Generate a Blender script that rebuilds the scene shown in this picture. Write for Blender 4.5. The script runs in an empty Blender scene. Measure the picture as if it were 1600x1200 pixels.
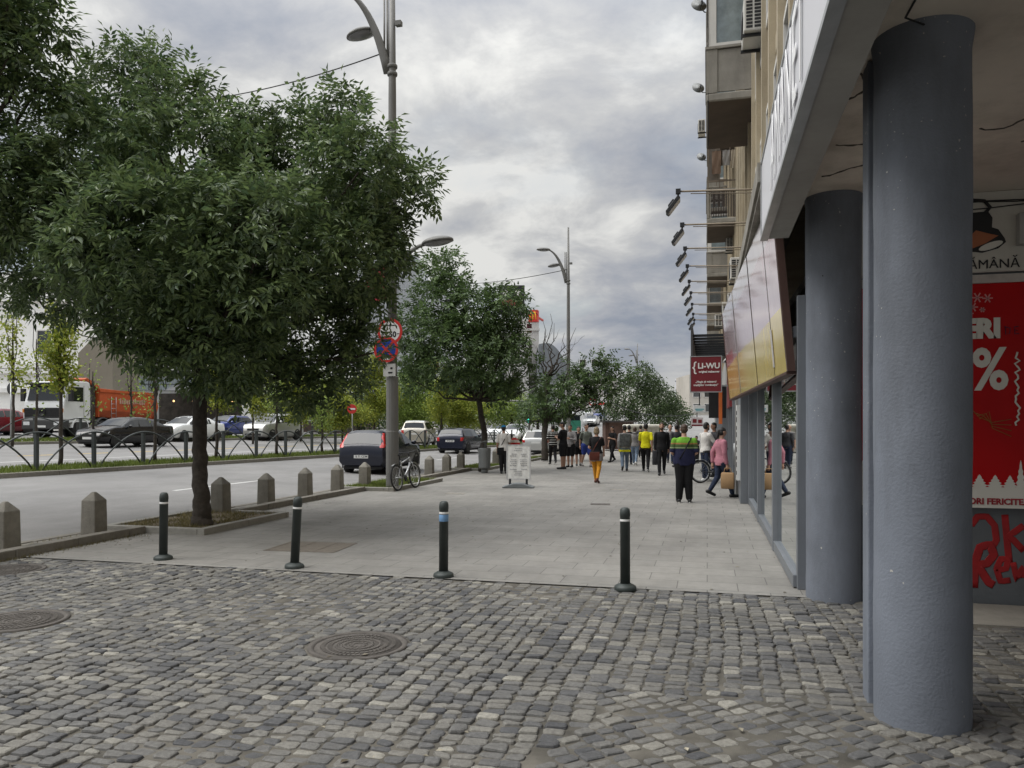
import bpy, bmesh, math, random
import numpy as np
from mathutils import Vector, Matrix, Euler

# ---------------------------------------------------------------- camera, sky, sun
SC = bpy.context.scene
COL = SC.collection
F = 1200.0; HZ = 665.0; CAMH = 1.7
YAW = math.atan(305 / F)
SY, CY = math.sin(YAW), math.cos(YAW)
cd = bpy.data.cameras.new('camera'); cam = bpy.data.objects.new('camera', cd); COL.objects.link(cam)
cam.location = (0, 0, CAMH); cam.rotation_euler = (math.radians(90), 0, YAW)
cd.sensor_fit = 'HORIZONTAL'; cd.sensor_width = 36; cd.lens = 36 * F / 1600
cd.shift_y = (HZ - 600) / 1600
cd.clip_start = 0.05; cd.clip_end = 3000
SC.camera = cam
SC.view_settings.view_transform = 'Standard'; SC.view_settings.look = 'None'
SC.view_settings.exposure = 0.7; SC.view_settings.gamma = 1.0

SUN_EL, SUN_AZ = math.radians(54), math.radians(-112)     # sun behind thin cloud, left of the street
wd = bpy.data.worlds.new('World'); SC.world = wd; wd.use_nodes = True
def build_world():
    nt = wd.node_tree; N = nt.nodes; L = nt.links; N.clear()
    out = N.new('ShaderNodeOutputWorld'); mix = N.new('ShaderNodeMixShader')
    sky = N.new('ShaderNodeTexSky'); sky.sky_type = 'NISHITA'; sky.sun_disc = False
    sky.sun_elevation = SUN_EL; sky.sun_rotation = SUN_AZ; sky.air_density = 1.4; sky.dust_density = 2.0
    b1 = N.new('ShaderNodeBackground'); b1.inputs[1].default_value = 0.08
    b2 = N.new('ShaderNodeBackground'); b2.inputs[1].default_value = 1.0
    L.new(sky.outputs[0], b1.inputs[0])
    tc = N.new('ShaderNodeTexCoord'); sep = N.new('ShaderNodeSeparateXYZ'); L.new(tc.outputs['Generated'], sep.inputs[0])
    def M(op, a, b=None, clamp=False):
        n = N.new('ShaderNodeMath'); n.operation = op; n.use_clamp = clamp
        for i, v in enumerate((a, b)):
            if v is None: continue
            if isinstance(v, (int, float)): n.inputs[i].default_value = v
            else: L.new(v, n.inputs[i])
        return n.outputs[0]
    zc = M('MAXIMUM', sep.outputs[2], 0.0); zz = M('ADD', zc, 0.26)
    cmb = N.new('ShaderNodeCombineXYZ')
    L.new(M('DIVIDE', sep.outputs[0], zz), cmb.inputs[0]); L.new(M('DIVIDE', sep.outputs[1], zz), cmb.inputs[1])
    def noise(scale, detail, rough, off, dist=0.0):
        mp = N.new('ShaderNodeMapping'); mp.inputs['Location'].default_value = off; L.new(cmb.outputs[0], mp.inputs[0])
        n = N.new('ShaderNodeTexNoise'); n.inputs['Scale'].default_value = scale; n.inputs['Detail'].default_value = detail
        n.inputs['Roughness'].default_value = rough; n.inputs['Distortion'].default_value = dist
        L.new(mp.outputs[0], n.inputs[0]); return n.outputs[0]
    big = noise(1.15, 4, 0.5, (3.1, 1.2, 0), 0.15); fine = noise(3.4, 8, 0.60, (0.4, 7.0, 2), 0.2)
    dens = M('ADD', M('MULTIPLY', big, 0.56), M('MULTIPLY', fine, 0.44))
    rp = N.new('ShaderNodeValToRGB'); L.new(dens, rp.inputs[0]); e = rp.color_ramp
    e.elements[0].position = 0.43; e.elements[0].color = (.57, .57, .555, 1)
    e.elements[1].position = 0.635; e.elements[1].color = (.215, .24, .29, 1)
    m = e.elements.new(0.488); m.color = (.41, .415, .42, 1)
    m = e.elements.new(0.548); m.color = (.315, .327, .355, 1)
    # overcast sky: clouds are brighter overhead
    gain = M('ADD', 0.80, M('MULTIPLY', M('POWER', zc, 4.0), 5.3))
    vm = N.new('ShaderNodeVectorMath'); vm.operation = 'SCALE'; L.new(rp.outputs[0], vm.inputs[0]); L.new(gain, vm.inputs['Scale'])
    hz = N.new('ShaderNodeMapRange'); hz.inputs[1].default_value = 0.01; hz.inputs[2].default_value = 0.10; hz.inputs[3].default_value = 0.65; hz.inputs[4].default_value = 0.0; L.new(zc, hz.inputs[0])
    hm = N.new('ShaderNodeMixRGB'); L.new(hz.outputs[0], hm.inputs[0]); L.new(vm.outputs[0], hm.inputs[1]); hm.inputs[2].default_value = (.46, .445, .40, 1)
    L.new(hm.outputs[0], b2.inputs[0])
    cov = noise(1.5, 6, 0.55, (9.3, 2.4, 5), 0.3)
    rc = N.new('ShaderNodeValToRGB'); L.new(cov, rc.inputs[0]); e = rc.color_ramp
    e.elements[0].position = 0.34; e.elements[0].color = (.72, .72, .72, 1)
    e.elements[1].position = 0.50; e.elements[1].color = (1, 1, 1, 1)
    L.new(rc.outputs[0], mix.inputs[0]); L.new(b1.outputs[0], mix.inputs[1]); L.new(b2.outputs[0], mix.inputs[2])
    L.new(mix.outputs[0], out.inputs[0])
build_world()
sd = bpy.data.lights.new('sun', 'SUN'); sd.energy = 1.35; sd.angle = math.radians(42); sd.color = (1, .965, .91)
sun = bpy.data.objects.new('sun', sd); COL.objects.link(sun)
_d = Vector((math.sin(SUN_AZ) * math.cos(SUN_EL), math.cos(SUN_AZ) * math.cos(SUN_EL), math.sin(SUN_EL)))
sun.rotation_euler = _d.to_track_quat('Z', 'Y').to_euler(); sun.location = (-20, 10, 40)

# ---------------------------------------------------------------- helpers
random.seed(7); RNG = np.random.default_rng(11)
PI = math.pi
def R(a): return math.radians(a)
def at(px, py, D):
    u = (px - 800) / F
    return Vector((D * (u * CY - SY), D * (CY + u * SY), CAMH + (HZ - py) / F * D))
def ground(px, py, z=0.0):
    D = (CAMH - z) * F / (py - HZ); return at(px, py, D)
def road_z(x):
    if x > -9.4: return 0.0
    return -0.04 + 0.040 * min(-9.4 - x, 32)
def groad(px, py):
    D = 30.0
    for _ in range(40):
        p = at(px, py, D); D = (CAMH - road_z(p.x)) * F / (py - HZ)
    return at(px, py, D)

class MB:
    def __init__(s): s.v = []; s.f = []; s.m = []; s.sm = []
    def add(s, vs, fs, mi=0, smooth=False, M=None):
        o = len(s.v)
        s.v += [tuple(M @ Vector(p)) if M else tuple(p) for p in vs]
        s.f += [tuple(o + i for i in f) for f in fs]; s.m += [mi] * len(fs); s.sm += [smooth] * len(fs)
    def box(s, x0, x1, y0, y1, z0, z1, mi=0, M=None):
        s.add([(x0,y0,z0),(x1,y0,z0),(x1,y1,z0),(x0,y1,z0),(x0,y0,z1),(x1,y0,z1),(x1,y1,z1),(x0,y1,z1)],
              [(0,3,2,1),(4,5,6,7),(0,1,5,4),(1,2,6,5),(2,3,7,6),(3,0,4,7)], mi, False, M)
    def cbox(s, c, d, mi=0, M=None):
        s.box(c[0]-d[0]/2, c[0]+d[0]/2, c[1]-d[1]/2, c[1]+d[1]/2, c[2]-d[2]/2, c[2]+d[2]/2, mi, M)
    def tube(s, pts, r, n=8, mi=0, cap=True, smooth=True, M=None, flat=None):
        pts = [Vector(p) for p in pts]; k = len(pts)
        rs = r if isinstance(r, (list, tuple)) else [r] * k
        vs = []; fs = []; ref = None
        for i, p in enumerate(pts):
            t = (pts[min(i+1, k-1)] - pts[max(i-1, 0)]).normalized()
            if ref is None:
                ref = Vector((0, 0, 1)) if abs(t.z) < .9 else Vector((1, 0, 0))
            a = (ref - t * ref.dot(t)).normalized(); b = t.cross(a); ref = a
            for j in range(n):
                q = 2 * PI * j / n + (PI / n if n == 4 else 0)
                vs.append(p + (a * math.cos(q) + b * math.sin(q) * (flat or 1)) * rs[i])
        for i in range(k - 1):
            for j in range(n):
                fs.append((i*n+j, i*n+(j+1) % n, (i+1)*n+(j+1) % n, (i+1)*n+j))
        if cap: fs.append(tuple(range(n))[::-1]); fs.append(tuple((k-1)*n+j for j in range(n)))
        s.add(vs, fs, mi, smooth, M)
    def lathe(s, prof, n=24, mi=0, smooth=True, M=None, arc=None):
        vs = []; fs = []; k = len(prof)
        for (r, z) in prof:
            for j in range(n):
                a = 2 * PI * j / n; vs.append((r * math.cos(a), r * math.sin(a), z))
        for i in range(k - 1):
            for j in range(n):
                fs.append((i*n+j, i*n+(j+1) % n, (i+1)*n+(j+1) % n, (i+1)*n+j))
        if prof[0][0] > 1e-4: fs.append(tuple(range(n))[::-1])
        if prof[-1][0] > 1e-4: fs.append(tuple((k-1)*n+j for j in range(n)))
        s.add(vs, fs, mi, smooth, M)
    def ell(s, c, r, n=12, k=8, mi=0, M=None, z0=-1.0, z1=1.0):
        vs = []; fs = []
        a0, a1 = math.asin(max(-1, z0)), math.asin(min(1, z1))
        for i in range(k + 1):
            ph = a0 + (a1 - a0) * i / k
            for j in range(n):
                th = 2 * PI * j / n
                vs.append((c[0]+r[0]*math.cos(ph)*math.cos(th), c[1]+r[1]*math.cos(ph)*math.sin(th), c[2]+r[2]*math.sin(ph)))
        for i in range(k):
            for j in range(n): fs.append((i*n+j, i*n+(j+1) % n, (i+1)*n+(j+1) % n, (i+1)*n+j))
        fs.append(tuple(range(n))[::-1]); fs.append(tuple(k*n+j for j in range(n)))
        s.add(vs, fs, mi, True, M)
    def prism(s, poly, ext, mi=0, M=None):
        """poly: list of 3-D points (planar), ext: extrusion vector"""
        n = len(poly); e = Vector(ext); P = [Vector(p) for p in poly]
        s.add(P + [p + e for p in P], [tuple(range(n))[::-1], tuple(range(n, 2*n))] +
              [(i, (i+1) % n, n+(i+1) % n, n+i) for i in range(n)], mi, False, M)
    def grid(s, rows, mi=0, smooth=True, M=None, close=False):
        n = len(rows[0]); vs = [p for r in rows for p in r]; fs = []
        for i in range(len(rows) - 1):
            for j in range(n if close else n - 1):
                fs.append((i*n+j, i*n+(j+1) % n, (i+1)*n+(j+1) % n, (i+1)*n+j))
        s.add(vs, fs, mi, smooth, M)
    def build(s, name, mats, parent=None, bevel=0, loc=None, seg=2, recalc=True):
        me = bpy.data.meshes.new(name); me.from_pydata([tuple(v) for v in s.v], [], s.f)
        mats = mats if isinstance(mats, (list, tuple)) else [mats]
        for m in mats: me.materials.append(m)
        me.polygons.foreach_set('material_index', s.m); me.polygons.foreach_set('use_smooth', s.sm)
        if recalc:
            bm = bmesh.new(); bm.from_mesh(me); bmesh.ops.recalc_face_normals(bm, faces=bm.faces); bm.to_mesh(me); bm.free()
        me.update()
        o = bpy.data.objects.new(name, me); COL.objects.link(o)
        if parent: o.parent = parent
        if loc: o.location = loc
        if bevel:
            b = o.modifiers.new('bevel', 'BEVEL'); b.width = bevel; b.segments = seg; b.limit_method = 'ANGLE'; b.angle_limit = R(40)
        return o

def npmesh(name, V, Q, mats, parent=None, mi=None, smooth=False):
    me = bpy.data.meshes.new(name); n = len(Q); k = Q.shape[1]
    me.vertices.add(len(V)); me.vertices.foreach_set('co', np.asarray(V, np.float32).ravel())
    me.loops.add(n * k); me.loops.foreach_set('vertex_index', np.asarray(Q, np.int32).ravel())
    me.polygons.add(n); me.polygons.foreach_set('loop_start', np.arange(0, n * k, k, dtype=np.int32))
    for m in (mats if isinstance(mats, (list, tuple)) else [mats]): me.materials.append(m)
    if mi is not None: me.polygons.foreach_set('material_index', np.asarray(mi, np.int32))
    me.polygons.foreach_set('use_smooth', np.full(n, smooth))
    me.update(calc_edges=True); me.validate()
    o = bpy.data.objects.new(name, me); COL.objects.link(o)
    if parent: o.parent = parent
    return o

def tag(o, label=None, cat=None, group=None, kind=None):
    if label: o['label'] = label
    if cat: o['category'] = cat
    if group: o['group'] = group
    if kind: o['kind'] = kind
    return o
def thing(name, label, cat, loc=(0, 0, 0), rz=0.0, group=None):
    o = bpy.data.objects.new(name, None); COL.objects.link(o); o.empty_display_size = .2
    o.location = loc; o.rotation_euler = (0, 0, rz); return tag(o, label, cat, group)
def struct(o, kind='structure'): o['kind'] = kind; return o
KIDS = {}
def dup(root, loc=None, rz=None, label=None, scale=None, parent=None):
    c = root.copy(); COL.objects.link(c)
    if parent: c.parent = parent
    if loc is not None: c.location = loc
    if rz is not None: c.rotation_euler = (root.rotation_euler.x, root.rotation_euler.y, rz)
    if scale is not None: c.scale = scale if not isinstance(scale, (int, float)) else (scale,) * 3
    if label: c['label'] = label
    for ch in root.children: dup(ch, parent=c)
    return c

def text_mesh(name, body, size, mat_, parent, M, ext=.004, bold=0.0, align='CENTER', sx=1.0, shear=0.0, spacing=1.0, fit=None):
    cu = bpy.data.curves.new(name, 'FONT'); cu.body = body; cu.size = size; cu.extrude = ext; cu.offset = bold
    cu.align_x = align; cu.align_y = 'CENTER'; cu.shear = shear; cu.space_character = spacing; cu.resolution_u = 3
    t = bpy.data.objects.new(name + '_tmp', cu); COL.objects.link(t)
    bpy.context.view_layer.update()
    me = bpy.data.meshes.new_from_object(t.evaluated_get(bpy.context.evaluated_depsgraph_get()))
    bpy.data.objects.remove(t); bpy.data.curves.remove(cu)
    xs = [v.co.x for v in me.vertices]; me.transform(Matrix.Diagonal((sx if not fit else fit/(max(xs) - min(xs)), 1, 1, 1))); me.transform(M); me.materials.clear(); me.materials.append(mat_)
    me.name = name
    o = bpy.data.objects.new(name, me); COL.objects.link(o)
    if parent: o.parent = parent
    return o
def frame_M(origin, xdir, ydir):
    x = Vector(xdir).normalized(); y = Vector(ydir).normalized(); z = x.cross(y)
    m = Matrix((x, y, z)).transposed().to_4x4(); m.translation = Vector(origin); return m

# ---------------------------------------------------------------- materials
MATS = {}
def mat(name, col, rough=.6, metal=0.0, var=.12, vs=3.0, bump=0.0, bs=40.0, spec=.4, coat=0.0, dirt=0.0, ds=.7):
    if name in MATS: return MATS[name]
    m = bpy.data.materials.new(name); m.use_nodes = True; N = m.node_tree.nodes; L = m.node_tree.links
    p = N['Principled BSDF']; p.inputs['Roughness'].default_value = rough; p.inputs['Metallic'].default_value = metal
    p.inputs['Specular IOR Level'].default_value = spec; p.inputs['Coat Weight'].default_value = coat; p.inputs['Coat Roughness'].default_value = .08
    c = tuple(col) + (1,)
    tc = N.new('ShaderNodeTexCoord')
    n = N.new('ShaderNodeTexNoise'); n.inputs['Scale'].default_value = vs; n.inputs['Detail'].default_value = 6; n.inputs['Roughness'].default_value = .62
    L.new(tc.outputs['Object'], n.inputs[0])
    r = N.new('ShaderNodeValToRGB'); L.new(n.outputs[0], r.inputs[0])
    r.color_ramp.elements[0].position = .3; r.color_ramp.elements[1].position = .7
    r.color_ramp.elements[0].color = tuple(x * (1 - var) for x in col) + (1,)
    r.color_ramp.elements[1].color = tuple(min(1, x * (1 + var)) for x in col) + (1,)
    o = r.outputs[0]
    if dirt:
        n2 = N.new('ShaderNodeTexNoise'); n2.inputs['Scale'].default_value = ds; n2.inputs['Detail'].default_value = 8; n2.inputs['Roughness'].default_value = .7
        mp = N.new('ShaderNodeMapping'); mp.inputs['Scale'].default_value = (1, 1, .25); L.new(tc.outputs['Object'], mp.inputs[0]); L.new(mp.outputs[0], n2.inputs[0])
        r2 = N.new('ShaderNodeValToRGB'); L.new(n2.outputs[0], r2.inputs[0]); r2.color_ramp.elements[0].position = .45; r2.color_ramp.elements[1].position = .72
        mx = N.new('ShaderNodeMixRGB'); mx.blend_type = 'MULTIPLY'
        mm = N.new('ShaderNodeMath'); mm.operation = 'MULTIPLY'; mm.inputs[1].default_value = dirt; L.new(r2.outputs[0], mm.inputs[0])
        L.new(mm.outputs[0], mx.inputs[0]); L.new(o, mx.inputs[1]); mx.inputs[2].default_value = (.25, .22, .18, 1); o = mx.outputs[0]
    L.new(o, p.inputs['Base Color'])
    if bump:
        nb = N.new('ShaderNodeTexNoise'); nb.inputs['Scale'].default_value = bs; nb.inputs['Detail'].default_value = 5; L.new(tc.outputs['Object'], nb.inputs[0])
        b = N.new('ShaderNodeBump'); b.inputs['Strength'].default_value = bump; b.inputs['Distance'].default_value = .02
        L.new(nb.outputs[0], b.inputs['Height']); L.new(b.outputs[0], p.inputs['Normal'])
    MATS[name] = m; return m
def glass(name, tint=(.02, .025, .03), rough=.03, spec=.9):
    """reflective dark glazing"""
    return mat(name, tint, rough, 0, .05, 1.0, spec=spec, coat=.6)
def pane_mat(name, tint, fac):
    """clear shop glass: part reflection, part see-through"""
    m = bpy.data.materials.new(name); m.use_nodes = True; N = m.node_tree.nodes; L = m.node_tree.links; N.clear()
    out = N.new('ShaderNodeOutputMaterial'); g = N.new('ShaderNodeBsdfGlossy'); g.inputs['Roughness'].default_value = .015; g.inputs[0].default_value = (.9, .92, .92, 1)
    t = N.new('ShaderNodeBsdfTransparent'); t.inputs[0].default_value = tint + (1,)
    fr = N.new('ShaderNodeFresnel'); fr.inputs[0].default_value = 1.55
    ma = N.new('ShaderNodeMath'); ma.operation = 'MULTIPLY_ADD'; ma.inputs[1].default_value = 1.0; ma.inputs[2].default_value = fac; ma.use_clamp = True
    L.new(fr.outputs[0], ma.inputs[0]); mx = N.new('ShaderNodeMixShader'); L.new(ma.outputs[0], mx.inputs[0])
    L.new(t.outputs[0], mx.inputs[1]); L.new(g.outputs[0], mx.inputs[2]); L.new(mx.outputs[0], out.inputs[0]); return m
def leaf_mat(name, c0, c1, rough=.45, spec=.35, transl=.25):
    m = bpy.data.materials.new(name); m.use_nodes = True; N = m.node_tree.nodes; L = m.node_tree.links
    p = N['Principled BSDF']; p.inputs['Roughness'].default_value = rough; p.inputs['Specular IOR Level'].default_value = spec
    g = N.new('ShaderNodeNewGeometry'); r = N.new('ShaderNodeValToRGB'); L.new(g.outputs['Random Per Island'], r.inputs[0])
    r.color_ramp.elements[0].color = c0 + (1,); r.color_ramp.elements[1].color = c1 + (1,)
    tc = N.new('ShaderNodeTexCoord'); n = N.new('ShaderNodeTexNoise'); n.inputs['Scale'].default_value = .9; n.inputs['Detail'].default_value = 3
    L.new(tc.outputs['Object'], n.inputs[0]); hs = N.new('ShaderNodeHueSaturation')
    mr = N.new('ShaderNodeMapRange'); mr.inputs[1].default_value = .3; mr.inputs[2].default_value = .7; mr.inputs[3].default_value = .7; mr.inputs[4].default_value = 1.3
    L.new(n.outputs[0], mr.inputs[0]); L.new(mr.outputs[0], hs.inputs['Value']); L.new(r.outputs[0], hs.inputs['Color']); L.new(hs.outputs[0], p.inputs['Base Color'])
    t = N.new('ShaderNodeBsdfTranslucent'); L.new(hs.outputs[0], t.inputs[0]); mx = N.new('ShaderNodeMixShader'); mx.inputs[0].default_value = transl
    out = N['Material Output']; L.new(p.outputs[0], mx.inputs[1]); L.new(t.outputs[0], mx.inputs[2]); L.new(mx.outputs[0], out.inputs[0]); return m
def emit(name, col, st):
    m = bpy.data.materials.new(name); m.use_nodes = True; p = m.node_tree.nodes['Principled BSDF']
    p.inputs['Base Color'].default_value = tuple(col) + (1,); p.inputs['Emission Color'].default_value = tuple(col) + (1,); p.inputs['Emission Strength'].default_value = st; return m

STEEL = mat('painted_grey_steel', (.20, .21, .21), .45, .3, .1, 2)
LAMPG = mat('lamp_post_grey', (.165, .163, .155), .5, .2, .1, 1.5, dirt=.4)
DKMET = mat('dark_metal', (.035, .037, .04), .4, .5, .2, 4)
GALV = mat('galvanised_steel', (.38, .39, .39), .4, .7, .12, 5)
BLACK = mat('black_plastic', (.014, .014, .015), .55, 0, .2, 6)
RUBBER = mat('rubber', (.018, .018, .018), .8, 0, .2, 20)
WHITE = mat('white_paint', (.72, .72, .70), .45, 0, .05, 2)
CONC = mat('weathered_concrete', (.27, .255, .225), .9, 0, .2, 4, bump=.3, bs=40, dirt=.6)
BLUEGREY = mat('blue_grey_paint', (.178, .197, .232), .6, 0, .13, 1.6, bump=.20, bs=60, spec=.25, dirt=.45, ds=1.6)
def chip(m, light=(.42, .41, .38), dark=(.05, .05, .05)):
    """paint chips, knocks and splashes"""
    N = m.node_tree.nodes; L = m.node_tree.links; p = N['Principled BSDF']; src = p.inputs['Base Color'].links[0].from_socket; tc = N.new('ShaderNodeTexCoord')
    for sc, th, col, off in ((7.0, .035, light, 0), (5.0, .028, dark, 3), (23.0, .06, light, 7)):
        mp = N.new('ShaderNodeMapping'); mp.inputs['Location'].default_value = (off, off, off); L.new(tc.outputs['Object'], mp.inputs[0])
        dn = N.new('ShaderNodeTexNoise'); dn.inputs['Scale'].default_value = 14; L.new(mp.outputs[0], dn.inputs[0]); ad = N.new('ShaderNodeMixRGB'); ad.inputs[0].default_value = .06; L.new(mp.outputs[0], ad.inputs[1]); L.new(dn.outputs['Color'], ad.inputs[2])
        v = N.new('ShaderNodeTexVoronoi'); v.inputs['Scale'].default_value = sc; L.new(ad.outputs[0], v.inputs[0])
        n = N.new('ShaderNodeTexNoise'); n.inputs['Scale'].default_value = 1.3; L.new(mp.outputs[0], n.inputs[0])
        a = N.new('ShaderNodeMath'); a.operation = 'LESS_THAN'; a.inputs[1].default_value = th*1.6; L.new(v.outputs['Distance'], a.inputs[0])
        b = N.new('ShaderNodeMath'); b.operation = 'GREATER_THAN'; b.inputs[1].default_value = .56; L.new(n.outputs[0], b.inputs[0])
        c = N.new('ShaderNodeMath'); c.operation = 'MULTIPLY'; L.new(a.outputs[0], c.inputs[0]); L.new(b.outputs[0], c.inputs[1])
        x = N.new('ShaderNodeMixRGB'); L.new(c.outputs[0], x.inputs[0]); L.new(src, x.inputs[1]); x.inputs[2].default_value = col + (1,); src = x.outputs[0]
    L.new(src, p.inputs['Base Color'])
chip(BLUEGREY)
BLUEGREY2 = mat('blue_grey_frame', (.165, .178, .195), .42, .1, .08, 2)
CREAM = mat('ribbed_beige_render', (.40, .345, .25), .85, 0, .12, 1.2, bump=.2, bs=30, dirt=.55)
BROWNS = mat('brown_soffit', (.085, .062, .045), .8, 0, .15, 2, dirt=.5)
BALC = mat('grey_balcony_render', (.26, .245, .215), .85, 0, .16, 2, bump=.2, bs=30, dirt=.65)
SOFFIT = mat('plaster_soffit', (.76, .69, .60), .9, 0, .07, 1.1, bump=.12, bs=14, dirt=.45, ds=1.3)
BARK = mat('dark_bark', (.05, .042, .034), .95, 0, .35, 9, bump=1.0, bs=22)
GLASSD = glass('dark_window_glass')
# ---------------------------------------------------------------- ground materials
def ground_mat(name, base, var, scale, rough, bump, bs, stain=.35, brick=None, rot=0.0, wet=0.0):
    m = bpy.data.materials.new(name); m.use_nodes = True; N = m.node_tree.nodes; L = m.node_tree.links
    p = N['Principled BSDF']; p.inputs['Roughness'].default_value = rough; p.inputs['Specular IOR Level'].default_value = .3
    g = N.new('ShaderNodeNewGeometry'); mp = N.new('ShaderNodeMapping'); mp.inputs['Rotation'].default_value = (0, 0, rot); L.new(g.outputs['Position'], mp.inputs[0])
    def noise(s, d=6, r=.6, stretch=None):
        n = N.new('ShaderNodeTexNoise'); n.inputs['Scale'].default_value = s; n.inputs['Detail'].default_value = d; n.inputs['Roughness'].default_value = r
        if stretch:
            q = N.new('ShaderNodeMapping'); q.inputs['Scale'].default_value = stretch; L.new(g.outputs['Position'], q.inputs[0]); L.new(q.outputs[0], n.inputs[0])
        else: L.new(g.outputs['Position'], n.inputs[0])
        return n.outputs[0]
    def ramp(v, stops):
        r = N.new('ShaderNodeValToRGB'); L.new(v, r.inputs[0])
        r.color_ramp.elements[0].position, r.color_ramp.elements[0].color = stops[0]; r.color_ramp.elements[1].position, r.color_ramp.elements[1].color = stops[-1]
        for s in stops[1:-1]: e = r.color_ramp.elements.new(s[0]); e.color = s[1]
        return r.outputs[0]
    def mul(a, b, f=1.0):
        x = N.new('ShaderNodeMixRGB'); x.blend_type = 'MULTIPLY'; x.inputs[0].default_value = f; L.new(a, x.inputs[1]); L.new(b, x.inputs[2]); return x.outputs[0]
    gr = lambda v: (v, v, v, 1)
    c = ramp(noise(scale), [(.3, tuple(x*(1-var) for x in base)+(1,)), (.7, tuple(x*(1+var) for x in base)+(1,))])
    height = noise(bs, 4)
    if brick:
        b = N.new('ShaderNodeTexBrick'); L.new(mp.outputs[0], b.inputs[0]); b.inputs['Scale'].default_value = 1.0
        b.inputs['Brick Width'].default_value, b.inputs['Row Height'].default_value = brick[:2]; b.inputs['Mortar Size'].default_value = brick[2]
        b.inputs['Mortar Smooth'].default_value = .3; b.inputs['Bias'].default_value = 0; b.offset = .5
        b.inputs[1].default_value = gr(1.05); b.inputs[2].default_value = gr(.91); b.inputs[3].default_value = gr(.50)
        c = mul(c, b.outputs[0])
    c = mul(c, ramp(noise(.33, 8, .65), [(.35, gr(1.0)), (.55, gr(1 - stain*.45)), (.75, gr(1 - stain))]))
    c = mul(c, ramp(noise(1.7, 8, .7, (1, .35, 1)), [(.4, gr(1.04)), (.7, gr(.86))]))
    v = N.new('ShaderNodeTexVoronoi'); v.inputs['Scale'].default_value = 2.1; L.new(g.outputs['Position'], v.inputs[0])
    c = mul(c, ramp(v.outputs['Distance'], [(.025, gr(.62)), (.05, gr(1))]))       # dried gum and drips
    L.new(c, p.inputs['Base Color'])
    bp = N.new('ShaderNodeBump'); bp.inputs['Strength'].default_value = bump; bp.inputs['Distance'].default_value = .01; L.new(height, bp.inputs['Height']); L.new(bp.outputs[0], p.inputs['Normal'])
    L.new(ramp(noise(.8, 5), [(.3, gr(rough*.8)), (.7, gr(min(1, rough*1.15)))]), p.inputs['Roughness'])
    return m
PAVE = ground_mat('granite_paving', (.268, .258, .236), .08, 9, .72, .25, 90, .42, (.62, .41, .006), R(0))
ASPH = ground_mat('asphalt', (.215, .210, .204), .10, 40, .75, .5, 160, .28)
ASPH2 = ground_mat('far_asphalt', (.21, .206, .20), .10, 30, .8, .4, 120, .2)
EARTH = ground_mat('joint_sand', (.115, .106, .088), .55, 3, .95, .6, 120, .3)
KERBM = ground_mat('kerb_stone', (.215, .20, .172), .16, 14, .85, .5, 60, .4)
STRIPM = ground_mat('kerb_strip_setts', (.235, .222, .19), .12, 12, .85, .5, 60, .45, (.22, .14, .012))
DIRTM = ground_mat('dry_soil', (.16, .13, .085), .3, 18, .95, .8, 60, .3)
GRASSM = ground_mat('grass_soil', (.085, .095, .035), .3, 9, .95, .8, 60, .3)
CONCF = ground_mat('concrete_floor', (.25, .235, .205), .12, 6, .85, .4, 50, .4)

def sheet(name, pts_rows, m, kind='structure'):
    mb = MB(); mb.grid([[Vector(p) for p in r] for r in pts_rows], smooth=False)
    o = mb.build(name, m); return struct(o, kind)
# base ground to the horizon; it climbs with the camber of the boulevard
XS = [-900, -41.4, -9.4, -9.0, 900]
sheet('ground', [[(x, y, road_z(x) - .06) for x in XS] for y in (-60, 1500)], ASPH2)
sheet('road', [[(x, y, road_z(x)) for x in (-41.4, -9.401)] for y in (-20, 260)], ASPH)
sheet('far_pavement', [[(x, y, road_z(-41.4) + .12) for x in (-70, -41.4)] for y in (-20, 260)], PAVE)
sheet('pavement', [[(x, y, 0) for x in (-8.6, 0.0, 2.2)] for y in (8.08, 40, 140)], PAVE)
mb = MB(); mb.box(-8.6, 9, -14, 8.08, -.3, -.0125)
struct(mb.build('cobble_bed', EARTH))
mb = MB(); mb.box(1.55, 9, 7.35, 8.2, -.1, .002); struct(mb.build('arcade_floor', CONCF))

# raised kerb strip between pavement and road, interrupted by the tree pits
def rail(mb, x0, x1, y0, y1, z1, step=1.0, gap=.008):
    y = y0
    while y < y1 - .05:
        e = min(y + step, y1); j = random.uniform(-.006, .006)
        mb.box(x0 + j, x1 + j, y, e - gap, -.1, z1 + random.uniform(-.006, .006)); y = e
PITS = [(10.35, 12.85, -7.68), (18.4, 22.2, -7.95), (27.6, 31.0, -8.2), (35.5, 39, -8.2)]
mb = MB(); m2 = MB(); y = -10.0
segs = []
for (a, b, _) in PITS: segs.append((y, a)); y = b
segs.append((y, 120))
for (a, b) in segs:
    rail(mb, -8.78, -8.60, a, b, .115); rail(mb, -9.52, -9.36, a, b, .045)
    m2.box(-9.36, -8.78, a, b, -.1, .03)
struct(mb.build('kerb', KERBM, bevel=.012)); struct(m2.build('kerb_strip', STRIPM))
mb = MB(); m2 = MB()
for (a, b, xr) in PITS:
    rail(mb, xr, xr + .13, a, b, .10, 1.2); mb.box(-9.52, xr, a, a + .12, -.1, .10); mb.box(-8.62, xr, b - .12, b, -.1, .10); rail(mb, -9.52, -9.36, a + .12, b, .095)
    m2.box(-9.36, xr, a + .12, b - .12, -.1, .06)
struct(mb.build('tree_pit_kerb', ground_mat('light_kerb_stone', (.29, .28, .25), .1, 12, .8, .4, 60, .3), bevel=.012)); struct(m2.build('tree_pit_soil', DIRTM))

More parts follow.
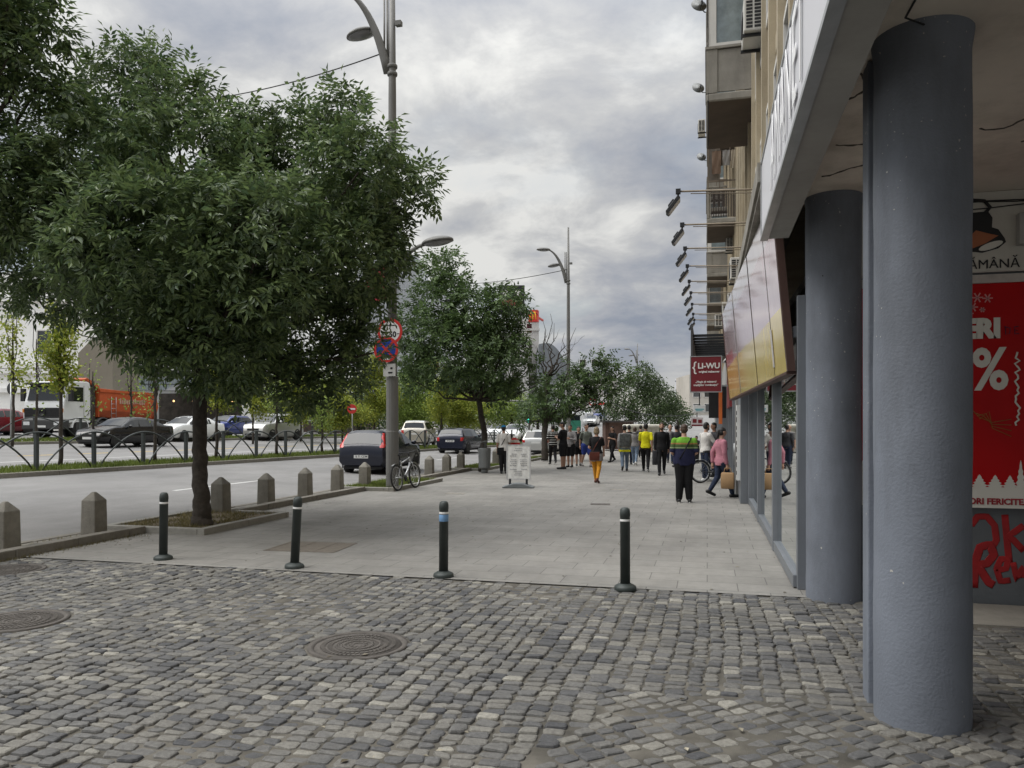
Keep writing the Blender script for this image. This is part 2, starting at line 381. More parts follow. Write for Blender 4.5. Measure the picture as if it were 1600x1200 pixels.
# planted medians with kerbs
def med_x(y): return -18.2 + .09 * (min(y, 62) - 14)
def med2_x(y): return -30.6 + .09 * (min(y, 75) - 31)
MW = 1.7
for nm, fx, w in (('median', med_x, MW), ('far_median', med2_x, 2.0)):
    mb = MB(); m2 = MB(); ys = list(np.arange(-6, 92, 2.0))
    for a, b in zip(ys[:-1], ys[1:]):
        for s, (o0, o1, zz) in enumerate(((0, -.16, .13), (-w + .16, -w, .13))):
            xa, xb = fx(a), fx(b); za, zb = road_z(xa), road_z(xb); g = .01
            P = [(xa + o0, a, za), (xb + o0, b - g, zb), (xb + o1, b - g, zb), (xa + o1, a, za)]
            mb.prism([(p[0], p[1], p[2] - .1) for p in P], (0, 0, zz + .1))
        xa, xb = fx(a), fx(b); za, zb = road_z(xa) + .12, road_z(xb) + .12
        m2.add([(xa - .16, a, za), (xb - .16, b, zb), (xb - w + .16, b, zb + .03), (xa - w + .16, a, za + .03)], [(0, 1, 2, 3)])
    struct(mb.build(nm + '_kerb', KERBM, bevel=.015)); struct(m2.build(nm + '_soil', GRASSM))

# grass blades on medians and pits
def blades(name, pts, h, m, lean=.5, w=.006):
    P = np.array(pts); n = len(P); a = RNG.uniform(0, 2*PI, n); H = h * RNG.uniform(.5, 1.3, n); l = RNG.uniform(0, lean, n) * H
    b = RNG.uniform(0, 2*PI, n); d = np.stack([np.cos(a), np.sin(a), 0*a], 1) * w; t = np.stack([np.cos(b)*l, np.sin(b)*l, H], 1)
    V = np.stack([P - d, P + d, P + t*.6 + d*.7, P + t], 1).reshape(-1, 3); Q = np.arange(4*n).reshape(n, 4)
    o = npmesh(name, V, Q, m); o['kind'] = 'stuff'; return o
GBLADE = leaf_mat('grass_blades', (.085, .125, .022), (.18, .22, .055), .6, .2, .3)
DBLADE = leaf_mat('dry_grass_blades', (.10, .095, .03), (.25, .21, .11), .7, .2, .3)
pts = []
for _ in range(26000):
    y = RNG.uniform(8, 60); x = med_x(y) - RNG.uniform(.17, MW - .17); pts.append((x, y, road_z(x) + .12))
blades('median_grass', pts, .12, GBLADE, .6, .012)
pts = []
for _ in range(9000):
    y = RNG.uniform(22, 70); x = med2_x(y) - RNG.uniform(.17, 1.8); pts.append((x, y, road_z(x) + .13))
blades('far_median_grass', pts, .13, GBLADE, .6, .025)
pts = []
for (a, b, xr), n in zip(PITS, (2600, 3500, 3000, 2000)):
    for _ in range(n):
        y = RNG.uniform(a + .13, b - .14); x = RNG.uniform(-9.33, xr - .02); pts.append((x, y, .06))
        if math.sin(x*7)*math.sin(y*5) < -.25 and a < 12: pts.pop()
k = sum(1 for p in pts if p[1] < 14)
blades('dry_grass', pts[:k], .07, DBLADE, 1.2, .006); blades('pit_grass', pts[k:], .09, GBLADE, .8, .009)
pts = []
for _ in range(900):      # weeds along the strip and between the setts
    y = RNG.uniform(7.2, 10.2); pts.append((RNG.uniform(-9.3, -8.58) if RNG.random() < .6 else -8.57 + RNG.exponential(.05), y, .10 if RNG.random() < .6 else 0))
pts = [p if p[0] > -8.6 else (min(p[0], -8.80), p[1], .03) for p in pts]; pts = [(p[0], p[1], 0.0) if p[0] > -8.6 else p for p in pts]
blades('kerb_weeds', pts, .035, DBLADE, 1.0, .004)

# road markings
def strip(mb, fx, off, y0, y1, w, z=.004):
    n = max(1, int((y1 - y0) / 3)); ys = np.linspace(y0, y1, n + 1)
    mb.grid([[(fx(y) + off - w/2, y, road_z(fx(y) + off - w/2) + z), (fx(y) + off + w/2, y, road_z(fx(y) + off + w/2) + z)] for y in ys], smooth=False)
WLINE = ground_mat('road_paint_white', (.55, .55, .53), .1, 20, .7, .3, 80, .35); YLINE = ground_mat('road_paint_yellow', (.60, .42, .10), .12, 20, .7, .3, 80, .35)
mb = MB(); g0 = groad(277, 765); off = g0.x - (-13.1)
lane = lambda y: -12.75 + .02 * (y - 16)
for y in np.arange(-2.0, 75, 9.0): strip(mb, lane, 0, y + .3, y + 4.2, .13)
struct(mb.build('lane_marking', WLINE))
mb = MB(); strip(mb, lambda y: med_x(y) - MW - 3.2, 0, 8, 80, .13)
struct(mb.build('edge_line', WLINE))
mb = MB()
for y in np.arange(10, 75, 2.6): strip(mb, lambda y: med_x(y) - MW - 5.6, 0, y, y + 1.5, .16)
struct(mb.build('bus_lane_marking', YLINE))

# ---------------------------------------------------------------- cobbles: every sett is real, bevelled, tilted
COV = [(ground(560, 1007), .385), (ground(28, 969), .40), (ground(12, 890), .40)]
def cob_mat():
    m = bpy.data.materials.new('granite_setts'); m.use_nodes = True; N = m.node_tree.nodes; L = m.node_tree.links
    p = N['Principled BSDF']; p.inputs['Specular IOR Level'].default_value = .35
    g = N.new('ShaderNodeNewGeometry'); r = N.new('ShaderNodeValToRGB'); L.new(g.outputs['Random Per Island'], r.inputs[0])
    e = r.color_ramp; e.elements[0].position = 0; e.elements[0].color = (.064, .065, .068, 1); e.elements[1].position = 1; e.elements[1].color = (.26, .248, .212, 1)
    for q, c in ((.25, (.098, .097, .095)), (.5, (.124, .121, .113)), (.78, (.155, .148, .131)), (.93, (.178, .171, .150))): x = e.elements.new(q); x.color = c + (1,)
    def noise(s, d=6, rr=.65):
        n = N.new('ShaderNodeTexNoise'); n.inputs['Scale'].default_value = s; n.inputs['Detail'].default_value = d; n.inputs['Roughness'].default_value = rr; L.new(g.outputs['Position'], n.inputs[0]); return n.outputs[0]
    def mulr(c, v, a, b, lo=.3, hi=.7):
        q = N.new('ShaderNodeMapRange'); q.inputs[1].default_value = lo; q.inputs[2].default_value = hi; q.inputs[3].default_value = a; q.inputs[4].default_value = b; L.new(v, q.inputs[0])
        x = N.new('ShaderNodeVectorMath'); x.operation = 'SCALE'; L.new(c, x.inputs[0]); L.new(q.outputs[0], x.inputs['Scale']); return x.outputs[0]
    c = mulr(r.outputs[0], noise(38), .72, 1.25); c = mulr(c, noise(.8, 5), .82, 1.22); c = mulr(c, noise(160, 3), .8, 1.2)
    # dust lying over worn areas
    mx = N.new('ShaderNodeMixRGB'); q = N.new('ShaderNodeMapRange'); q.inputs[1].default_value = .5; q.inputs[2].default_value = .72; q.inputs[4].default_value = .7; L.new(noise(1.1, 7), q.inputs[0])
    L.new(q.outputs[0], mx.inputs[0]); L.new(c, mx.inputs[1]); mx.inputs[2].default_value = (.135, .128, .110, 1)
    L.new(mx.outputs[0], p.inputs['Base Color'])
    q = N.new('ShaderNodeMapRange'); q.inputs[3].default_value = .5; q.inputs[4].default_value = .85; L.new(noise(25), q.inputs[0]); L.new(q.outputs[0], p.inputs['Roughness'])
    b = N.new('ShaderNodeBump'); b.inputs['Strength'].default_value = .55; b.inputs['Distance'].default_value = .008; L.new(noise(55, 5), b.inputs['Height']); L.new(b.outputs[0], p.inputs['Normal'])
    return m
def warp(x, y):
    return (x + .022*math.sin(1.1*y + .7*x) + .008*math.sin(3.1*y - 1.1*x + 1), y + .025*math.sin(1.3*x + .4*y) + .008*math.sin(4.3*x + 2))
def in_patch(x, y): return y < 4.98 + .06*math.sin(5*x) and x > -.62 + .05*math.sin(6*y) - .15*(4.98 - y)
V = []; Q = []
def sett(cx, cy, ang, w, l, pitch):
    h = random.gauss(0, .0035) + .004*math.sin(2.1*cx + cy) + .005*math.sin(1.2*cy - .8*cx); ta, tb = random.gauss(0, .03), random.gauss(0, .03)
    ca, sa = math.cos(ang), math.sin(ang); o = len(V); g = .0032
    jit = [(random.uniform(-.010, .010), random.uniform(-.010, .010)) for _ in range(4)]; cut = [random.uniform(.004, .022) for _ in range(4)]
    for ins, dz in ((0.0, -.05), (.002, -.014), (.006, -.004), (.015, 0)):
        for i8 in range(8):
            i = i8//2; sx, sy = ((-1, -1), (1, -1), (1, 1), (-1, 1))[i]; ct = cut[i]
            cx_, cy_ = ((0, ct), (ct, 0))[i8 % 2] if i in (0, 2) else ((ct, 0), (0, ct))[i8 % 2]
            a = sx * (w/2 - g - ins - cx_) + jit[i][0]; b = sy * (l/2 - g - ins - cy_) + jit[i][1]
            V.append((cx + a*ca - b*sa, cy + a*sa + b*ca, h + dz + (a*ta + b*tb if dz > -.05 else 0)))
    for k in range(3):
        for i in range(8): Q.append((o+8*k+i, o+8*k+(i+1) % 8, o+8*k+8+(i+1) % 8, o+8*k+8+i))
    Q.append((o+24, o+25, o+30, o+31)); Q.append((o+25, o+26, o+29, o+30)); Q.append((o+26, o+27, o+28, o+29))
def ok(x, y): return all((x - c.x)**2 + (y - c.y)**2 > (r + .05)**2 for c, r in COV)
x = -8.55
while x < 5.5:
    w = random.uniform(.105, .150); y = 1.2 + random.uniform(0, .1)
    while y < 8.03:
        l = random.uniform(.066, .104); X, Y = warp(x + w/2 + random.gauss(0, .006), y + l/2)
        if Y < 8.06 and ok(X, Y) and not in_patch(X, Y) and not (X > 1.5 and Y > 7.3) and X > -8.57:
            sett(X, Y, random.gauss(0, .055) - .022*1.1*math.cos(1.1*Y + .7*X), w, l, 0)
        y += l
    x += w
A = R(40); ca, sa = math.cos(A), math.sin(A); u = -5.0
while u < 6:
    w = random.uniform(.105, .145); v = -5
    while v < 7:
        l = random.uniform(.072, .110); X, Y = warp(.2 + (u + w/2)*ca - (v + l/2)*sa, 3.6 + (u + w/2)*sa + (v + l/2)*ca)
        if in_patch(X, Y) and Y > 1.2 and X < 5.5: sett(X, Y, A + random.gauss(0, .06), w, l, 0)
        v += l
    u += w
for c, r in COV:      # ring of setts round each cover
    n = int(2*PI*(r + .06) / .1)
    for i in range(n): a = 2*PI*i/n; sett(c.x + (r+.062)*math.cos(a), c.y + (r+.062)*math.sin(a), a, .09, .1, 0)
struct(npmesh('cobblestones', np.array(V), np.array(Q), cob_mat()))

pts = []
for _ in range(420):
    y = RNG.uniform(3.2, 16); x = RNG.uniform(-8.5, 1.4) if RNG.random() < .5 else -8.55 + RNG.exponential(.25); pts.append((x, y, .004))
P = np.array(pts); n = len(P); a = RNG.uniform(0, 2*PI, n); L_ = RNG.uniform(.008, .030, n); W_ = L_*RNG.uniform(.25, .7, n); dx = np.stack([np.cos(a), np.sin(a), 0*a], 1); dy = np.stack([-np.sin(a), np.cos(a), 0*a], 1); up = np.array([0, 0, 1.0])
V = np.stack([P - dx*L_[:, None], P + dy*W_[:, None] + up*.004, P + dx*L_[:, None], P - dy*W_[:, None] + up*.006], 1).reshape(-1, 3)
npmesh('fallen_leaves', V, np.arange(4*n).reshape(n, 4), leaf_mat('litter_bits', (.06, .05, .03), (.34, .31, .24), .8, .2, .0))['kind'] = 'stuff'
IRON = mat('rusty_cast_iron', (.10, .090, .080), .8, .15, .25, 8, bump=.5, bs=60)
def cover(c, r, label):
    t = thing('manhole_cover', label, 'manhole cover', (c.x, c.y, 0), random.uniform(0, 3), 'round manhole covers in the cobbles')
    mb = MB(); mb.lathe([(r - .05, -.02), (r - .045, .0), (r, .002), (r, -.03)], 48); mb.build('rim', IRON, t)
    mb = MB(); mb.lathe([(r - .052, -.03), (r - .055, -.004), (0.0, -.002)], 48)
    for k in range(1, 6):
        rr = (r - .06) * k / 6; n = int(10 * k)
        for i in range(n):
            a = 2*PI*i/n; mb.box(-.018, .018, -.012, .012, -.006, .002, M=Matrix.Translation((rr*math.cos(a), rr*math.sin(a), 0)) @ Matrix.Rotation(a, 4, 'Z'))
    for rr in (.10, .16): mb.lathe([(rr, -.004), (rr, .003), (rr + .018, .003), (rr + .018, -.004)], 32)
    mb.build('lid', IRON, t)
cover(COV[0][0], COV[0][1], 'round cast iron manhole cover whole in the middle of the cobbles')
cover(COV[1][0], COV[1][1], 'large round manhole cover cut by the left edge, nearer of the two there')
cover(COV[2][0], COV[2][1], 'round rusty manhole cover by the kerb, farther of the two at left edge')
def flat_cover(px, py, sx, sy, label, m, rz=0.0, cat='drain cover'):
    p = ground(px, py); mb = MB(); mb.box(-sx/2, sx/2, -sy/2, sy/2, -.05, .005, 0)
    for k in range(3): mb.box(-sx/2 + .03 + k*sx/3, -sx/2 + .05 + k*sx/3, -sy/2 + .02, sy/2 - .02, .0, .008, 0)
    o = mb.build('access_cover', m); o.location = (p.x, p.y, 0); o.rotation_euler.z = rz; return tag(o, label, cat)
flat_cover(487, 854.5, 1.02, .85, 'brown square access cover sunk in the pale paving behind the leaning bollard', mat('brown_cover', (.15, .13, .105), .8, 0, .2, 9, bump=.5), R(4))
flat_cover(712, 771, .5, .42, 'small grey access cover in the paving between the parked bicycle and the folding board', CONC, R(5))
flat_cover(938, 788, .42, .3, 'small dark gully cover in front of the woman in mustard tights', IRON, R(8))
flat_cover(967, 765, .45, .3, 'flat grey cover set in paving near the walking crowd', CONC, R(-6))
# ---------------------------------------------------------------- the apartment building on the right
B = thing('apartment_building', 'tall beige apartment block with blue grey arcade columns and stacked balconies along the right', 'building', (1.0, 8.3, 0))
def bw(mb, name, m, parent=B, **k):
    """build in world coordinates under a top-level empty"""
    return mb.build(name, m, parent, loc=tuple(-parent.location) if parent and parent.parent is None else None, **k)
WALLG = mat('grey_base_paint', (.115, .125, .135), .7, 0, .12, 2, bump=.25, bs=30, dirt=.3)
mb = MB(); mb.box(1.0, 13, -14, 78, 4.36, 29)
bw(mb, 'wall', CREAM)
mb = MB()
for y in np.arange(8.75, 70, 1.45):
    mb.box(.86, 1.004, y, y + .16, 4.37, 28.5); mb.box(.93, 1.004, y + .26, y + .34, 4.37, 28.5)
for z in np.arange(7.05, 28, 2.9): mb.box(.95, 1.003, 8.4, 77, z, z + .25)
bw(mb, 'ribs', CREAM)
WF = mat('white_window_frame', (.62, .61, .58), .5, 0, .08, 3)
def window(y0, z0, w=1.05, h=1.55):
    mb = MB(); x = .985
    for a, b, c, d in ((y0, y0 + .08, z0, z0 + h), (y0 + w - .08, y0 + w, z0, z0 + h), (y0 + .08, y0 + w - .08, z0, z0 + .08), (y0 + .08, y0 + w - .08, z0 + h - .08, z0 + h)): mb.box(x - .06, x + .005, a, b, c, d)
    f = mb.build('window', WF, B, loc=tuple(-B.location)); mb = MB(); mb.box(x - .02, x + .004, y0 + .081, y0 + w - .081, z0 + .081, z0 + h - .081); mb.build('pane', GLASSD, f)
for z in (5.25, 8.15, 11.05):
    for y in np.arange(9.15, 24, 1.45): window(y + .02, z)
# concrete ledge over the shops
mb = MB(); mb.box(.53, 1.05, 8.26, 30, 4.14, 4.355); mb.box(.50, .56, 8.26, 30, 4.20, 4.40)
for y in np.arange(9.2, 20, 1.5): mb.box(.62, .80, y, y + .07, 4.10, 4.142)
bw(mb, 'ledge', CONC)
mb = MB(); mb.box(.78, 9, -14, 8.3, 3.95, 4.34); bw(mb, 'soffit', SOFFIT)
mb = MB(); mb.box(.585, .80, -14, 8.22, 3.60, 4.34); bw(mb, 'arcade_beam', mat('beam_grey', (.36, .35, .33), .8, 0, .08, 2, dirt=.3))
mb = MB(); mb.box(1.52, 9, 8.32, 8.6, -.05, 3.95); back = bw(mb, 'arcade_wall', WALLG)
# cracks and stains in the plaster soffit are thin raised ridges
def scribble(pts, r, n=5): mb = MB(); mb.tube(pts, r, n, flat=.25); return mb
mb = MB(); random.seed(3)
for (x0, y0, ln, dr) in ((2.2, 5.9, 1.3, .5), (2.0, 6.5, .9, .9), (1.0, 6.6, .5, .1), (.95, 5.3, .5, 1.2), (3.2, 4.6, 1.4, .3), (1.0, 7.4, .45, -.1)):
    P = []; a = dr
    for i in range(14):
        P.append((x0, y0, 3.949)); a += random.gauss(0, .35); x0 += ln/14*math.cos(a); y0 += ln/14*math.sin(a)
    mb.tube(P, [.004 + .008*random.random() for _ in P], 5)
bw(mb, 'cracks', mat('soffit_crack', (.10, .085, .07), .9, 0, .2, 8))
mb = MB(); mb.tube([(.86, -3, 3.945), (.865, 3, 3.94), (.86, 8, 3.945)], .008, 6); mb.tube([(1.15, 2, 3.94), (1.05, 4.6, 3.93), (1.22, 4.7, 3.90)], .006, 6); bw(mb, 'cable', BLACK)
def column(y, zt=3.96):
    n = 40; rows = []; random.seed(int(y * 10))
    for i in range(34):
        z = -.05 + (zt + .05) * i / 33; r = .255 * (1 + .006*math.sin(z*5 + y) + .004*math.sin(z*13))
        if i == 33: r *= 1.06
        rows.append([(1.21 + r*math.cos(2*PI*j/n) * (1 + .004*math.sin(3*j + z*4)), y + r*math.sin(2*PI*j/n), z) for j in range(n)])
    mb = MB(); mb.grid(rows, close=True); c = bw(mb, 'arcade_column', BLUEGREY)
    mb = MB(); mb.box(.957 if y < 7 else .988, 1.10, y + .19, y + .36, -.02, 3.94); mb.build('pilaster', BLUEGREY, c, bevel=.008)
for y in (1.8, 4.92, 8.14): column(y)
# shop front behind the second column
mb = MB(); x = .91
POSTS = [8.44, 10.95, 14.15, 17.25]
for i, y in enumerate(POSTS): mb.box(.86 if i else .905, 1.0, y, y + (.16 if i else .12), 0.0, 3.05)
for i, y in enumerate(POSTS[1:]): mb.box(.885, .98, y + .42, y + .50, .14, 2.62)
mb.box(.868, .99, 8.5, 17.3, .012, .14); mb.box(.868, .99, 8.5, 17.3, 2.62, 2.74)
front = bw(mb, 'shop_front', BLUEGREY2, bevel=.006)
SHOPGL = pane_mat('shop_glass', (.75, .80, .78), .42)
for a, b in zip(POSTS[:-1], POSTS[1:]):
    mb = MB(); mb.box(.918, .928, a + .155, b - .005, .141, 2.619); p = mb.build('shop_pane', SHOPGL, front); p.location = (0, 0, 0)
INT = mat('shop_interior', (.16, .15, .13), .8, 0, .2, 1.5)
mb = MB(); mb.box(1.05, 6.5, 8.61, 17.35, -.06, -.01); mb.box(6.3, 6.5, 8.61, 17.35, 0, 4.1); mb.box(1.03, 6.3, 17.25, 17.38, 0, 4.1); mb.box(1.02, 6.4, 8.62, 17.3, 3.2, 3.3)
for k in range(8): mb.box(2.6 + .3*(k % 3), 3.3 + .3*(k % 3), 9 + k, 9.5 + k, 0, 1.0 + .12*(k % 4))
bw(mb, 'shop_interior', INT)
mb = MB(); mb.box(.70, .98, 17.42, 18.3, 0, 3.2); mb.box(.72, .98, 18.34, 19.2, 0, 3.2); bw(mb, 'door_jamb', BLUEGREY2, bevel=.01)
mb = MB(); mb.box(.66, 1.1, 19.22, 78, 0, 4.13); bw(mb, 'ground_floor_wall', mat('pale_grey_cladding', (.33, .325, .31), .7, 0, .1, 2, dirt=.5))
mb = MB()
for i, y in enumerate(np.arange(19.6, 60, 1.9)): mb.box(.60, .664, y, y + .22, 0, 3.1); mb.box(.64, .663, y + .5, y + 1.6, .25, 2.5, 1)
bw(mb, 'shop_windows', [BLUEGREY2, GLASSD])
mb = MB(); mb.tube([(.86, 18.25, 1.0), (.60, 18.25, 1.0)], .012); mb.tube([(.60, 18.25, .8), (.60, 18.25, 1.3)], .015); bw(mb, 'door_handle', GALV)

# balconies, one flight up and above, repeated along the facade
def balcony(style):
    """local: x 0 (outer face) .. 1.0 (wall), y 0 .. 2.8, z 0 = underside"""
    o = MB(); o.box(0, 1.0, 0, 2.8, 0, .17); s = o.build('balcony', BALC, None, bevel=.03)
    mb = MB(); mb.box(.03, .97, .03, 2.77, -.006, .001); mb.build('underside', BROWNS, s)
    mb = MB(); mb.box(.0, .08, .0, .10, .17, 1.08); mb.box(.0, .05, .10, 2.7, .17, 1.06); mb.box(-.02, 1.0, -.02, .07, 1.06, 1.11); mb.box(-.02, .08, .07, 2.8, 1.06, 1.11); mb.box(.0, .08, 2.7, 2.8, .17, 1.06)
    if style == 2:
        mb.box(.08, .14, .03, .07, .17, 1.06); mb.build('parapet', BALC, s)
        mb = MB()
        for k in range(16): mb.box(.15 + k*.052, .185 + k*.052, .035, .06, .20, 1.03)
        mb.build('railing_bars', mat('dark_brown_slats', (.035, .026, .022), .7, 0, .3, 5), s)
    else:
        mb.box(.22, .98, .02, .05, .19, 1.04); mb.box(.08, .22, .0, .06, .17, 1.06); mb.build('parapet', BALC, s)
    mb = MB()
    if style == 2:
        mb.box(.03, .07, .02, .06, 1.11, 2.75); mb.box(.40, .43, .02, .05, 1.11, 2.75); mb.box(.72, .75, .02, .05, 1.11, 2.75); mb.box(.07, .98, .02, .05, 1.35, 1.40); mb.box(.07, .98, .02, .05, 2.65, 2.72); mb.box(.03, .06, 2.72, 2.76, 1.11, 2.75)
    else:
        mb.box(.04, .20, .03, .09, 1.11, 2.78); mb.box(.90, .98, .03, .09, 1.11, 2.78); mb.box(.20, .90, .03, .09, 1.11, 1.19); mb.box(.20, .90, .03, .09, 2.70, 2.78); mb.box(.04, .10, .09, 2.76, 1.11, 1.19); mb.box(.04, .10, .09, 2.76, 2.70, 2.78)
        for y in (.95, 1.85, 2.68): mb.box(.04, .10, y, y + .08, 1.19, 2.70)
    f = mb.build('glazing_frame', WF if style != 2 else mat('old_metal_frame', (.16, .13, .10), .7, .2, .2, 4), s)
    mb = MB()
    if style == 2: mb.box(.075, .395, .028, .036, 1.41, 2.64)
    else: mb.box(.205, .895, .05, .06, 1.191, 2.699); mb.box(.06, .07, .10, 2.67, 1.191, 2.699)
    mb.build('pane', mat('curtained_glass', (.20, .245, .26), .08, 0, .35, 2.5, spec=.8) if style != 2 else mat('dusty_glass', (.13, .11, .09), .2, 0, .3, 3, spec=.6), f)
    return s
protos = {1: balcony(1), 2: balcony(2)}
first = {1: True, 2: True}
for ci, y in enumerate((16.15, 25.9, 35.2, 43.6, 52.5, 61.5, 70)):
    for fi in range(5):
        st = 2 if (ci == 1 and fi == 0) or (ci + fi) % 4 == 3 else 1
        L_ = Vector((-.02, y, 8.3 + 2.9 * fi)) - B.location
        if first[st]: o = protos[st]; first[st] = False; o.parent = B; o.location = L_
        else: o = dup(protos[st], L_, parent=B)

# ---------------------------------------------------------------- signs on the building
SIGNW = mat('pale_lilac_sign_face', (.60, .60, .63), .35, 0, .03, .8, spec=.4)
t = thing('fascia_sign', 'long white fascia sign with raised white letters above the arcade columns', 'shop sign', (.56, 8.2, 3.6))
mb = MB(); mb.box(.54, .583, -6, 8.22, 3.62, 4.36); bw(mb, 'panel', SIGNW, t)
mb = MB(); mb.box(.525, .60, -6, 8.24, 3.585, 3.62); mb.box(.530, .60, -6, 8.24, 4.36, 4.385); mb.box(.528, .60, 8.22, 8.245, 3.62, 4.36); bw(mb, 'frame', GALV, t)
o = text_mesh('lettering', 'AMANET', .86, mat('white_letters', (.90, .90, .90), .25, 0, .02, 2, spec=.6), t, frame_M((.528, 5.80, 3.985), (0, -1, 0), (0, 0, 1)), ext=.002, bold=.0, fit=2.35, spacing=1.12)
o.location = -t.location

t = thing('sign_board', 'leaning glossy pink and yellow sign board with panel seams over the shop windows', 'shop sign', (.75, 12.5, 2.4))
n0, n1 = Vector((.86, 8.52, 0)), Vector((.52, 17.2, 0)); LEAN = Vector((-.16, 0, 0)); Z0, Z1 = 2.27, 4.10
def sp(s, q, off=0.0):
    b = n0.lerp(n1, s); return Vector((b.x - off, b.y, Z0 + (Z1 - Z0) * q)) + LEAN * q
PINK = mat('faded_pink_gloss', (.68, .52, .55), .12, 0, .10, .8, spec=.5, coat=.55, dirt=.15); YEL = mat('faded_yellow_gloss', (.82, .64, .22), .14, 0, .12, 1.1, spec=.5, coat=.5, dirt=.15)
ORA = mat('faded_orange_gloss', (.66, .40, .12), .2, 0, .14, 1.4, spec=.5, coat=.25, dirt=.2); REDF = mat('faded_red_gloss', (.38, .13, .15), .2, 0, .15, 1.4, spec=.5, coat=.25, dirt=.2)
PALE = mat('pale_grey_pink_gloss', (.70, .65, .67), .13, 0, .08, .8, spec=.5, coat=.35, dirt=.12)
mb = MB()
def patch(s0, s1, qa0, qa1, qb0, qb1, mi, off=.0, n=8):
    mb.grid([[sp(s0 + (s1 - s0)*i/n, (qa0 + (qb0 - qa0)*i/n), off), sp(s0 + (s1 - s0)*i/n, (qa1 + (qb1 - qa1)*i/n), off)] for i in range(n + 1)], mi, False)
NP = 9
for k in range(NP):
    s0, s1 = k/NP + .0015, (k + 1)/NP - .0015; w = .004*math.sin(k*2.3)
    lo = .37 - .012*math.sin(k)
    for (qa, qb, mi) in ((0, lo, 1 if k < 6 else 2), (lo, .50 if k > 4 else .66, 3 if k > 6 else 0), (.50 if k > 4 else .66, .82, 0), (.82, 1, 4)):
        patch(s0, s1, qa, qb, qa, qb, mi, .05 + w, 2)
bw(mb, 'panel', [PINK, YEL, ORA, REDF, PALE], t, recalc=False)
mb = MB(); a = sp(0, 0); 
mb.prism([sp(0, 0, .048), sp(0, 1, .048), sp(0, 1, -.03), sp(0, 0, -.03)], (0.002, -.05, 0)); mb.prism([sp(0, 0, .055), sp(1, 0, .055), sp(1, 0, -.05), sp(0, 0, -.05)], (0, 0, -.03)); mb.prism([sp(1, 0, .06), sp(1, 1, .06), sp(1, 1, -.05), sp(1, 0, -.05)], (0, .06, 0))
bw(mb, 'frame', mat('rust_brown_frame', (.075, .04, .032), .6, .2, .2, 3), t)
mb = MB()
for s, q0, q1 in ((.10, .06, .30),): mb.prism([sp(s, q0, .057), sp(s + .015, q0, .057), sp(s + .015, q1, .057), sp(s, q1, .057)], (-.002, 0, 0))
bw(mb, 'pale_strips', mat('pale_strip_grey', (.5, .48, .46), .4, 0, .1, 4), t)  # narrow pale upright strip laid over the yellow band near the close end

REDS = mat('dark_red_sign', (.165, .016, .022), .4, 0, .06, 3); OFFW = mat('off_white_letters', (.72, .70, .66), .5, 0, .04, 5)
p0 = at(1078, 613, 20.0); p1 = at(1128, 556, 20.0)
xl, xr, zl, zh = p0.x, p1.x, p0.z, p1.z; ys = (p0.y + p1.y) / 2
t = thing('projecting_sign', 'square dark red projecting sign with white lettering and thin frame', 'shop sign', (xr, ys, zl))
mb = MB(); mb.box(xl + .02, xr - .02, ys, ys + .12, zl + .02, zh - .02); bw(mb, 'panel', REDS, t)
mb = MB()
for a in ((xl, xl + .022, zl, zh), (xr - .022, xr, zl, zh), (xl + .022, xr - .022, zl, zl + .022), (xl + .022, xr - .022, zh - .022, zh)): mb.box(a[0], a[1], ys - .008, ys + .13, a[2], a[3])
mb.box(xr, .67, ys + .03, ys + .07, zl + .15, zl + .19); mb.box(xr, .67, ys + .03, ys + .07, zh - .19, zh - .15); bw(mb, 'frame', GALV, t)
def sgn(body, size, fx, fz, **k):
    o = text_mesh('lettering', body, size, OFFW, t, frame_M((xl + (xr - xl)*fx, ys - .003, zl + (zh - zl)*fz), (1, 0, 0), (0, 0, 1)), ext=.003, **k); o.location = -t.location
sgn('{', .34, .14, .69, shear=.0, bold=.004); sgn('LI-WU', .20, .59, .72, bold=.006); sgn('original makeover', .072, .60, .565, bold=.003)
sgn('\u201eMagia și misterul', .072, .50, .29, bold=.002); sgn('tradițiilor românești\u201d', .072, .50, .20, bold=.002)
mb = MB(); mb.box(.56, .662, 20.7, 23.5, 2.2, 3.6); tag(mb.build('wall_sign', mat('dull_red_panel', (.24, .035, .04), .5, 0, .12, 2)), 'dull red wall sign behind the square projecting sign', 'shop sign')
mb = MB(); mb.box(.63, .70, 17.5, 17.9, .5, 2.15); o = tag(mb.build('notice_strip', WHITE), 'narrow white vertical notice strip beside the shop door', 'notice')
mb = MB()
for k in range(9): mb.box(.624, .631, 17.55, 17.85, .62 + k*.165, .70 + k*.165 + (.03 if k % 2 else 0))
mb.build('print', BLACK, o)
# dark awning fascia above it
t = thing('shop_awning', 'dark slatted awning box over the red projecting sign', 'awning', (0.6, 21, 4.0))
mb = MB(); mb.box(-.42, -.37, 20.75, 27.5, 3.45, 4.36); bw(mb, 'fascia', mat('dark_grey_cladding', (.075, .075, .078), .6, .1, .2, 2, dirt=.4), t)
for k in range(9): mb = MB(); mb.box(-.37, .60, 20.95 + k*.75, 21.0 + k*.75, 4.05, 4.12); bw(mb, 'rafter', DKMET, t)
mb = MB(); mb.box(.35, .45, 24.6, 24.9, 1.75, 2.78); tag(mb.build('banner_sign', mat('orange_banner', (.70, .17, .04), .5, 0, .1, 3)), 'narrow orange vertical banner sign hanging by the shops', 'sign')
mb = MB(); mb.box(.05, .6, 26.2, 26.25, 1.95, 2.9); mb.box(-.1, .6, 26.2, 33, 2.9, 3.0); tag(mb.build('market_awning', BLACK), 'black shop awning beyond the orange banner', 'awning')
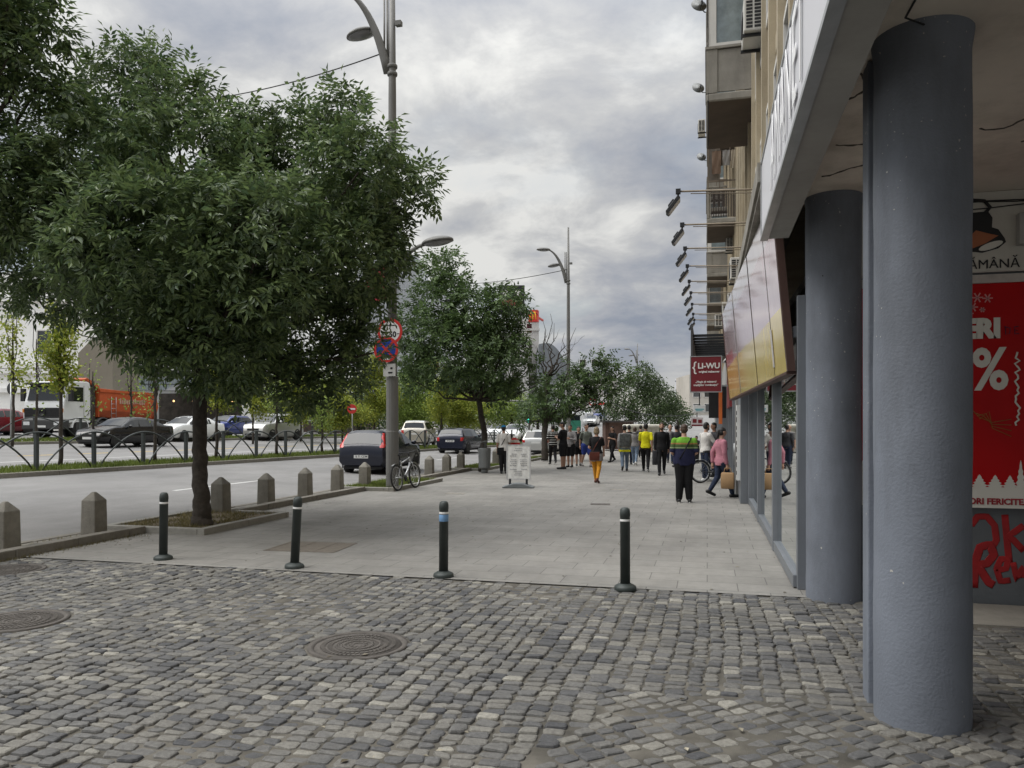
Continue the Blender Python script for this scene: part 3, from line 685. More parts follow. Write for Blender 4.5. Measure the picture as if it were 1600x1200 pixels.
def board(px, py, w, h, D, m, label, name='hanging_sign', th=.06):
    p = at(px, py, D); mb = MB(); mb.box(-w/2, w/2, -th/2, th/2, -h/2, h/2); o = mb.build(name, m, bevel=.008); o.location = p; o.rotation_euler.z = YAW*.3
    mb = MB(); mb.box(-.02, .02, -th*.4, th*.4, h/2, h/2 + .5); mb.build('bracket', DKMET, o); return tag(o, label, 'sign')
o = board(1093, 639, .50, .30, 32, WHITE, 'small white hanging sign under the red projecting sign'); mb = MB(); mb.box(-.18, .18, -.036, -.028, -.03, .01); mb.box(-.15, .12, -.036, -.028, -.09, -.06); mb.build('print', mat('teal_print', (.1, .4, .45), .5), o)
o = board(1089, 659, .55, .42, 36, mat('poster_white', (.55, .5, .5), .6, 0, .1, 3), 'white poster board with red blots beside the bearded man', 'poster_board'); mb = MB(); mb.box(-.25, .25, -.036, -.028, -.2, -.13); mb.box(-.2, -.02, -.036, -.028, -.05, .13); mb.box(.05, .22, -.036, -.028, -.06, .1); mb.build('print', REDS, o)

# posters and graffiti on the cross wall
YW = 8.32
def wallpt(px, py):
    u = (px - 800)/F; D = (YW - .05)/(CY + u*SY); return at(px, py, D)
PRED = mat('poster_red', (.42, .004, .006), .35, 0, .10, 1.2, spec=.12, dirt=.2); PWH = mat('poster_white_print', (.66, .64, .58), .5, 0, .05, 3)
a = wallpt(1345, 795); b = wallpt(1590, 441)
t = thing('red_poster', 'large red winter sale poster with white percent sign on the arcade wall', 'poster', (1.5, YW, a.z))
x0, x1, z0, z1 = 1.30, 4.3, wallpt(1560, 794).z, b.z
mb = MB(); mb.box(x0, x1, YW - .05, YW - .005, z0, z1); bw(mb, 'panel', PRED, t)
mb = MB(); mb.box(x0, x1, YW - .053, YW - .0505, z0, z0 + .20)
random.seed(5); xx = x0
while xx < x1 - .06:
    w = random.uniform(.10, .2); h = random.uniform(.1, .3); zb = z0 + .19; n = 5; P = [(xx - .03, zb), (xx + w + .03, zb)]
    Lp = []; Rp = []
    for i in range(n):
        f0 = i/n; hw = w/2*(1 - f0); Lp.append((xx + w/2 - hw, zb + h*f0)); Lp.append((xx + w/2 - hw*.55, zb + h*(f0 + .5/n))); Rp.append((xx + w/2 + hw, zb + h*f0)); Rp.append((xx + w/2 + hw*.55, zb + h*(f0 + .5/n)))
    poly = Lp + [(xx + w/2, zb + h)] + Rp[::-1]
    mb.prism([(min(max(q[0], x0), x1), YW - .0535 - .0004*(len(mb.f) % 3), q[1]) for q in poly], (0, .003, 0)); xx += w*.75
bw(mb, 'snowy_forest_print', PWH, t)
def wtxt(body, px, py, size, m, t, align='CENTER', off=.056, **k):
    p = wallpt(px, py); o = text_mesh('lettering', body, size, m, t, frame_M((p.x, YW - off, p.z), (1, 0, 0), (0, 0, 1)), ext=.002, align=align, **k); o.location = -t.location; return o
wtxt('ERI', 1563, 514, .245, PWH, t, 'RIGHT', bold=.016); wtxt('%', 1547, 580, .55, PWH, t, 'CENTER', bold=.014, sx=.82)
wtxt('TORI FERICITE.', 1602, 785, .080, mat('poster_red_text', (.30, .02, .03), .5), t, 'RIGHT', bold=.003)
mb = MB()
for (px, py, r) in ((1527, 465, .05), (1543, 466, .045), (1520, 480, .045), (1535, 484, .025), (1512, 490, .05)):
    c = wallpt(px, py)
    for k in range(6): a_ = PI*k/3; mb.prism([(c.x + r*math.cos(a_) + .006*math.sin(a_)*s_, YW - .053, c.z + r*math.sin(a_) - .006*math.cos(a_)*s_) for s_ in (-1, 1)] + [(c.x - .006*math.sin(a_)*s_, YW - .053, c.z + .006*math.cos(a_)*s_) for s_ in (-1, 1)], (0, .002, 0))
bw(mb, 'snowflake_print', mat('pink_print', (.6, .25, .25), .5), t)
def ink(pts, r, m, name, par, off=.058):
    P = [wallpt(*q) for q in pts]; mb = MB(); mb.tube([(p.x, YW - off, p.z) for p in P], r, 6, flat=.04); return bw(mb, name, m, par)
INKD = mat('marker_ink', (.04, .01, .04), .5); 
ink([(1570, 510), (1571, 523), (1577, 521), (1578, 513), (1569, 510)], .004, INKD, 'scrawl', t); ink([(1591, 510), (1584, 511), (1585, 516), (1590, 516), (1585, 516), (1585, 522), (1592, 521)], .004, INKD, 'scrawl', t)
sc = []; random.seed(9)
for k in range(26): sc.append((1589 + random.uniform(-4, 5), 550 + k*4.6))
ink(sc, .009, PWH, 'scrawl', t)
for k in range(4): ink([(1518 + 4*k, 640 + 5*k), (1530 + 5*k, 652 - 3*k), (1550, 660 + 3*k), (1580, 655 + 9*k)], .0035, mat('gold_marker', (.30, .12, .02), .5), 'scrawl', t)
t = thing('pawn_shop_sign', 'white sign with black lettering and bell shaped lamp picture above the red poster', 'shop sign', (1.5, YW, 3.2))
mb = MB(); mb.box(1.30, 4.3, YW - .045, YW - .005, wallpt(1560, 423).z, 3.945); bw(mb, 'panel', mat('dirty_white_panel', (.52, .50, .45), .5, 0, .08, 1.5, dirt=.35), t)
mb = MB(); mb.box(1.30, 4.3, YW - .047, YW - .003, z1 + .005, wallpt(1560, 428).z); mb.box(1.3, 4.3, YW - .05, YW - .003, wallpt(1560, 424.5).z, wallpt(1560, 423).z); bw(mb, 'lower_band', mat('marble_band', (.50, .45, .42), .4, 0, .25, 4), t)
wtxt('TĂMÂNĂ', 1594, 411, .124, BLACK, t, 'RIGHT', off=.05, bold=0.0)
def wpoly(pts, m, nm, off): P = [wallpt(*q) for q in pts]; mb = MB(); mb.prism([(p.x, YW - off, p.z) for p in P], (0, .003, 0)); bw(mb, nm, m, t)
wpoly([(1500, 334), (1544, 330), (1551, 340), (1550, 355), (1560, 358), (1570, 372), (1572, 378), (1560, 388), (1535, 395), (1515, 393), (1500, 380)], BLACK, 'lamp_print', .049)
wpoly([(1512, 372), (1525, 360), (1545, 365), (1560, 368), (1540, 380), (1515, 390)], mat('copper_print', (.36, .12, .05), .4), 'lamp_print', .052)
wpoly([(1530 + 19*math.cos(a_) + 18, 384 + 5.5*math.sin(a_) - 6*math.cos(a_)) for a_ in np.linspace(0, 2*PI, 16)[:-1]], PWH, 'lamp_print', .055)
ink([(1505, 322), (1520, 313), (1538, 314), (1547, 324), (1540, 332)], .018, BLACK, 'lamp_print', t, .052)
t = thing('junction_box', 'small grey junction box with cables over the white pawn shop sign', 'junction box', (3.0, YW - .05, 3.5))
p = wallpt(1598, 358); mb = MB(); mb.box(p.x - .06, p.x + .16, YW - .15, YW - .05, p.z - .16, p.z + .14); bw(mb, 'box', mat('grey_plastic', (.35, .34, .32), .6), t, bevel=.01)
mb = MB()
for k, (z_, dz) in enumerate(((3.86, .03), (3.83, -.02), (3.79, .02))): mb.tube([(1.6 + .25*i, YW - .07 - .01*k, z_ + dz*math.sin(i*.9 + k)) for i in range(9)], .006, 5)
mb.tube([(p.x + .05, YW - .08, p.z + .14), (p.x + .06, YW - .08, 3.93)], .008, 5); bw(mb, 'cables', BLACK, t)
GRAF = mat('red_spray_paint', (.30, .010, .012), .6, 0, .25, 6)
gs = [([(1520, 822), (1530, 808), (1545, 808), (1557, 822), (1560, 845), (1550, 862)], .028), ([(1573, 805), (1577, 850), (1580, 880)], .028), ([(1603, 822), (1580, 838), (1603, 862)], .028),
      ([(1524, 920), (1526, 880), (1534, 856), (1550, 852), (1556, 868), (1545, 882), (1530, 884), (1548, 912), (1556, 916)], .035), ([(1558, 893), (1575, 890), (1578, 876), (1567, 874), (1560, 890), (1566, 910), (1582, 908)], .026), ([(1586, 880), (1592, 908), (1600, 888), (1606, 908), (1614, 880)], .024)]
mb = MB()
for i, (pts_, r_) in enumerate(gs):
    P = [wallpt(*q) for q in pts_]; S = []
    for j in range(len(P) - 1):
        for q in range(4): S.append(P[j].lerp(P[j+1], q/4))
    S.append(P[-1]); mb.tube([(q.x, YW - .001 - .0006*i, q.z) for q in S], r_*1.1, 10, flat=.02)
bw(mb, 'graffiti', GRAF, B)

# ---------------------------------------------------------------- floodlights on arms, air conditioners, dishes
ARMM = mat('weathered_arm', (.23, .19, .14), .6, .3, .2, 5)
LNAMES = ['nearest and largest floodlight', 'second floodlight from the camera', 'third floodlight from the camera', 'fourth floodlight from the camera', 'middle floodlight of the nine', 'sixth floodlight along the ledge', 'third floodlight from the far end', 'second floodlight from the far end', 'farthest and smallest floodlight']
def floodlight():
    t = thing('floodlight', 'x', 'floodlight', (.9, 0, 4.6), 0, 'floodlights on arms above the shops')
    mb = MB(); mb.tube([(.15, 0, -.06), (-.35, 0, -.035), (-1.24, 0, 0)], .012, 6); mb.tube([(.1, .03, -.09), (-.5, .03, -.06), (-1.1, .02, -.03)], .006, 5); mb.build('arm', ARMM, t)
    mb = MB(); mb.tube([(-1.24, 0, .02), (-1.26, 0, -.10)], .014, 6); mb.cbox((-1.25, 0, 0), (.06, .05, .06)); mb.build('bracket', DKMET, t)
    MM = Matrix.Translation((-1.30, 0, -.16)) @ Matrix.Rotation(R(-52), 4, 'Y')
    mb = MB(); mb.box(-.14, .10, -.10, .10, -.022, .022, M=MM); mb.box(-.06, .04, -.06, .06, .022, .05, M=MM)
    h = mb.build('lamp_head', DKMET, t, bevel=.008); mb = MB(); mb.box(-.125, .085, -.085, .085, -.028, -.022, M=MM); mb.build('glass', mat('lamp_glass', (.3, .31, .32), .15, 0, .05, 3, spec=.8), h)
    return t
fl = floodlight()
for k in range(9):
    D = 9.5*(1 + .153*k); y = at(1100, 400, D).y; o = fl if k == 0 else dup(fl)
    o.location = (.9, y, 4.6 + random.uniform(-.03, .03)); o.rotation_euler.z = random.uniform(-.05, .05); o['label'] = LNAMES[k] + ' on a long arm above the shop signs'
ACW = mat('ac_white', (.58, .57, .53), .5, 0, .06, 2, dirt=.3)
def ac(px, py, D, label, s=1.0, wallx=1.0):
    p = at(px, py, D); t = thing('air_conditioner', label, 'air conditioner', (wallx, p.y, p.z), 0, 'air conditioners on the facade')
    mb = MB(); mb.box(-.42*s, -.10, -.0, .80*s, -.28*s, .28*s); mb.build('casing', ACW, t, bevel=.02)
    mb = MB()
    for i in range(2):
        for j in range(8): mb.box(-.38*s + i*.13*s, -.28*s + i*.13*s, -.006, .002, -.23*s + j*.058*s, -.192*s + j*.058*s)
    mb.build('vent_slots', BLACK, t)
    mb = MB(); mb.tube([(-.425*s, .38*s, 0), (-.44*s, .38*s, 0)], .22*s, 20); mb.build('fan_grille', DKMET, t)
    mb = MB(); mb.box(-.44*s, .12, .08*s, .12*s, -.33*s, -.285*s); mb.box(-.44*s, .12, .65*s, .69*s, -.33*s, -.285*s); mb.build('bracket', DKMET, t)
ac(1143, 419, 20, 'white air conditioner with slotted side between floodlight arms', 1.0); ac(1180, 20, 13.2, 'air conditioner high beside the glazed balcony with rusty bracket', 1.05, 1.05); ac(1126, 484, 28, 'air conditioner low on the facade, nearer of the two above the dark awning', 1.0, .95); ac(1114, 500, 34, 'air conditioner low on the facade, farther of the two above the dark awning', 1.0, .75)
def dish(px, py, D, d, label):
    p = at(px, py, D); t = thing('satellite_dish', label, 'satellite dish', p, 0, 'satellite dishes on the balconies')
    MM = Matrix.Rotation(R(20), 4, 'Z') @ Matrix.Rotation(R(68), 4, 'X'); prof = [(d/2*i/8, -.07*d*(1 - (i/8)**2)) for i in range(9)]
    mb = MB(); mb.lathe(prof[::-1] + [(x*1.0, z - .012) for x, z in prof], 24, M=MM); mb.build('reflector', mat('dish_grey', (.30, .31, .31), .6, 0, .06, 4), t)
    mb = MB(); mb.tube([MM @ Vector((0, -d*.5, 0)), MM @ Vector((0, -.35*d, .5*d))], .012, 6); mb.cbox(MM @ Vector((0, -.33*d, .5*d)), (.06, .06, .1)); mb.tube([MM @ Vector((0, 0, -.07*d)), (.2, .25, -.15), (.35, .3, -.15)], .02, 6); mb.build('feed_arm', DKMET, t)
dish(1092, 8, 27.5, .56, 'grey satellite dish cut by the top edge, higher of the two on the balconies'); dish(1091, 137, 37, .60, 'grey satellite dish beside the concrete balcony, lower of the two')

ac(1094, 196, 31, 'air conditioner hung on the outer face of an upper balcony', .9, .02); ac(1118, 468, 25, 'small air conditioner beside the farther floodlights', .8, .98); ac(1135, 380, 27, 'air conditioner half hidden behind the third floodlight arm', .8, .98)
dish(1096, 245, 44, .55, 'tiny grey satellite dish under the concrete balcony silhouette')
def washing_line():
    t = thing('washing_line', 'washing line with brown and grey cloths on the slatted balcony', 'washing line', (.1, 25.85, 9.6))
    mb = MB(); mb.tube([(0, -.12, 1.0), (.8, -.12, 1.0)], .006, 5); mb.build('line', BLACK, t)
    for k, (x, w_, h_, c_) in enumerate(((.05, .28, .75, (.15, .10, .07)), (.38, .22, .5, (.22, .21, .2)), (.64, .12, .6, (.3, .26, .2)))):
        mb = MB(); mb.grid([[(x + w_*i/5, -.12 + .02*math.sin(i*2 + j), 1.0 - h_*j/6) for i in range(6)] for j in range(7)]); mb.build('cloth', mat('laundry_%d' % k, c_, .9), t, recalc=False)
washing_line()
mb = MB(); mb.box(.62, .98, 15.2, 15.5, 4.36, 5.0); tag(mb.build('meter_box', mat('beige_box', (.33, .29, .21), .7, 0, .1, 3, dirt=.4), bevel=.02), 'beige meter box standing on the concrete ledge', 'meter box')
for k, (x, y, z) in enumerate(((.93, 4.72, 2.66), (1.06, 4.665, 1.73))):
    pass

p = ground(1152, 771); t = thing('litter_bin', 'small grey cylindrical bin by the shop door behind the paper bag', 'litter bin', (p.x, p.y, 0))
mb = MB(); mb.lathe([(.12, 0), (.13, .02), (.13, .46), (.115, .47), (.10, .40)], 20); mb.build('body', STEEL, t); mb = MB(); mb.lathe([(.132, .44), (.14, .45), (.14, .56), (.10, .60), (0, .61)], 20); mb.build('hood', GALV, t)
t = thing('security_camera', 'small white security camera above the square projecting sign', 'camera', (.64, 19.9, 3.35))
mb = MB(); mb.tube([(0, 0, 0), (-.16, -.05, .0)], .02, 8); mb.build('bracket', WHITE, t); mb = MB(); mb.tube([(-.16, .02, .0), (-.20, -.22, -.06)], .05, 12); mb.build('housing', WHITE, t); mb = MB(); mb.tube([(-.20, -.222, -.06), (-.202, -.232, -.062)], .035, 12); mb.build('lens', BLACK, t)
# small scars on the near column: a drilled hole and a scratched cross
col1 = [o for o in B.children if o.name.startswith('arcade_column')][1]
def on_col(px, py):
    d = (at(px, py, 1.0) - Vector((0, 0, CAMH))); d2 = Vector((d.x, d.y)); c2 = Vector((1.21, 4.92)); a = d2.dot(d2); b = -2*d2.dot(c2); c = c2.dot(c2) - .2555**2; s = (-b - math.sqrt(max(0, b*b - 4*a*c)))/(2*a); return Vector((0, 0, CAMH)) + d*s
mb = MB(); mb.tube([on_col(1459, 389), on_col(1467, 386), on_col(1475, 389)], .0035, 5); mb.tube([on_col(1467, 381), on_col(1467, 392)], .002, 5); o = mb.build('scratch', BLACK, col1); o.location = -B.location
q = on_col(1457, 632); mb = MB(); mb.ell(q, (.008, .008, .006), 8, 6); o = mb.build('hole', BLACK, col1); o.location = -B.location
# ---------------------------------------------------------------- bollards
BGREEN = mat('bollard_dark_green', (.045, .055, .052), .5, .1, .2, 5, dirt=.3); BAND = mat('reflective_band', (.75, .75, .73), .3); BLUET = mat('blue_sticker', (.16, .30, .50), .5, 0, .2, 8)
def bollard(px, py, lean, label, sticker=False):
    p = ground(px, py); t = thing('metal_bollard', label, 'bollard', (p.x, p.y, 0), random.uniform(0, 1), 'dark steel bollards along the edge of the cobbles')
    t.rotation_euler = (0, R(lean), 0)
    mb = MB(); mb.lathe([(.052, .05), (.052, .76), (.054, .762), (.054, .80), (.048, .835), (.03, .85), (0, .853)], 24); mb.build('post', BGREEN, t)
    mb = MB(); mb.lathe([(.115, -.02), (.115, .028), (.105, .042), (.065, .062), (.054, .068), (.05, .05)], 24); mb.build('base', BGREEN, t)
    mb = MB(); mb.lathe([(.0528, .708), (.0532, .709), (.0532, .730), (.0528, .731)], 24); mb.build('band', BAND, t)
    if sticker: mb = MB(); mb.lathe([(.0532, .625), (.0537, .626), (.0537, .70), (.0532, .701)], 24); mb.build('sticker', BLUET, t)
bollard(255, 874, .8, 'dark green bollard with white band, leftmost of the four, near the tree'); bollard(460, 887, 3.2, 'dark green bollard leaning to the right near the square access cover')
bollard(693, 901, .3, 'dark green bollard with blue sticker under its white band', True); bollard(977, 921, -.2, 'dark green bollard standing nearest the shop windows, rightmost of the four')

STONE = mat('bollard_stone', (.225, .212, .182), .9, 0, .16, 7, bump=.5, bs=50, dirt=.55, ds=2)
def stone():
    t = thing('stone_bollard', 'x', 'bollard', (0, 0, 0), 0, 'square stone bollards along the kerb strip')
    s = .128; mb = MB(); b = .138
    R4 = lambda h, z: [(-h, -h, z), (h, -h, z), (h, h, z), (-h, h, z)]
    vs = R4(b, 0) + R4(s, .56) + R4(s - .005, .575) + R4(.025, .70); fs = [(3, 2, 1, 0), (12, 13, 14, 15)]
    for k in range(3): fs += [(4*k+i, 4*k+(i+1) % 4, 4*k+4+(i+1) % 4, 4*k+4+i) for i in range(4)]
    mb.add(vs, fs); mb.build('shaft', STONE, t, bevel=.014)
    return t
s0 = stone(); SB = [(8, 859), (147, 837), (345, 802), (416, 789), (477, 778), (527, 768), (570, 761), (671, 744.5), (698, 740.5), (720, 736.5), (775, 727.5)]
SL = ['stone bollard cut by the left edge of the picture', 'chipped pale stone bollard left of the nearest green bollard', 'stone bollard right behind the tree trunk', 'first stone bollard to the right of the tree pit', 'second stone bollard to the right of the tree pit', 'stone bollard in front of the dark hatchback\'s left corner', 'stone bollard beside the parked bicycle, just under the number plate',
      'first stone bollard past the bicycle', 'second stone bollard past the bicycle', 'third stone bollard past the bicycle', 'low stone bollard between litter bin and man in blue cap']
for i, (px, py) in enumerate(SB):
    uu = (px - 800)/F; p = at(px, 665, 9.07/(SY - uu*CY)) if i < 10 else ground(px, py); o = s0 if i == 0 else dup(s0); o.location = (p.x, p.y, .02); o.rotation_euler.z = random.uniform(-.06, .06); o.scale = (random.uniform(.96, 1.03),)*2 + (random.uniform(.95, 1.04),); o['label'] = SL[i]

# ---------------------------------------------------------------- lamp posts
def arc(p0, p1, p2, n=12): return [Vector(p0)*(1-t)**2 + Vector(p1)*2*t*(1-t) + Vector(p2)*t*t for t in [i/n for i in range(n+1)]]
LENS = mat('lamp_lens', (.16, .16, .17), .2, 0, .05, 2, spec=.7)
def head(mb, ml, p, dirv, s=1.0):
    d = Vector(dirv).normalized(); side = Vector((0, 0, 1)).cross(d).normalized(); up = d.cross(side)
    M = Matrix((d, side, up)).transposed().to_4x4(); M.translation = Vector(p) + d*.38*s
    mb.ell((0, 0, 0), (.46*s, .27*s, .15*s), 20, 6, M=M, z0=-.12, z1=1.0); ml.ell((0, 0, 0), (.43*s, .245*s, .10*s), 20, 5, M=M, z0=-1, z1=-.2)
def lamp_post(loc, label, low=True, top=14.6):
    t = thing('street_lamp', label, 'street lamp', loc, 0, 'tall double street lamps along the pavement')
    mb = MB(); n = 28
    mb.grid([[(r*(1 - .03*(j % 2))*math.cos(2*PI*j/n), r*(1 - .03*(j % 2))*math.sin(2*PI*j/n), z) for j in range(n)] for r, z in ((.165, 0), (.165, 1.55), (.158, 1.56), (.158, 2.9), (.165, 2.92), (.165, 2.98), (.12, 3.0))], close=True, smooth=False); mb.build('pole_sleeve', LAMPG, t)
    mb = MB(); mb.tube([(0, 0, 2.95), (0, 0, 7.2), (0, 0, 10.5), (0, 0, top)], [.125, .115, .10, .055], 16)
    for z in (3.6, 6.6, 10.9, 11.1): mb.lathe([(.13, z), (.135, z + .02), (.135, z + .06), (.13, z + .08)], 16)
    mb.build('pole', LAMPG, t)
    mb = MB(); ml = MB()
    L1 = arc((-.12, 0, 11.0), (-.55, -.15, 12.9), (-1.25, -.3, 13.15)); mb.tube(L1, [.13 - .09*i/12 for i in range(13)], 10, flat=.55)
    L2 = arc((-.42, -.1, 12.0), (-.6, .1, 12.25), (-.85, .2, 12.25)); mb.tube(L2, .05, 8)
    mb.tube([(-.13, .0, 11.1), (-.14, 0, 13.0)], .035, 8); mb.tube([(-.22, .0, 11.1), (-.23, 0, 13.0)], .028, 8)
    mb.cbox((.18, 0, 12.25), (.16, .14, .12)); mb.build('arm', LAMPG, t)
    mb = MB(); head(mb, ml, (-1.2, -.3, 13.14), (-1, -.2, .03)); h = mb.build('lamp_head', LAMPG, t); ml.build('lens', LENS, h)
    mb = MB(); ml = MB(); head(mb, ml, (-.62, .15, 12.24), (-1, .1, -.12), .95); h = mb.build('lamp_head', LAMPG, t); ml.build('lens', LENS, h)
    if low:
        mb = MB(); mb.tube(arc((.10, 0, 5.6), (.35, 0, 6.35), (.95, 0, 6.42)), [.085 - .04*i/12 for i in range(13)], 10, flat=.6); mb.build('pavement_lamp_arm', LAMPG, t)
        mb = MB(); ml = MB(); head(mb, ml, (.9, 0, 6.42), (1, 0, .10), .95); h = mb.build('lamp_head', LAMPG, t); ml.build('lens', LENS, h)
    return t
PL = Vector((-7.98, 18.75, 0)); pp = at(613, 766, 20.2); PL.x, PL.y = pp.x, pp.y
lamp_post(PL, 'tall grey street lamp with fluted sleeve and road signs beside the parked bicycle')
q = at(888, 700, 50); lamp_post((q.x, q.y, 0), 'tall grey street lamp far down the pavement, middle of the three', False)
q = at(996, 640, 118); lamp_post((q.x, q.y, .3), 'tiny distant street lamp above the dark trees', False, 14)
# red pennant panel on the first pole
mb = MB(); mb.box(-.75, -.16, -.015, .015, 5.0, 5.9); o = mb.build('pennant', mat('red_pennant', (.42, .03, .05), .6, 0, .1, 3)); o.location = PL; tag(o, 'red pennant fixed to the near street lamp, half hidden by leaves', 'banner')
REDP = mat('sign_red', (.50, .035, .03), .4, 0, .05, 3); BLUEP = mat('sign_blue', (.012, .045, .26), .4, 0, .05, 3); SWH = mat('sign_white', (.70, .70, .69), .4, 0, .04, 3)
def disc(mb, r0, r1, y, n=40, mi=0):
    if r0 <= 0: mb.prism([(r1*math.cos(2*PI*i/n), y, r1*math.sin(2*PI*i/n)) for i in range(n)], (0, .004, 0), mi)
    else:
        mb.grid([[(r*math.cos(2*PI*i/n), yy, r*math.sin(2*PI*i/n)) for i in range(n)] for r, yy in ((r0, y + .003), (r0, y), (r1, y), (r1, y + .003))], mi, False, close=True)
def round_sign(p, rz, r, label, kind):
    t = thing('road_sign', label, 'road sign', p, rz)
    mb = MB(); disc(mb, 0, r, 0); mb.build('back_plate', GALV, t); mb = MB(); disc(mb, 0, r*.97, -.006); mb.build('face', BLUEP if kind == 'stop' else (REDP if kind == 'entry' else SWH), t)
    if kind != 'entry': mb = MB(); disc(mb, r*.80, r, -.012); mb.build('ring', REDP, t)
    if kind == 'stop':
        mb = MB(); M1 = Matrix.Rotation(R(45), 4, 'Y'); M2 = Matrix.Rotation(R(-45), 4, 'Y'); mb.box(-r*.84, r*.84, -.0125, -.009, -r*.085, r*.085, M=M1); mb.box(-r*.84, r*.84, -.0135, -.0095, -r*.085, r*.085, M=M2); mb.build('cross', REDP, t)
        mb = MB(); mb.box(-.09, .11, -.016, -.010, -.27, -.225); mb.build('sticker', SWH, t)
    elif kind == '50':
        M_ = lambda z: frame_M((0, -.008, z), (1, 0, 0), (0, 0, 1)); text_mesh('lettering', '3,50', .20, BLACK, t, M_(-.08), bold=.006)
        mb = MB(); mb.box(-.14, .14, -.012, -.008, .15, .175); mb.box(-.012, .012, -.012, -.008, .06, .15); mb.box(-.25, -.17, -.012, -.008, -.09, -.07); mb.box(.19, .26, -.012, -.008, -.07, -.055); mb.build('bars', BLACK, t)
    elif kind == 'entry': mb = MB(); mb.box(-r*.68, r*.68, -.014, -.008, -r*.16, r*.16); mb.build('bar', SWH, t)
    mb = MB(); mb.tube([(0, .06, -r*.9), (0, .06, r*.9)], .03, 8); mb.build('clamp', GALV, t)
    return t
z_ = lambda py, D: CAMH + (HZ - py)/F*D
round_sign((PL.x + .02, PL.y - .20, z_(518, 20)), R(4), .34, 'white round restriction sign with red rim, upper sign on the lamp post', '50')
round_sign((PL.x - .08, PL.y - .22, z_(546, 20)), R(2), .34, 'blue round no stopping sign with red cross under the restriction sign', 'stop')
mb = MB(); mb.box(-.17, .17, -.01, .01, -.16, .16); o = mb.build('plate', mat('worn_plate', (.45, .45, .43), .5, 0, .2, 5)); o.location = (PL.x, PL.y - .19, z_(578, 20)); tag(o, 'small white plate under the no stopping sign', 'road sign')
mb = MB(); mb.box(-.03, .09, -.016, -.011, -.09, -.05); mb.box(.03, .09, -.016, -.011, .02, .07); mb.build('pictogram', BLACK, o)
# cables
def cable(a, b, sag, r, label):
    a, b = Vector(a), Vector(b); mb = MB(); P = [a.lerp(b, i/20) - Vector((0, 0, sag*4*(i/20)*(1 - i/20))) for i in range(21)]; mb.tube([p - a for p in P], r, 5); o = mb.build('cable', BLACK); o.location = a; tag(o, label, 'cable')
A0 = Vector((PL.x - .12, PL.y, z_(79, 20.2))); cable(A0, at(240, 160, 30), .35, .018, 'thin span wire from the near street lamp over the big tree')
cable(at(886, 421, 50), at(690, 444, 70), .3, .025, 'thin span wire from the middle street lamp across the sky')
cable(at(950, 626, 46), at(1084, 646, 40), .45, .018, 'thin wire hanging in front of the dark trees'); mb = None
cable((.0, 16.2, 14), (.02, 16.15, 7.4), .0, .010, 'black cable hanging down the concrete balcony')

# ---------------------------------------------------------------- arched railing on the medians
FMET = mat('railing_grey_green', (.052, .06, .06), .5, .2, .15, 4, dirt=.3)
def fence(name_lbl, fx, off, y0, y1, step, h):
    t = thing('arched_railing', name_lbl, 'railing', (fx(y0) + off, y0, road_z(fx(y0) + off)))
    bz = lambda y: Vector((fx(y) + off, y, road_z(fx(y) + off) + .10)); L0 = t.location
    ys = list(np.arange(y0, y1, step))
    for i, y in enumerate(ys):
        p = bz(y) - L0; mb = MB(); mb.box(p.x - .05, p.x + .05, p.y - .05, p.y + .05, p.z - .1, p.z + h); mb.build('post', FMET, t, bevel=.006)
        if 0 < i < len(ys) - 1:
            a, b = bz(ys[i-1]) - L0, bz(ys[i+1]) - L0; P = []
            for k in range(21):
                s = k/20; q = a.lerp(b, .035 + .93*s); q.z += (h*.99)*math.sin(PI*s)**.8; P.append(q)
            mb = MB(); mb.tube([q + Vector((.062, 0, 0)) for q in P], .028, 6); mb.build('arch', FMET, t)
fence('dark grey railing of crossing arches on the near grassy median', med_x, -.55, 12.0, 60, 1.92, 1.10)
fence('pale grey railing of crossing arches on the far median', med2_x, -1.2, 28, 74, 2.6, 1.15)

# ---------------------------------------------------------------- small street furniture
p = ground(757, 739); t = thing('litter_bin', 'grey cylindrical litter bin with raised rain cover by the kerb', 'litter bin', (p.x, p.y, 0), .2)
mb = MB(); n = 30
mb.grid([[(r*(1 - .02*(j % 2))*math.cos(2*PI*j/n), r*(1 - .02*(j % 2))*math.sin(2*PI*j/n), z) for j in range(n)] for r, z in ((.18, .16), (.21, .2), (.23, .86), (.22, .90), (.19, .90), (.18, .5))], close=True, smooth=False); mb.build('body', STEEL, t)
mb = MB(); mb.box(-.04, .04, .22, .30, 0, 1.15); mb.tube([(0, 0, 0), (0, 0, .18)], .12, 14); mb.build('post', STEEL, t); mb = MB(); mb.box(-.27, .27, -.26, .3, -.012, .012, M=Matrix.Translation((0, 0, 1.13)) @ Matrix.Rotation(R(-14), 4, 'Y')); mb.build('lid', STEEL, t, bevel=.008)

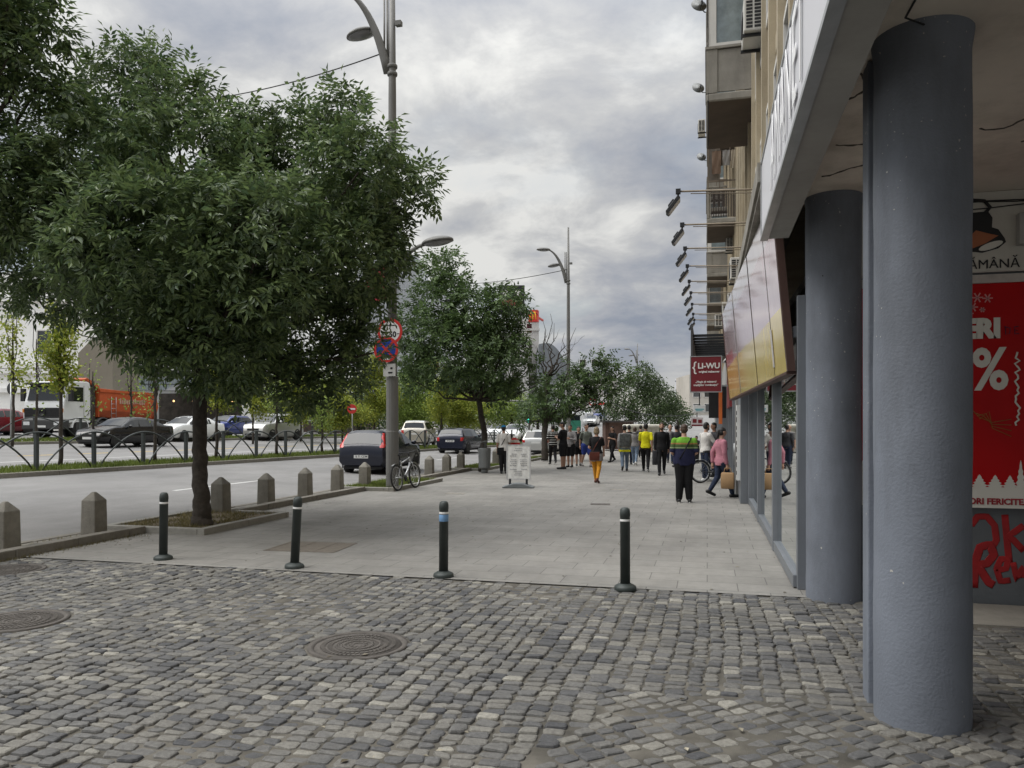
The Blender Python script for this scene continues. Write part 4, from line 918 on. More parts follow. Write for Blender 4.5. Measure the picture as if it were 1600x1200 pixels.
p = ground(810, 762); t = thing('information_board', 'white framed pavement board with crumpled posters on a grey swing base', 'pavement board', (p.x, p.y, 0), YAW*.6)
mb = MB(); W_ = .43
prof = [(-W_, 0), (-W_, .035), (-.30, .075), (-.12, .125), (.12, .125), (.30, .075), (W_, .035), (W_, 0)]
mb.prism([(x, -.22, z) for x, z in prof], (0, .44, 0)); mb.build('base', mat('grey_moulded_plastic', (.16, .175, .18), .5, 0, .1, 4), t, bevel=.02)
mb = MB()
for sx in (-.23, .23): mb.box(sx - .03, sx + .03, -.03, .03, .07, .24)
mb.build('spring_legs', DKMET, t)
Mt = Matrix.Translation((0, 0, .22)) @ Matrix.Rotation(R(-4), 4, 'X')
mb = MB(); mb.box(-.335, .335, -.018, .018, 0, .03, M=Mt); mb.box(-.335, .335, -.018, .018, .93, .96, M=Mt); mb.box(-.335, -.305, -.018, .018, .03, .93, M=Mt); mb.box(.305, .335, -.018, .018, .03, .93, M=Mt); mb.build('frame', mat('aluminium', (.55, .55, .55), .35, .6, .05, 3), t)
mb = MB(); rows = [[(-.304 + .608*i/30, -.012 + .006*math.sin(i*.9 + j*.5)*math.sin(j*.7 + i*.2), .031 + .898*j/40) for i in range(31)] for j in range(41)]; mb.grid(rows, M=Mt); mb.box(-.304, .304, 0, .012, .031, .929, M=Mt); mb.build('poster', mat('white_paper', (.72, .72, .69), .5, 0, .04, 6), t)
mb = MB(); random.seed(4)
for j in range(15):
    zz = .12 + j*.052
    if j in (4, 9, 12): continue
    for (a, b) in (((-.24, -.05), (.04, .24)) if 2 < j < 12 else ((-.13, .1),)):
        x = a + random.uniform(0, .05)
        while x < b: w = random.uniform(.015, .05); mb.box(x, min(x + w, b), -.0235, -.019, zz, zz + .014, M=Mt); x += w + .012
mb.build('print', mat('faded_print', (.22, .22, .24), .6), t)

# ---------------------------------------------------------------- bicycles
def bicycle(loc, rz, lean, label, col, name='bicycle'):
    t = thing(name, label, 'bicycle', loc, rz); t.rotation_euler = Euler((0, lean, rz), 'XYZ')
    r = .34; wb = 1.06; FR = mat(label[:12] + '_frame', col, .3, .5, .05, 3)
    for y in (0, wb):      # y forward
        MM = Matrix.Translation((0, y, r)) @ Matrix.Rotation(R(90), 4, 'Y')
        mb = MB(); mb.grid([[((r - .022 + .024*math.cos(b))*math.cos(a), (r - .022 + .024*math.cos(b))*math.sin(a), .024*math.sin(b)) for a in [2*PI*i/36 for i in range(36)]] for b in [2*PI*j/10 for j in range(11)]], close=True, M=MM); w = mb.build('wheel', RUBBER, t)
        mb = MB(); mb.grid([[(rr*math.cos(a), rr*math.sin(a), zz) for a in [2*PI*i/36 for i in range(36)]] for rr, zz in ((r - .045, -.013), (r - .07, -.008), (r - .07, .008), (r - .045, .013))], close=True, M=MM); mb.build('rim', GALV, w)
        mb = MB()
        for k in range(16): a = 2*PI*k/16; mb.tube([MM @ Vector((.02*math.cos(a + .5), .02*math.sin(a + .5), .02*(-1)**k)), MM @ Vector(((r - .06)*math.cos(a), (r - .06)*math.sin(a), 0))], .0028, 4, cap=False)
        mb.tube([(-.05, y, r), (.05, y, r)], .022, 8); mb.build('spokes', GALV, w)
    BB = (0, .43, .30); ST = (0, .30, .78); HT = (0, .86, .86); HB = (0, .90, .70)
    mb = MB(); mb.tube([BB, ST], .018, 8); mb.tube([(0, .31, .70), (0, .855, .83)], .02, 8); mb.tube([BB, HB], .026, 8); mb.tube([HT, HB], .022, 8)
    for sx in (-.055, .055): mb.tube([BB, (sx, 0, r)], .011, 6); mb.tube([(0, .315, .68), (sx*.9, 0, r)], .010, 6)
    mb.build('frame', FR, t)
    mb = MB(); 
    for sx in (-.05, .05): mb.tube([(sx, .90, .70), (sx, .96, .52), (sx, wb, r)], .014, 6)
    mb.tube([(-.05, .90, .70), (.05, .90, .70)], .016, 6); mb.build('fork', FR, t)
    mb = MB(); mb.tube([(0, .86, .86), (0, .84, .98)], .016, 8); mb.tube([(-.30, .76, 1.02), (-.18, .82, .99), (0, .85, .98), (.18, .82, .99), (.30, .76, 1.02)], .013, 8); mb.build('handlebar', BLACK, t)
    mb = MB(); mb.tube([ST, (0, .275, .90)], .014, 8); mb.ell((0, .24, .93), (.075, .14, .035), 14, 6); mb.build('saddle', BLACK, t)
    mb = MB(); mb.tube([(.03, .43, .30), (.045, .43, .30)], .085, 24); mb.tube([(.06, .43, .30), (.08, .52, .16)], .011, 6); mb.tube([(-.06, .43, .30), (-.08, .34, .44)], .011, 6); mb.cbox((.12, .52, .16), (.09, .07, .025)); mb.cbox((-.12, .34, .44), (.09, .07, .025)); mb.tube([(.04, .43, .385), (.04, 0, .375)], .006, 4); mb.tube([(.04, .43, .215), (.04, 0, .30)], .006, 4); mb.build('crank', DKMET, t)
    mb = MB()
    for y, a0, a1 in ((0, 60, 170), (wb, 10, 110)):
        mb.grid([[(sx, y + (r + .03)*math.cos(R(a))*-1, r + (r + .03)*math.sin(R(a))) for sx in (-.03, 0, .03)] for a in np.linspace(a0 if y == 0 else 70, a1 if y == 0 else 175, 12)])
    mb.build('mudguard', GALV, t, recalc=False)
    return t
g0 = ground(614, 768.5); g1 = ground(645, 763)
bicycle((g0.x + .02, g0.y + .30, 0), math.atan2(-(g1.x - g0.x), (g1.y - g0.y)) , R(-7), 'silver bicycle parked against the near street lamp', (.45, .46, .47))
g0 = ground(1108, 755); bicycle((g0.x - .25, g0.y + .0, 0), R(-62), R(-3), 'dark bicycle held by the bearded man in the white shirt', (.03, .03, .035))

# ---------------------------------------------------------------- signs, signals and kiosks further on
def pole_sign(px, py_top, py_base, D, label, kind, r=.3):
    p = at(px, py_base, D); zt = z_(py_top, D); t = thing('road_sign', label, 'road sign', p)
    mb = MB(); mb.tube([(0, 0, 0), (0, 0, zt - p.z + r)], .035, 8); mb.build('post', GALV, t)
    zc = zt - p.z
    if kind == 'entry':
        mb = MB(); MM = Matrix.Translation((0, -.05, zc)) @ Matrix.Rotation(YAW*1.5, 4, 'Z'); m3 = MB(); disc(m3, 0, r, 0); mb.add(m3.v, m3.f, M=MM); f = mb.build('face', REDP, t); mb = MB(); mb.box(-r*.68, r*.68, -.01, -.002, -r*.17, r*.17, M=MM); mb.build('bar', SWH, f)
    elif kind == 'back':
        mb = MB(); mb.tube([(0, .06, zc), (0, .08, zc)], r, 20); mb.build('disc', DKMET, t); mb = MB(); mb.prism([(-r, .07, zc + r*1.25), (r, .07, zc + r*1.25), (0, .07, zc + r*2.9)], (0, .02, 0)); mb.build('triangle', DKMET, t)
    elif kind == 'board':
        mb = MB(); mb.box(-1.1, .35, -.04, 0, zc - .35, zc + .35); f = mb.build('panel', SWH, t); mb = MB(); m3 = MB(); disc(m3, .2, .28, 0); mb.add(m3.v, m3.f, M=Matrix.Translation((-.75, -.05, zc))); mb.build('ring', REDP, f); mb = MB(); mb.box(-.35, .25, -.05, -.041, zc - .2, zc - .05); mb.build('bar', REDP, f)
    return t
g = groad(600, 696); D_ = 41
pole_sign(550.5, 639, 684, 44, 'red no entry sign with white bar on a thin pole beyond the median', 'entry', .27); pole_sign(17, 607, 690, 40, 'back of grey triangular and round signs on a pole at the left edge', 'back', .33)
pole_sign(942, 628, 700, 56, 'white road board with red ring on a pole above the crowd', 'board'); 
p = at(827, 712, 52); t = thing('traffic_light', 'traffic light showing green on a mast arm beyond the man in blue cap', 'traffic light', p)
zt = z_(627, 52) - p.z; zl_ = z_(657, 52) - p.z
mb = MB(); mb.tube([(0, 0, 0), (0, 0, zt), (-1.6, 0, zt + .05)], .07, 8); mb.build('mast', LAMPG, t); mb = MB(); mb.box(-.16, .16, -.2, 0, zl_ - .2, zl_ + .75); h = mb.build('housing', BLACK, t, bevel=.02)
for k, m_ in enumerate((emit('green_signal', (.03, .75, .55), 1.3), DKMET, DKMET)): mb = MB(); mb.tube([(0, -.21, zl_ + .27*k), (0, -.19, zl_ + .27*k)], .12, 16); mb.build('lens', m_, h)
BRN = mat('brown_wood_kiosk', (.085, .045, .035), .7, 0, .2, 3); CRM = mat('cream_canvas', (.62, .60, .52), .7, 0, .08, 2)
p = at(968, 702, 52); t = thing('kiosk', 'small brown kiosk with flat dark roof behind the walking crowd', 'kiosk', p, YAW); h = z_(660, 52) - p.z
mb = MB(); mb.box(-.95, .95, 0, 1.8, 0, h); mb.build('wall', BRN, t); mb = MB(); mb.box(-1.15, 1.15, -.25, 1.95, h, h + .12); mb.build('roof', mat('kiosk_roof', (.05, .045, .045), .6), t); mb = MB(); mb.box(-.7, .7, -.02, -.002, 1.0, 1.9); mb.build('shutter', mat('brown_shutter', (.12, .07, .055), .6, 0, .15, 5), t)
p = at(1006, 704, 50); t = thing('market_stall', 'stall with rounded cream canopy and pale walls behind the man in yellow', 'market stall', p, YAW); h = z_(668, 50) - p.z; h2 = z_(663, 50) - p.z
mb = MB(); mb.box(-1.0, 1.0, 0, 1.6, 0, h); mb.build('wall', CRM, t); mb = MB(); mb.box(-1.15, 1.0, -.4, 1.8, h, h2); mb.build('canopy', CRM, t, bevel=.08); mb = MB()
for k in range(7): mb.box(-.9 + .28*k, -.88 + .28*k, -.03, -.003, .1, h - .1)
mb.build('ribs', GALV, t)
# ---------------------------------------------------------------- trees
def leaflets(C, Dn, Up, L, W, fold=.25):
    """one bent diamond leaf per row: base C, direction Dn, normal Up"""
    S = np.cross(Dn, Up); n = len(C); L = L[:, None]; W = W[:, None]
    A = C; B1 = C + Dn*L*.45 + S*W; B2 = C + Dn*L*.45 - S*W; T = C + Dn*L - Up*L*fold
    return np.stack([A, B1, T, B2], 1).reshape(-1, 3)
def unit(v): return v / (np.linalg.norm(v, axis=1, keepdims=True) + 1e-9)
def ash_foliage(lobes, dens, ll=.085, lw=.014, per=5, nl=7, droop=.22, shell=.55, rl=.30):
    """lobes: (center, (rx,ry,rz)); returns vertex array of pinnate leaves gathered in shoots"""
    cs = []; ds = []
    for c, r in lobes:
        n = int(dens * (r[0]*r[1] + r[0]*r[2] + r[1]*r[2]))
        d = unit(RNG.normal(size=(n, 3))); rad = RNG.uniform(shell, 1.08, n) ** .6
        ex = np.where(RNG.random(n) < .22, RNG.uniform(1.0, 1.28, n), 1.0); cs.append(np.array(c) + d*(rad*ex)[:, None]*np.array(r)); ds.append(unit(d*.7 + np.array([0, 0, .45]) + RNG.normal(size=(n, 3))*.3))
    C = np.concatenate(cs); Dd = np.concatenate(ds); n = len(C)
    # compound leaves
    C = np.repeat(C, per, 0); D0 = np.repeat(Dd, per, 0); m = len(C)
    D1 = unit(D0*.55 + RNG.normal(size=(m, 3))*.75); D1[:, 2] -= droop*RNG.uniform(.2, 1, m)*.8; D1 = unit(D1); C = C + RNG.normal(size=(m, 3))*.05
    upv = unit(np.array([0, 0, 1.0]) + RNG.normal(size=(m, 3))*.35); S = unit(np.cross(D1, upv)); U = unit(np.cross(S, D1))
    LL = RNG.uniform(.75, 1.25, m) * rl
    out = []
    for k in range(nl):
        if k == nl - 1: pos = C + D1*LL[:, None]; dr = D1 - U*.2
        else:
            f = .25 + .75*(k//2)/(nl//2); sgn = 1 if k % 2 else -1
            pos = C + D1*(LL*f)[:, None] - U*(LL*f*f*droop*.5)[:, None]; dr = D1*.6 + S*sgn*.8 - U*.25
        out.append(leaflets(pos, unit(dr + RNG.normal(size=(m, 3))*.12), U, ll*RNG.uniform(.75, 1.25, m), lw*RNG.uniform(.8, 1.25, m)))
    return np.concatenate(out)
def broad_foliage(lobes, dens, ls, shell=.3):
    cs = []; ns = []
    for c, r in lobes:
        n = int(dens * (r[0]*r[1] + r[0]*r[2] + r[1]*r[2])); d = unit(RNG.normal(size=(n, 3))); rad = RNG.uniform(shell, 1.08, n) ** .6
        cs.append(np.array(c) + d*rad[:, None]*np.array(r))
    C = np.concatenate(cs); n = len(C); k = 4; C = np.repeat(C, k, 0) + RNG.normal(size=(n*k, 3))*ls*1.1; m = len(C)
    D1 = unit(RNG.normal(size=(m, 3)) - np.array([0, 0, .25])); U = unit(np.array([0, 0, .7]) + RNG.normal(size=(m, 3))*.6); S = unit(np.cross(D1, U)); U = unit(np.cross(S, D1))
    return leaflets(C, D1, U, ls*RNG.uniform(.7, 1.4, m), ls*.38*RNG.uniform(.7, 1.2, m), .2)
def crown(V, parent, m, loc):
    V = V - np.array(loc); return npmesh('crown', V, np.arange(len(V)).reshape(-1, 4), m, parent)
def limb(mb, a, b, r0, r1, wig=.08, n=7, sub=0):
    a, b = Vector(a), Vector(b); P = []; L = (b - a).length
    for i in range(n + 1):
        s = i/n; q = a.lerp(b, s); q += Vector((random.gauss(0, 1), random.gauss(0, 1), random.gauss(0, .6))) * wig*L*.35*math.sin(PI*s) + Vector((0, 0, -.10*L*math.sin(PI*s))); P.append(q)
    mb.tube(P, [r0 + (r1 - r0)*(i/n)**.8 for i in range(n + 1)], 8 if r0 > .05 else 5)
    for k in range(sub):
        s = random.uniform(.35, .95); i = int(s*n); q = P[i]; d = (P[min(i+1, n)] - P[max(i-1, 0)]).normalized(); e = (d + Vector((random.gauss(0, .7), random.gauss(0, .7), random.gauss(.2, .6)))).normalized()
        limb(mb, q, q + e*L*random.uniform(.18, .34), max(.006, (r0 + (r1 - r0)*s)*.55), .004, wig, 5, sub//2)
def trunk_tree(name, label, base, trunkpts, radii, lobes, limbs, m, foliage, group, limbs_sub=1, extra=None):
    t = thing(name, label, 'tree', base, 0, group); b = Vector(base)
    mb = MB(); P = [Vector(p) - b for p in trunkpts]
    PP = []; RR = []
    for i in range(len(P) - 1):
        for k in range(6): s = k/6; PP.append(P[i].lerp(P[i+1], s) + Vector((random.gauss(0, .012), random.gauss(0, .012), 0))); RR.append(radii[i] + (radii[i+1] - radii[i])*s)
    PP.append(P[-1]); RR.append(radii[-1]); mb.tube(PP, RR, 14)
    tr = mb.build('trunk', BARK, t); mb = MB()
    for a, c, r0 in limbs: limb(mb, Vector(a) - b, Vector(c) - b, r0, .015, .10, 8, limbs_sub)
    if extra: extra(mb, b)
    if mb.v: mb.build('limbs', BARK, t)
    crown(foliage, t, m, base); return t
def pl(L, D, sc=1.0, flat=.85): # pixel lobes -> world lobes
    out = []
    for px, py, r, dd in L:
        c = at(px, py, D + dd); q = r*(D + dd)/F*sc; out.append((tuple(c), (q, q, q*flat)))
    return out
ASH = leaf_mat('ash_leaves', (.055, .092, .045), (.17, .235, .085), .40, .45, .32)
ASHD = leaf_mat('dark_ash_leaves', (.048, .082, .034), (.13, .20, .065), .45, .4, .32)
MAPLE = leaf_mat('young_maple_leaves', (.14, .20, .03), (.36, .38, .06), .5, .3, .4); GREEN = leaf_mat('fresh_green_leaves', (.12, .18, .04), (.28, .37, .08), .5, .3, .35); DARKG = leaf_mat('dark_green_leaves', (.036, .060, .028), (.09, .135, .05), .55, .3, .2)

random.seed(21)
T1 = ground(315, 818, .08); D1 = 13.1
lobes = pl([(215, 100, 42, .3), (200, 170, 82, .6), (270, 140, 52, -.5), (110, 235, 95, -.6), (40, 300, 92, -1.2), (-50, 290, 110, -1.0), (120, 330, 80, -1.2), (285, 235, 92, -1.0), (392, 245, 60, .3), (405, 185, 30, .3), (515, 180, 52, .2), (470, 260, 98, .9), (560, 260, 75, -.8), (610, 300, 52, .5), (655, 292, 28, .2), (230, 380, 130, -1.7), (80, 420, 75, .2), (400, 390, 135, -1.5), (535, 400, 90, -.6), (595, 360, 50, .4), (560, 470, 42, .1), (480, 520, 85, .4), (330, 500, 105, -1.2), (225, 480, 80, -1.4), (230, 535, 42, -1.2), (525, 585, 48, .8), (470, 595, 46, .5), (380, 565, 58, -.4), (15, 420, 55, .9), (320, 420, 150, 1.6), (480, 400, 120, 2.0), (180, 330, 120, 2.0), (300, 560, 42, -.9), (180, 425, 70, -.4), (545, 530, 32, .6), (584, 542, 17, .0)], D1)
c0 = at(312, 560, D1); fork = at(318, 470, D1)
lm = [(c0.lerp(fork, random.uniform(.0, 1.0)), Vector(c) - Vector((0, 0, .1)), .085 if r[0] > .9 else .05) for c, r in lobes]
trunk_tree('ash_tree', 'large dark ash tree with dense crown in the near tree pit', tuple(T1), [T1 - Vector((0, 0, .1)), T1 + Vector((0, 0, .10)), T1 + Vector((0, 0, .5)), at(312, 690, D1), c0, fork], [.19, .155, .128, .118, .12, .09], lobes, lm, ASH, ash_foliage(lobes, 44, .125, .026, 5, 7, rl=.30), 'ash trees along the pavement', 2)
b2 = Vector((-9.05, 7.2, .05)); D2 = 11.5
lobes = pl([(-60, -10, 80, .5), (20, -25, 60, 0), (58, 40, 40, .3), (15, 85, 48, 0), (-50, 100, 55, .4), (70, 120, 26, .5), (-120, 60, 110, 0), (20, -80, 60, .4)], D2); cc = at(-110, 330, D2)
trunk_tree('ash_tree', 'ash tree at the upper left corner with its trunk outside the picture', tuple(b2), [b2, b2 + Vector((0, 0, 1)), cc], [.22, .18, .11], lobes, [(cc, Vector(c), .07) for c, r in lobes], ASH, ash_foliage(lobes, 50, .125, .026, 5, 7, rl=.30), 'ash trees along the pavement')
T2 = ground(754, 735, .06); DD = 28.6
lobes = pl([(700, 425, 36, 0), (688, 470, 48, .5), (740, 490, 50, -.4), (790, 478, 34, .2), (808, 478, 14, .2), (776, 525, 38, 0), (655, 520, 38, -.3), (645, 560, 30, .3), (700, 550, 62, -.9), (765, 565, 56, -.7), (832, 572, 13, .4), (722, 590, 28, .2), (785, 612, 28, .2), (802, 594, 22, .3), (838, 602, 12, .3), (648, 595, 26, -.5), (735, 545, 58, 1.2)], DD)
c0 = at(748, 625, DD); 
trunk_tree('ash_tree', 'medium ash tree with slanting trunk behind the litter bin', tuple(T2), [T2, T2 + Vector((0, 0, .6)), at(757, 680, DD), c0], [.15, .125, .11, .10], lobes, [(c0, Vector(c), .055) for c, r in lobes], ASHD, ash_foliage(lobes, 19, .17, .038, 5, 7, rl=.40), 'ash trees along the pavement')
T3 = ground(851, 719, .05); DD = 37.0
lobes = pl([(862, 632, 24, 0), (836, 640, 22, .5), (885, 622, 26, -.4), (925, 578, 24, .3), (950, 560, 16, .2), (905, 600, 28, 0), (965, 585, 18, .3), (940, 600, 24, .2), (872, 655, 14, .3), (925, 628, 18, .2), (820, 655, 14, .4), (846, 605, 14, .2), (890, 575, 15, 0), (968, 606, 16, 0)], DD)
c0 = at(852, 655, DD); c1 = at(856, 590, DD)
def bare(mb, b):
    for (px, py, dd) in ((848, 500, 0), (866, 505, .4), (882, 520, .3), (900, 512, -.3), (838, 540, .2), (860, 490, .3), (878, 540, -.4), (826, 590, .2), (895, 545, .4)): limb(mb, c1 - b, at(px, py, DD + dd) - b, .06, .008, .12, 8, 3)
trunk_tree('ash_tree', 'half bare ash tree with dry grey upper branches by the crowd', tuple(T3), [T3, T3 + Vector((0, 0, .6)), c0, c1], [.18, .155, .14, .10], lobes, [(c0, Vector(c), .06) for c, r in lobes], ASHD, ash_foliage(lobes, 15, .18, .040, 5, 7, rl=.42), 'ash trees along the pavement', 2, bare)
def mass(px, D, L, label, m=DARKG, dens=20, ls=.3, base=None, name='leafy_tree', group='trees in the distance', tw=.22):
    b = at(px, 665, D); bz = base if base is not None else (0 if b.x > -9 else road_z(b.x)); b.z = bz; lobes = pl(L, D); top = at(px, L[0][1] + L[0][2]*.6, D)
    return trunk_tree(name, label, tuple(b), [b, b.lerp(top, .5), top], [tw, tw*.8, tw*.6], lobes, [(b.lerp(top, .8), Vector(c), tw*.4) for c, r in lobes], m, broad_foliage(lobes, dens*2.4, ls*.62), group)
mass(985, 62, [(985, 615, 34, 0), (1000, 590, 24, 0), (1005, 640, 34, -.5), (955, 638, 24, .4), (975, 650, 26, -.6), (1020, 610, 24, .4)], 'dark leafy tree over the kiosk, left of the three dark trees', dens=22, ls=.26)
mass(1030, 74, [(1030, 625, 30, 0), (1015, 600, 22, 0), (1045, 640, 24, .5), (1030, 650, 26, -.5), (1008, 575, 12, .3)], 'dark leafy tree behind the man in yellow, middle of the three dark trees', dens=18, ls=.3)
mass(1060, 88, [(1060, 645, 20, 0), (1050, 630, 18, 0), (1070, 655, 16, .5)], 'dark leafy tree left of the red projecting sign, smallest of the three', dens=16, ls=.32)
# young maples on the medians
def maple(px, pyb, pyt, pyc, wpx, label, onmed=True, m=MAPLE, dens=40, ls=.14, D=None):
    b = None
    if onmed:
        # direct solve
        u = (px - 800)/F; kx, ky = u*CY - SY, CY + u*SY
        D = (-18.2 - .09*14 - .95) / (kx - .09*ky)
    b = at(px, 665, D); b.z = road_z(b.x) + (.12 if onmed else .05)
    H0, H1 = z_(pyc, D), z_(pyt, D); w = wpx*D/F/2; L = []
    n = 7
    for i in range(n): s = i/(n - 1); rr = w*(.55 + .5*math.sin(PI*min(.95, s*.8 + .15)))*(1 - .35*s); L.append(((b.x + random.uniform(-.4, .4)*w, b.y + random.uniform(-.4, .4)*w, H0 + (H1 - H0)*(.1 + .82*s)), (rr*.8, rr*.8, (H1 - H0)/n*.95)))
    top = Vector((b.x, b.y, H0 + (H1 - H0)*.8))
    return trunk_tree('young_tree', label, tuple(b), [b, b.lerp(top, .4) + Vector((.02, 0, 0)), top], [.065, .05, .02], L, [(b.lerp(top, .55), Vector(c), .022) for c, r in L], m, broad_foliage(L, dens*2.2, ls*.72, .1), 'young trees on the median')
maple(95, 727, 478, 610, 62, 'young maple with yellow green crown in front of the dump truck cab', dens=110, ls=.15)
maple(242, 722, 520, 650, 58, 'thin young tree in front of the rear of the orange tipper', m=GREEN, dens=9, ls=.13)
maple(338, 715, 560, 640, 62, 'young maple with yellow green crown just right of the big trunk', dens=80, ls=.15)
maple(432, 713, 575, 640, 44, 'thin young tree under the hanging dark ash crown', m=GREEN, dens=30)
maple(503, 709, 600, 672, 52, 'small young tree with low foliage behind the railing', m=GREEN, dens=34)
maple(689, 704, 565, 655, 52, 'young maple with yellow green crown right of the lamp post', dens=64, ls=.17)
for i, (px, D, pt, pc, w, lab, m) in enumerate(((20, 33, 470, 610, 60, 'sparse young tree at the left edge before the white building', MAPLE), (57, 34, 500, 650, 40, 'very thin young tree before the truck windscreen', GREEN), (145, 36, 560, 660, 60, 'nearly bare sapling before the truck bonnet', GREEN), (205, 40, 540, 660, 70, 'young tree above the middle of the orange tipper', GREEN), (395, 44, 560, 650, 60, 'young tree before the dark restaurant front', MAPLE),
      (470, 50, 560, 660, 80, 'young green tree beyond the railing, left of the no entry sign', MAPLE), (535, 52, 590, 670, 80, 'young yellow green tree behind the no entry sign', MAPLE), (585, 56, 545, 660, 90, 'yellow green tree left of the lamp sleeve', MAPLE), (650, 58, 570, 668, 90, 'green tree just right of the lamp sleeve', GREEN), (715, 60, 585, 668, 100, 'bright green tree left of the slanting trunk', MAPLE))):
    maple(px, 0, pt, pc, w, lab, False, m, 44 if i > 3 else (2 if i in (1, 2, 3) else 16), .2, D)
for i, (px, D, L, m) in enumerate(((620, 72, [(620, 620, 34, 0), (600, 640, 30, 0), (645, 640, 32, .5)], GREEN), (690, 74, [(690, 630, 36, 0), (670, 650, 30, 0), (715, 645, 32, .5)], GREEN), (755, 78, [(755, 625, 30, 0), (775, 640, 30, 0), (740, 650, 28, 1)], GREEN), (800, 80, [(800, 630, 28, 0), (815, 645, 26, 0), (785, 650, 24, 1)], GREEN), (840, 84, [(840, 640, 24, 0), (855, 648, 20, 0)], DARKG), (560, 66, [(560, 630, 34, 0), (580, 650, 30, 0), (540, 650, 26, 1)], DARKG), (450, 56, [(450, 600, 34, 0), (480, 620, 34, 0), (430, 630, 26, 0)], DARKG), (500, 70, [(500, 610, 36, 0), (520, 640, 34, 0)], GREEN))):
    mass(px, D, L, ['green tree behind the lamp sleeve', 'broad green tree above the small dark car', 'green tree right of the slanting trunk', 'green tree above the man in the blue cap', 'dark tree behind the half bare tree', 'dark green tree left of the lamp sleeve', 'dark green tree above the silver off roader', 'tall green tree far behind the no entry sign'][i], m, 16, .34)
# ---------------------------------------------------------------- vehicles
CARGL = mat('car_glass', (.012, .015, .018), .04, 0, .05, 1.0, spec=.55); TAIL = mat('tail_light_red', (.45, .015, .012), .2, 0, .1, 8, spec=.7); HEADL = mat('headlight_clear', (.55, .57, .58), .12, 0, .2, 12, spec=.9); PLATE = mat('number_plate', (.62, .62, .60), .4)
STY = {
 'hatch': dict(top=[(-.5, .40), (-.497, .60), (-.482, .655), (-.415, .935), (-.36, .985), (-.12, 1.0), (.03, .985), (.12, .93), (.27, .675), (.34, .655), (.455, .56), (.49, .46), (.5, .36)], rear=(-.478, -.420), scr=(.05, .255), belt=(.66, .60)),
 'sedan': dict(top=[(-.5, .50), (-.492, .66), (-.47, .71), (-.36, .735), (-.22, .93), (-.10, .995), (.02, 1.0), (.10, .95), (.24, .70), (.31, .68), (.45, .575), (.485, .48), (.5, .36)], rear=(-.35, -.205), scr=(.06, .235), belt=(.68, .62)),
 'suv': dict(top=[(-.5, .55), (-.492, .68), (-.484, .69), (-.44, .94), (-.36, 1.0), (0, 1.0), (.09, .96), (.22, .68), (.29, .66), (.45, .60), (.485, .52), (.5, .36)], rear=(-.480, -.445), scr=(.10, .215), belt=(.65, .60)),
 'mini': dict(top=[(-.5, .58), (-.49, .70), (-.475, .74), (-.43, .94), (-.38, .99), (-.1, 1.0), (.08, .97), (.20, .70), (.27, .67), (.44, .60), (.485, .48), (.5, .36)], rear=(-.468, -.435), scr=(.09, .19), belt=(.66, .62)),
}
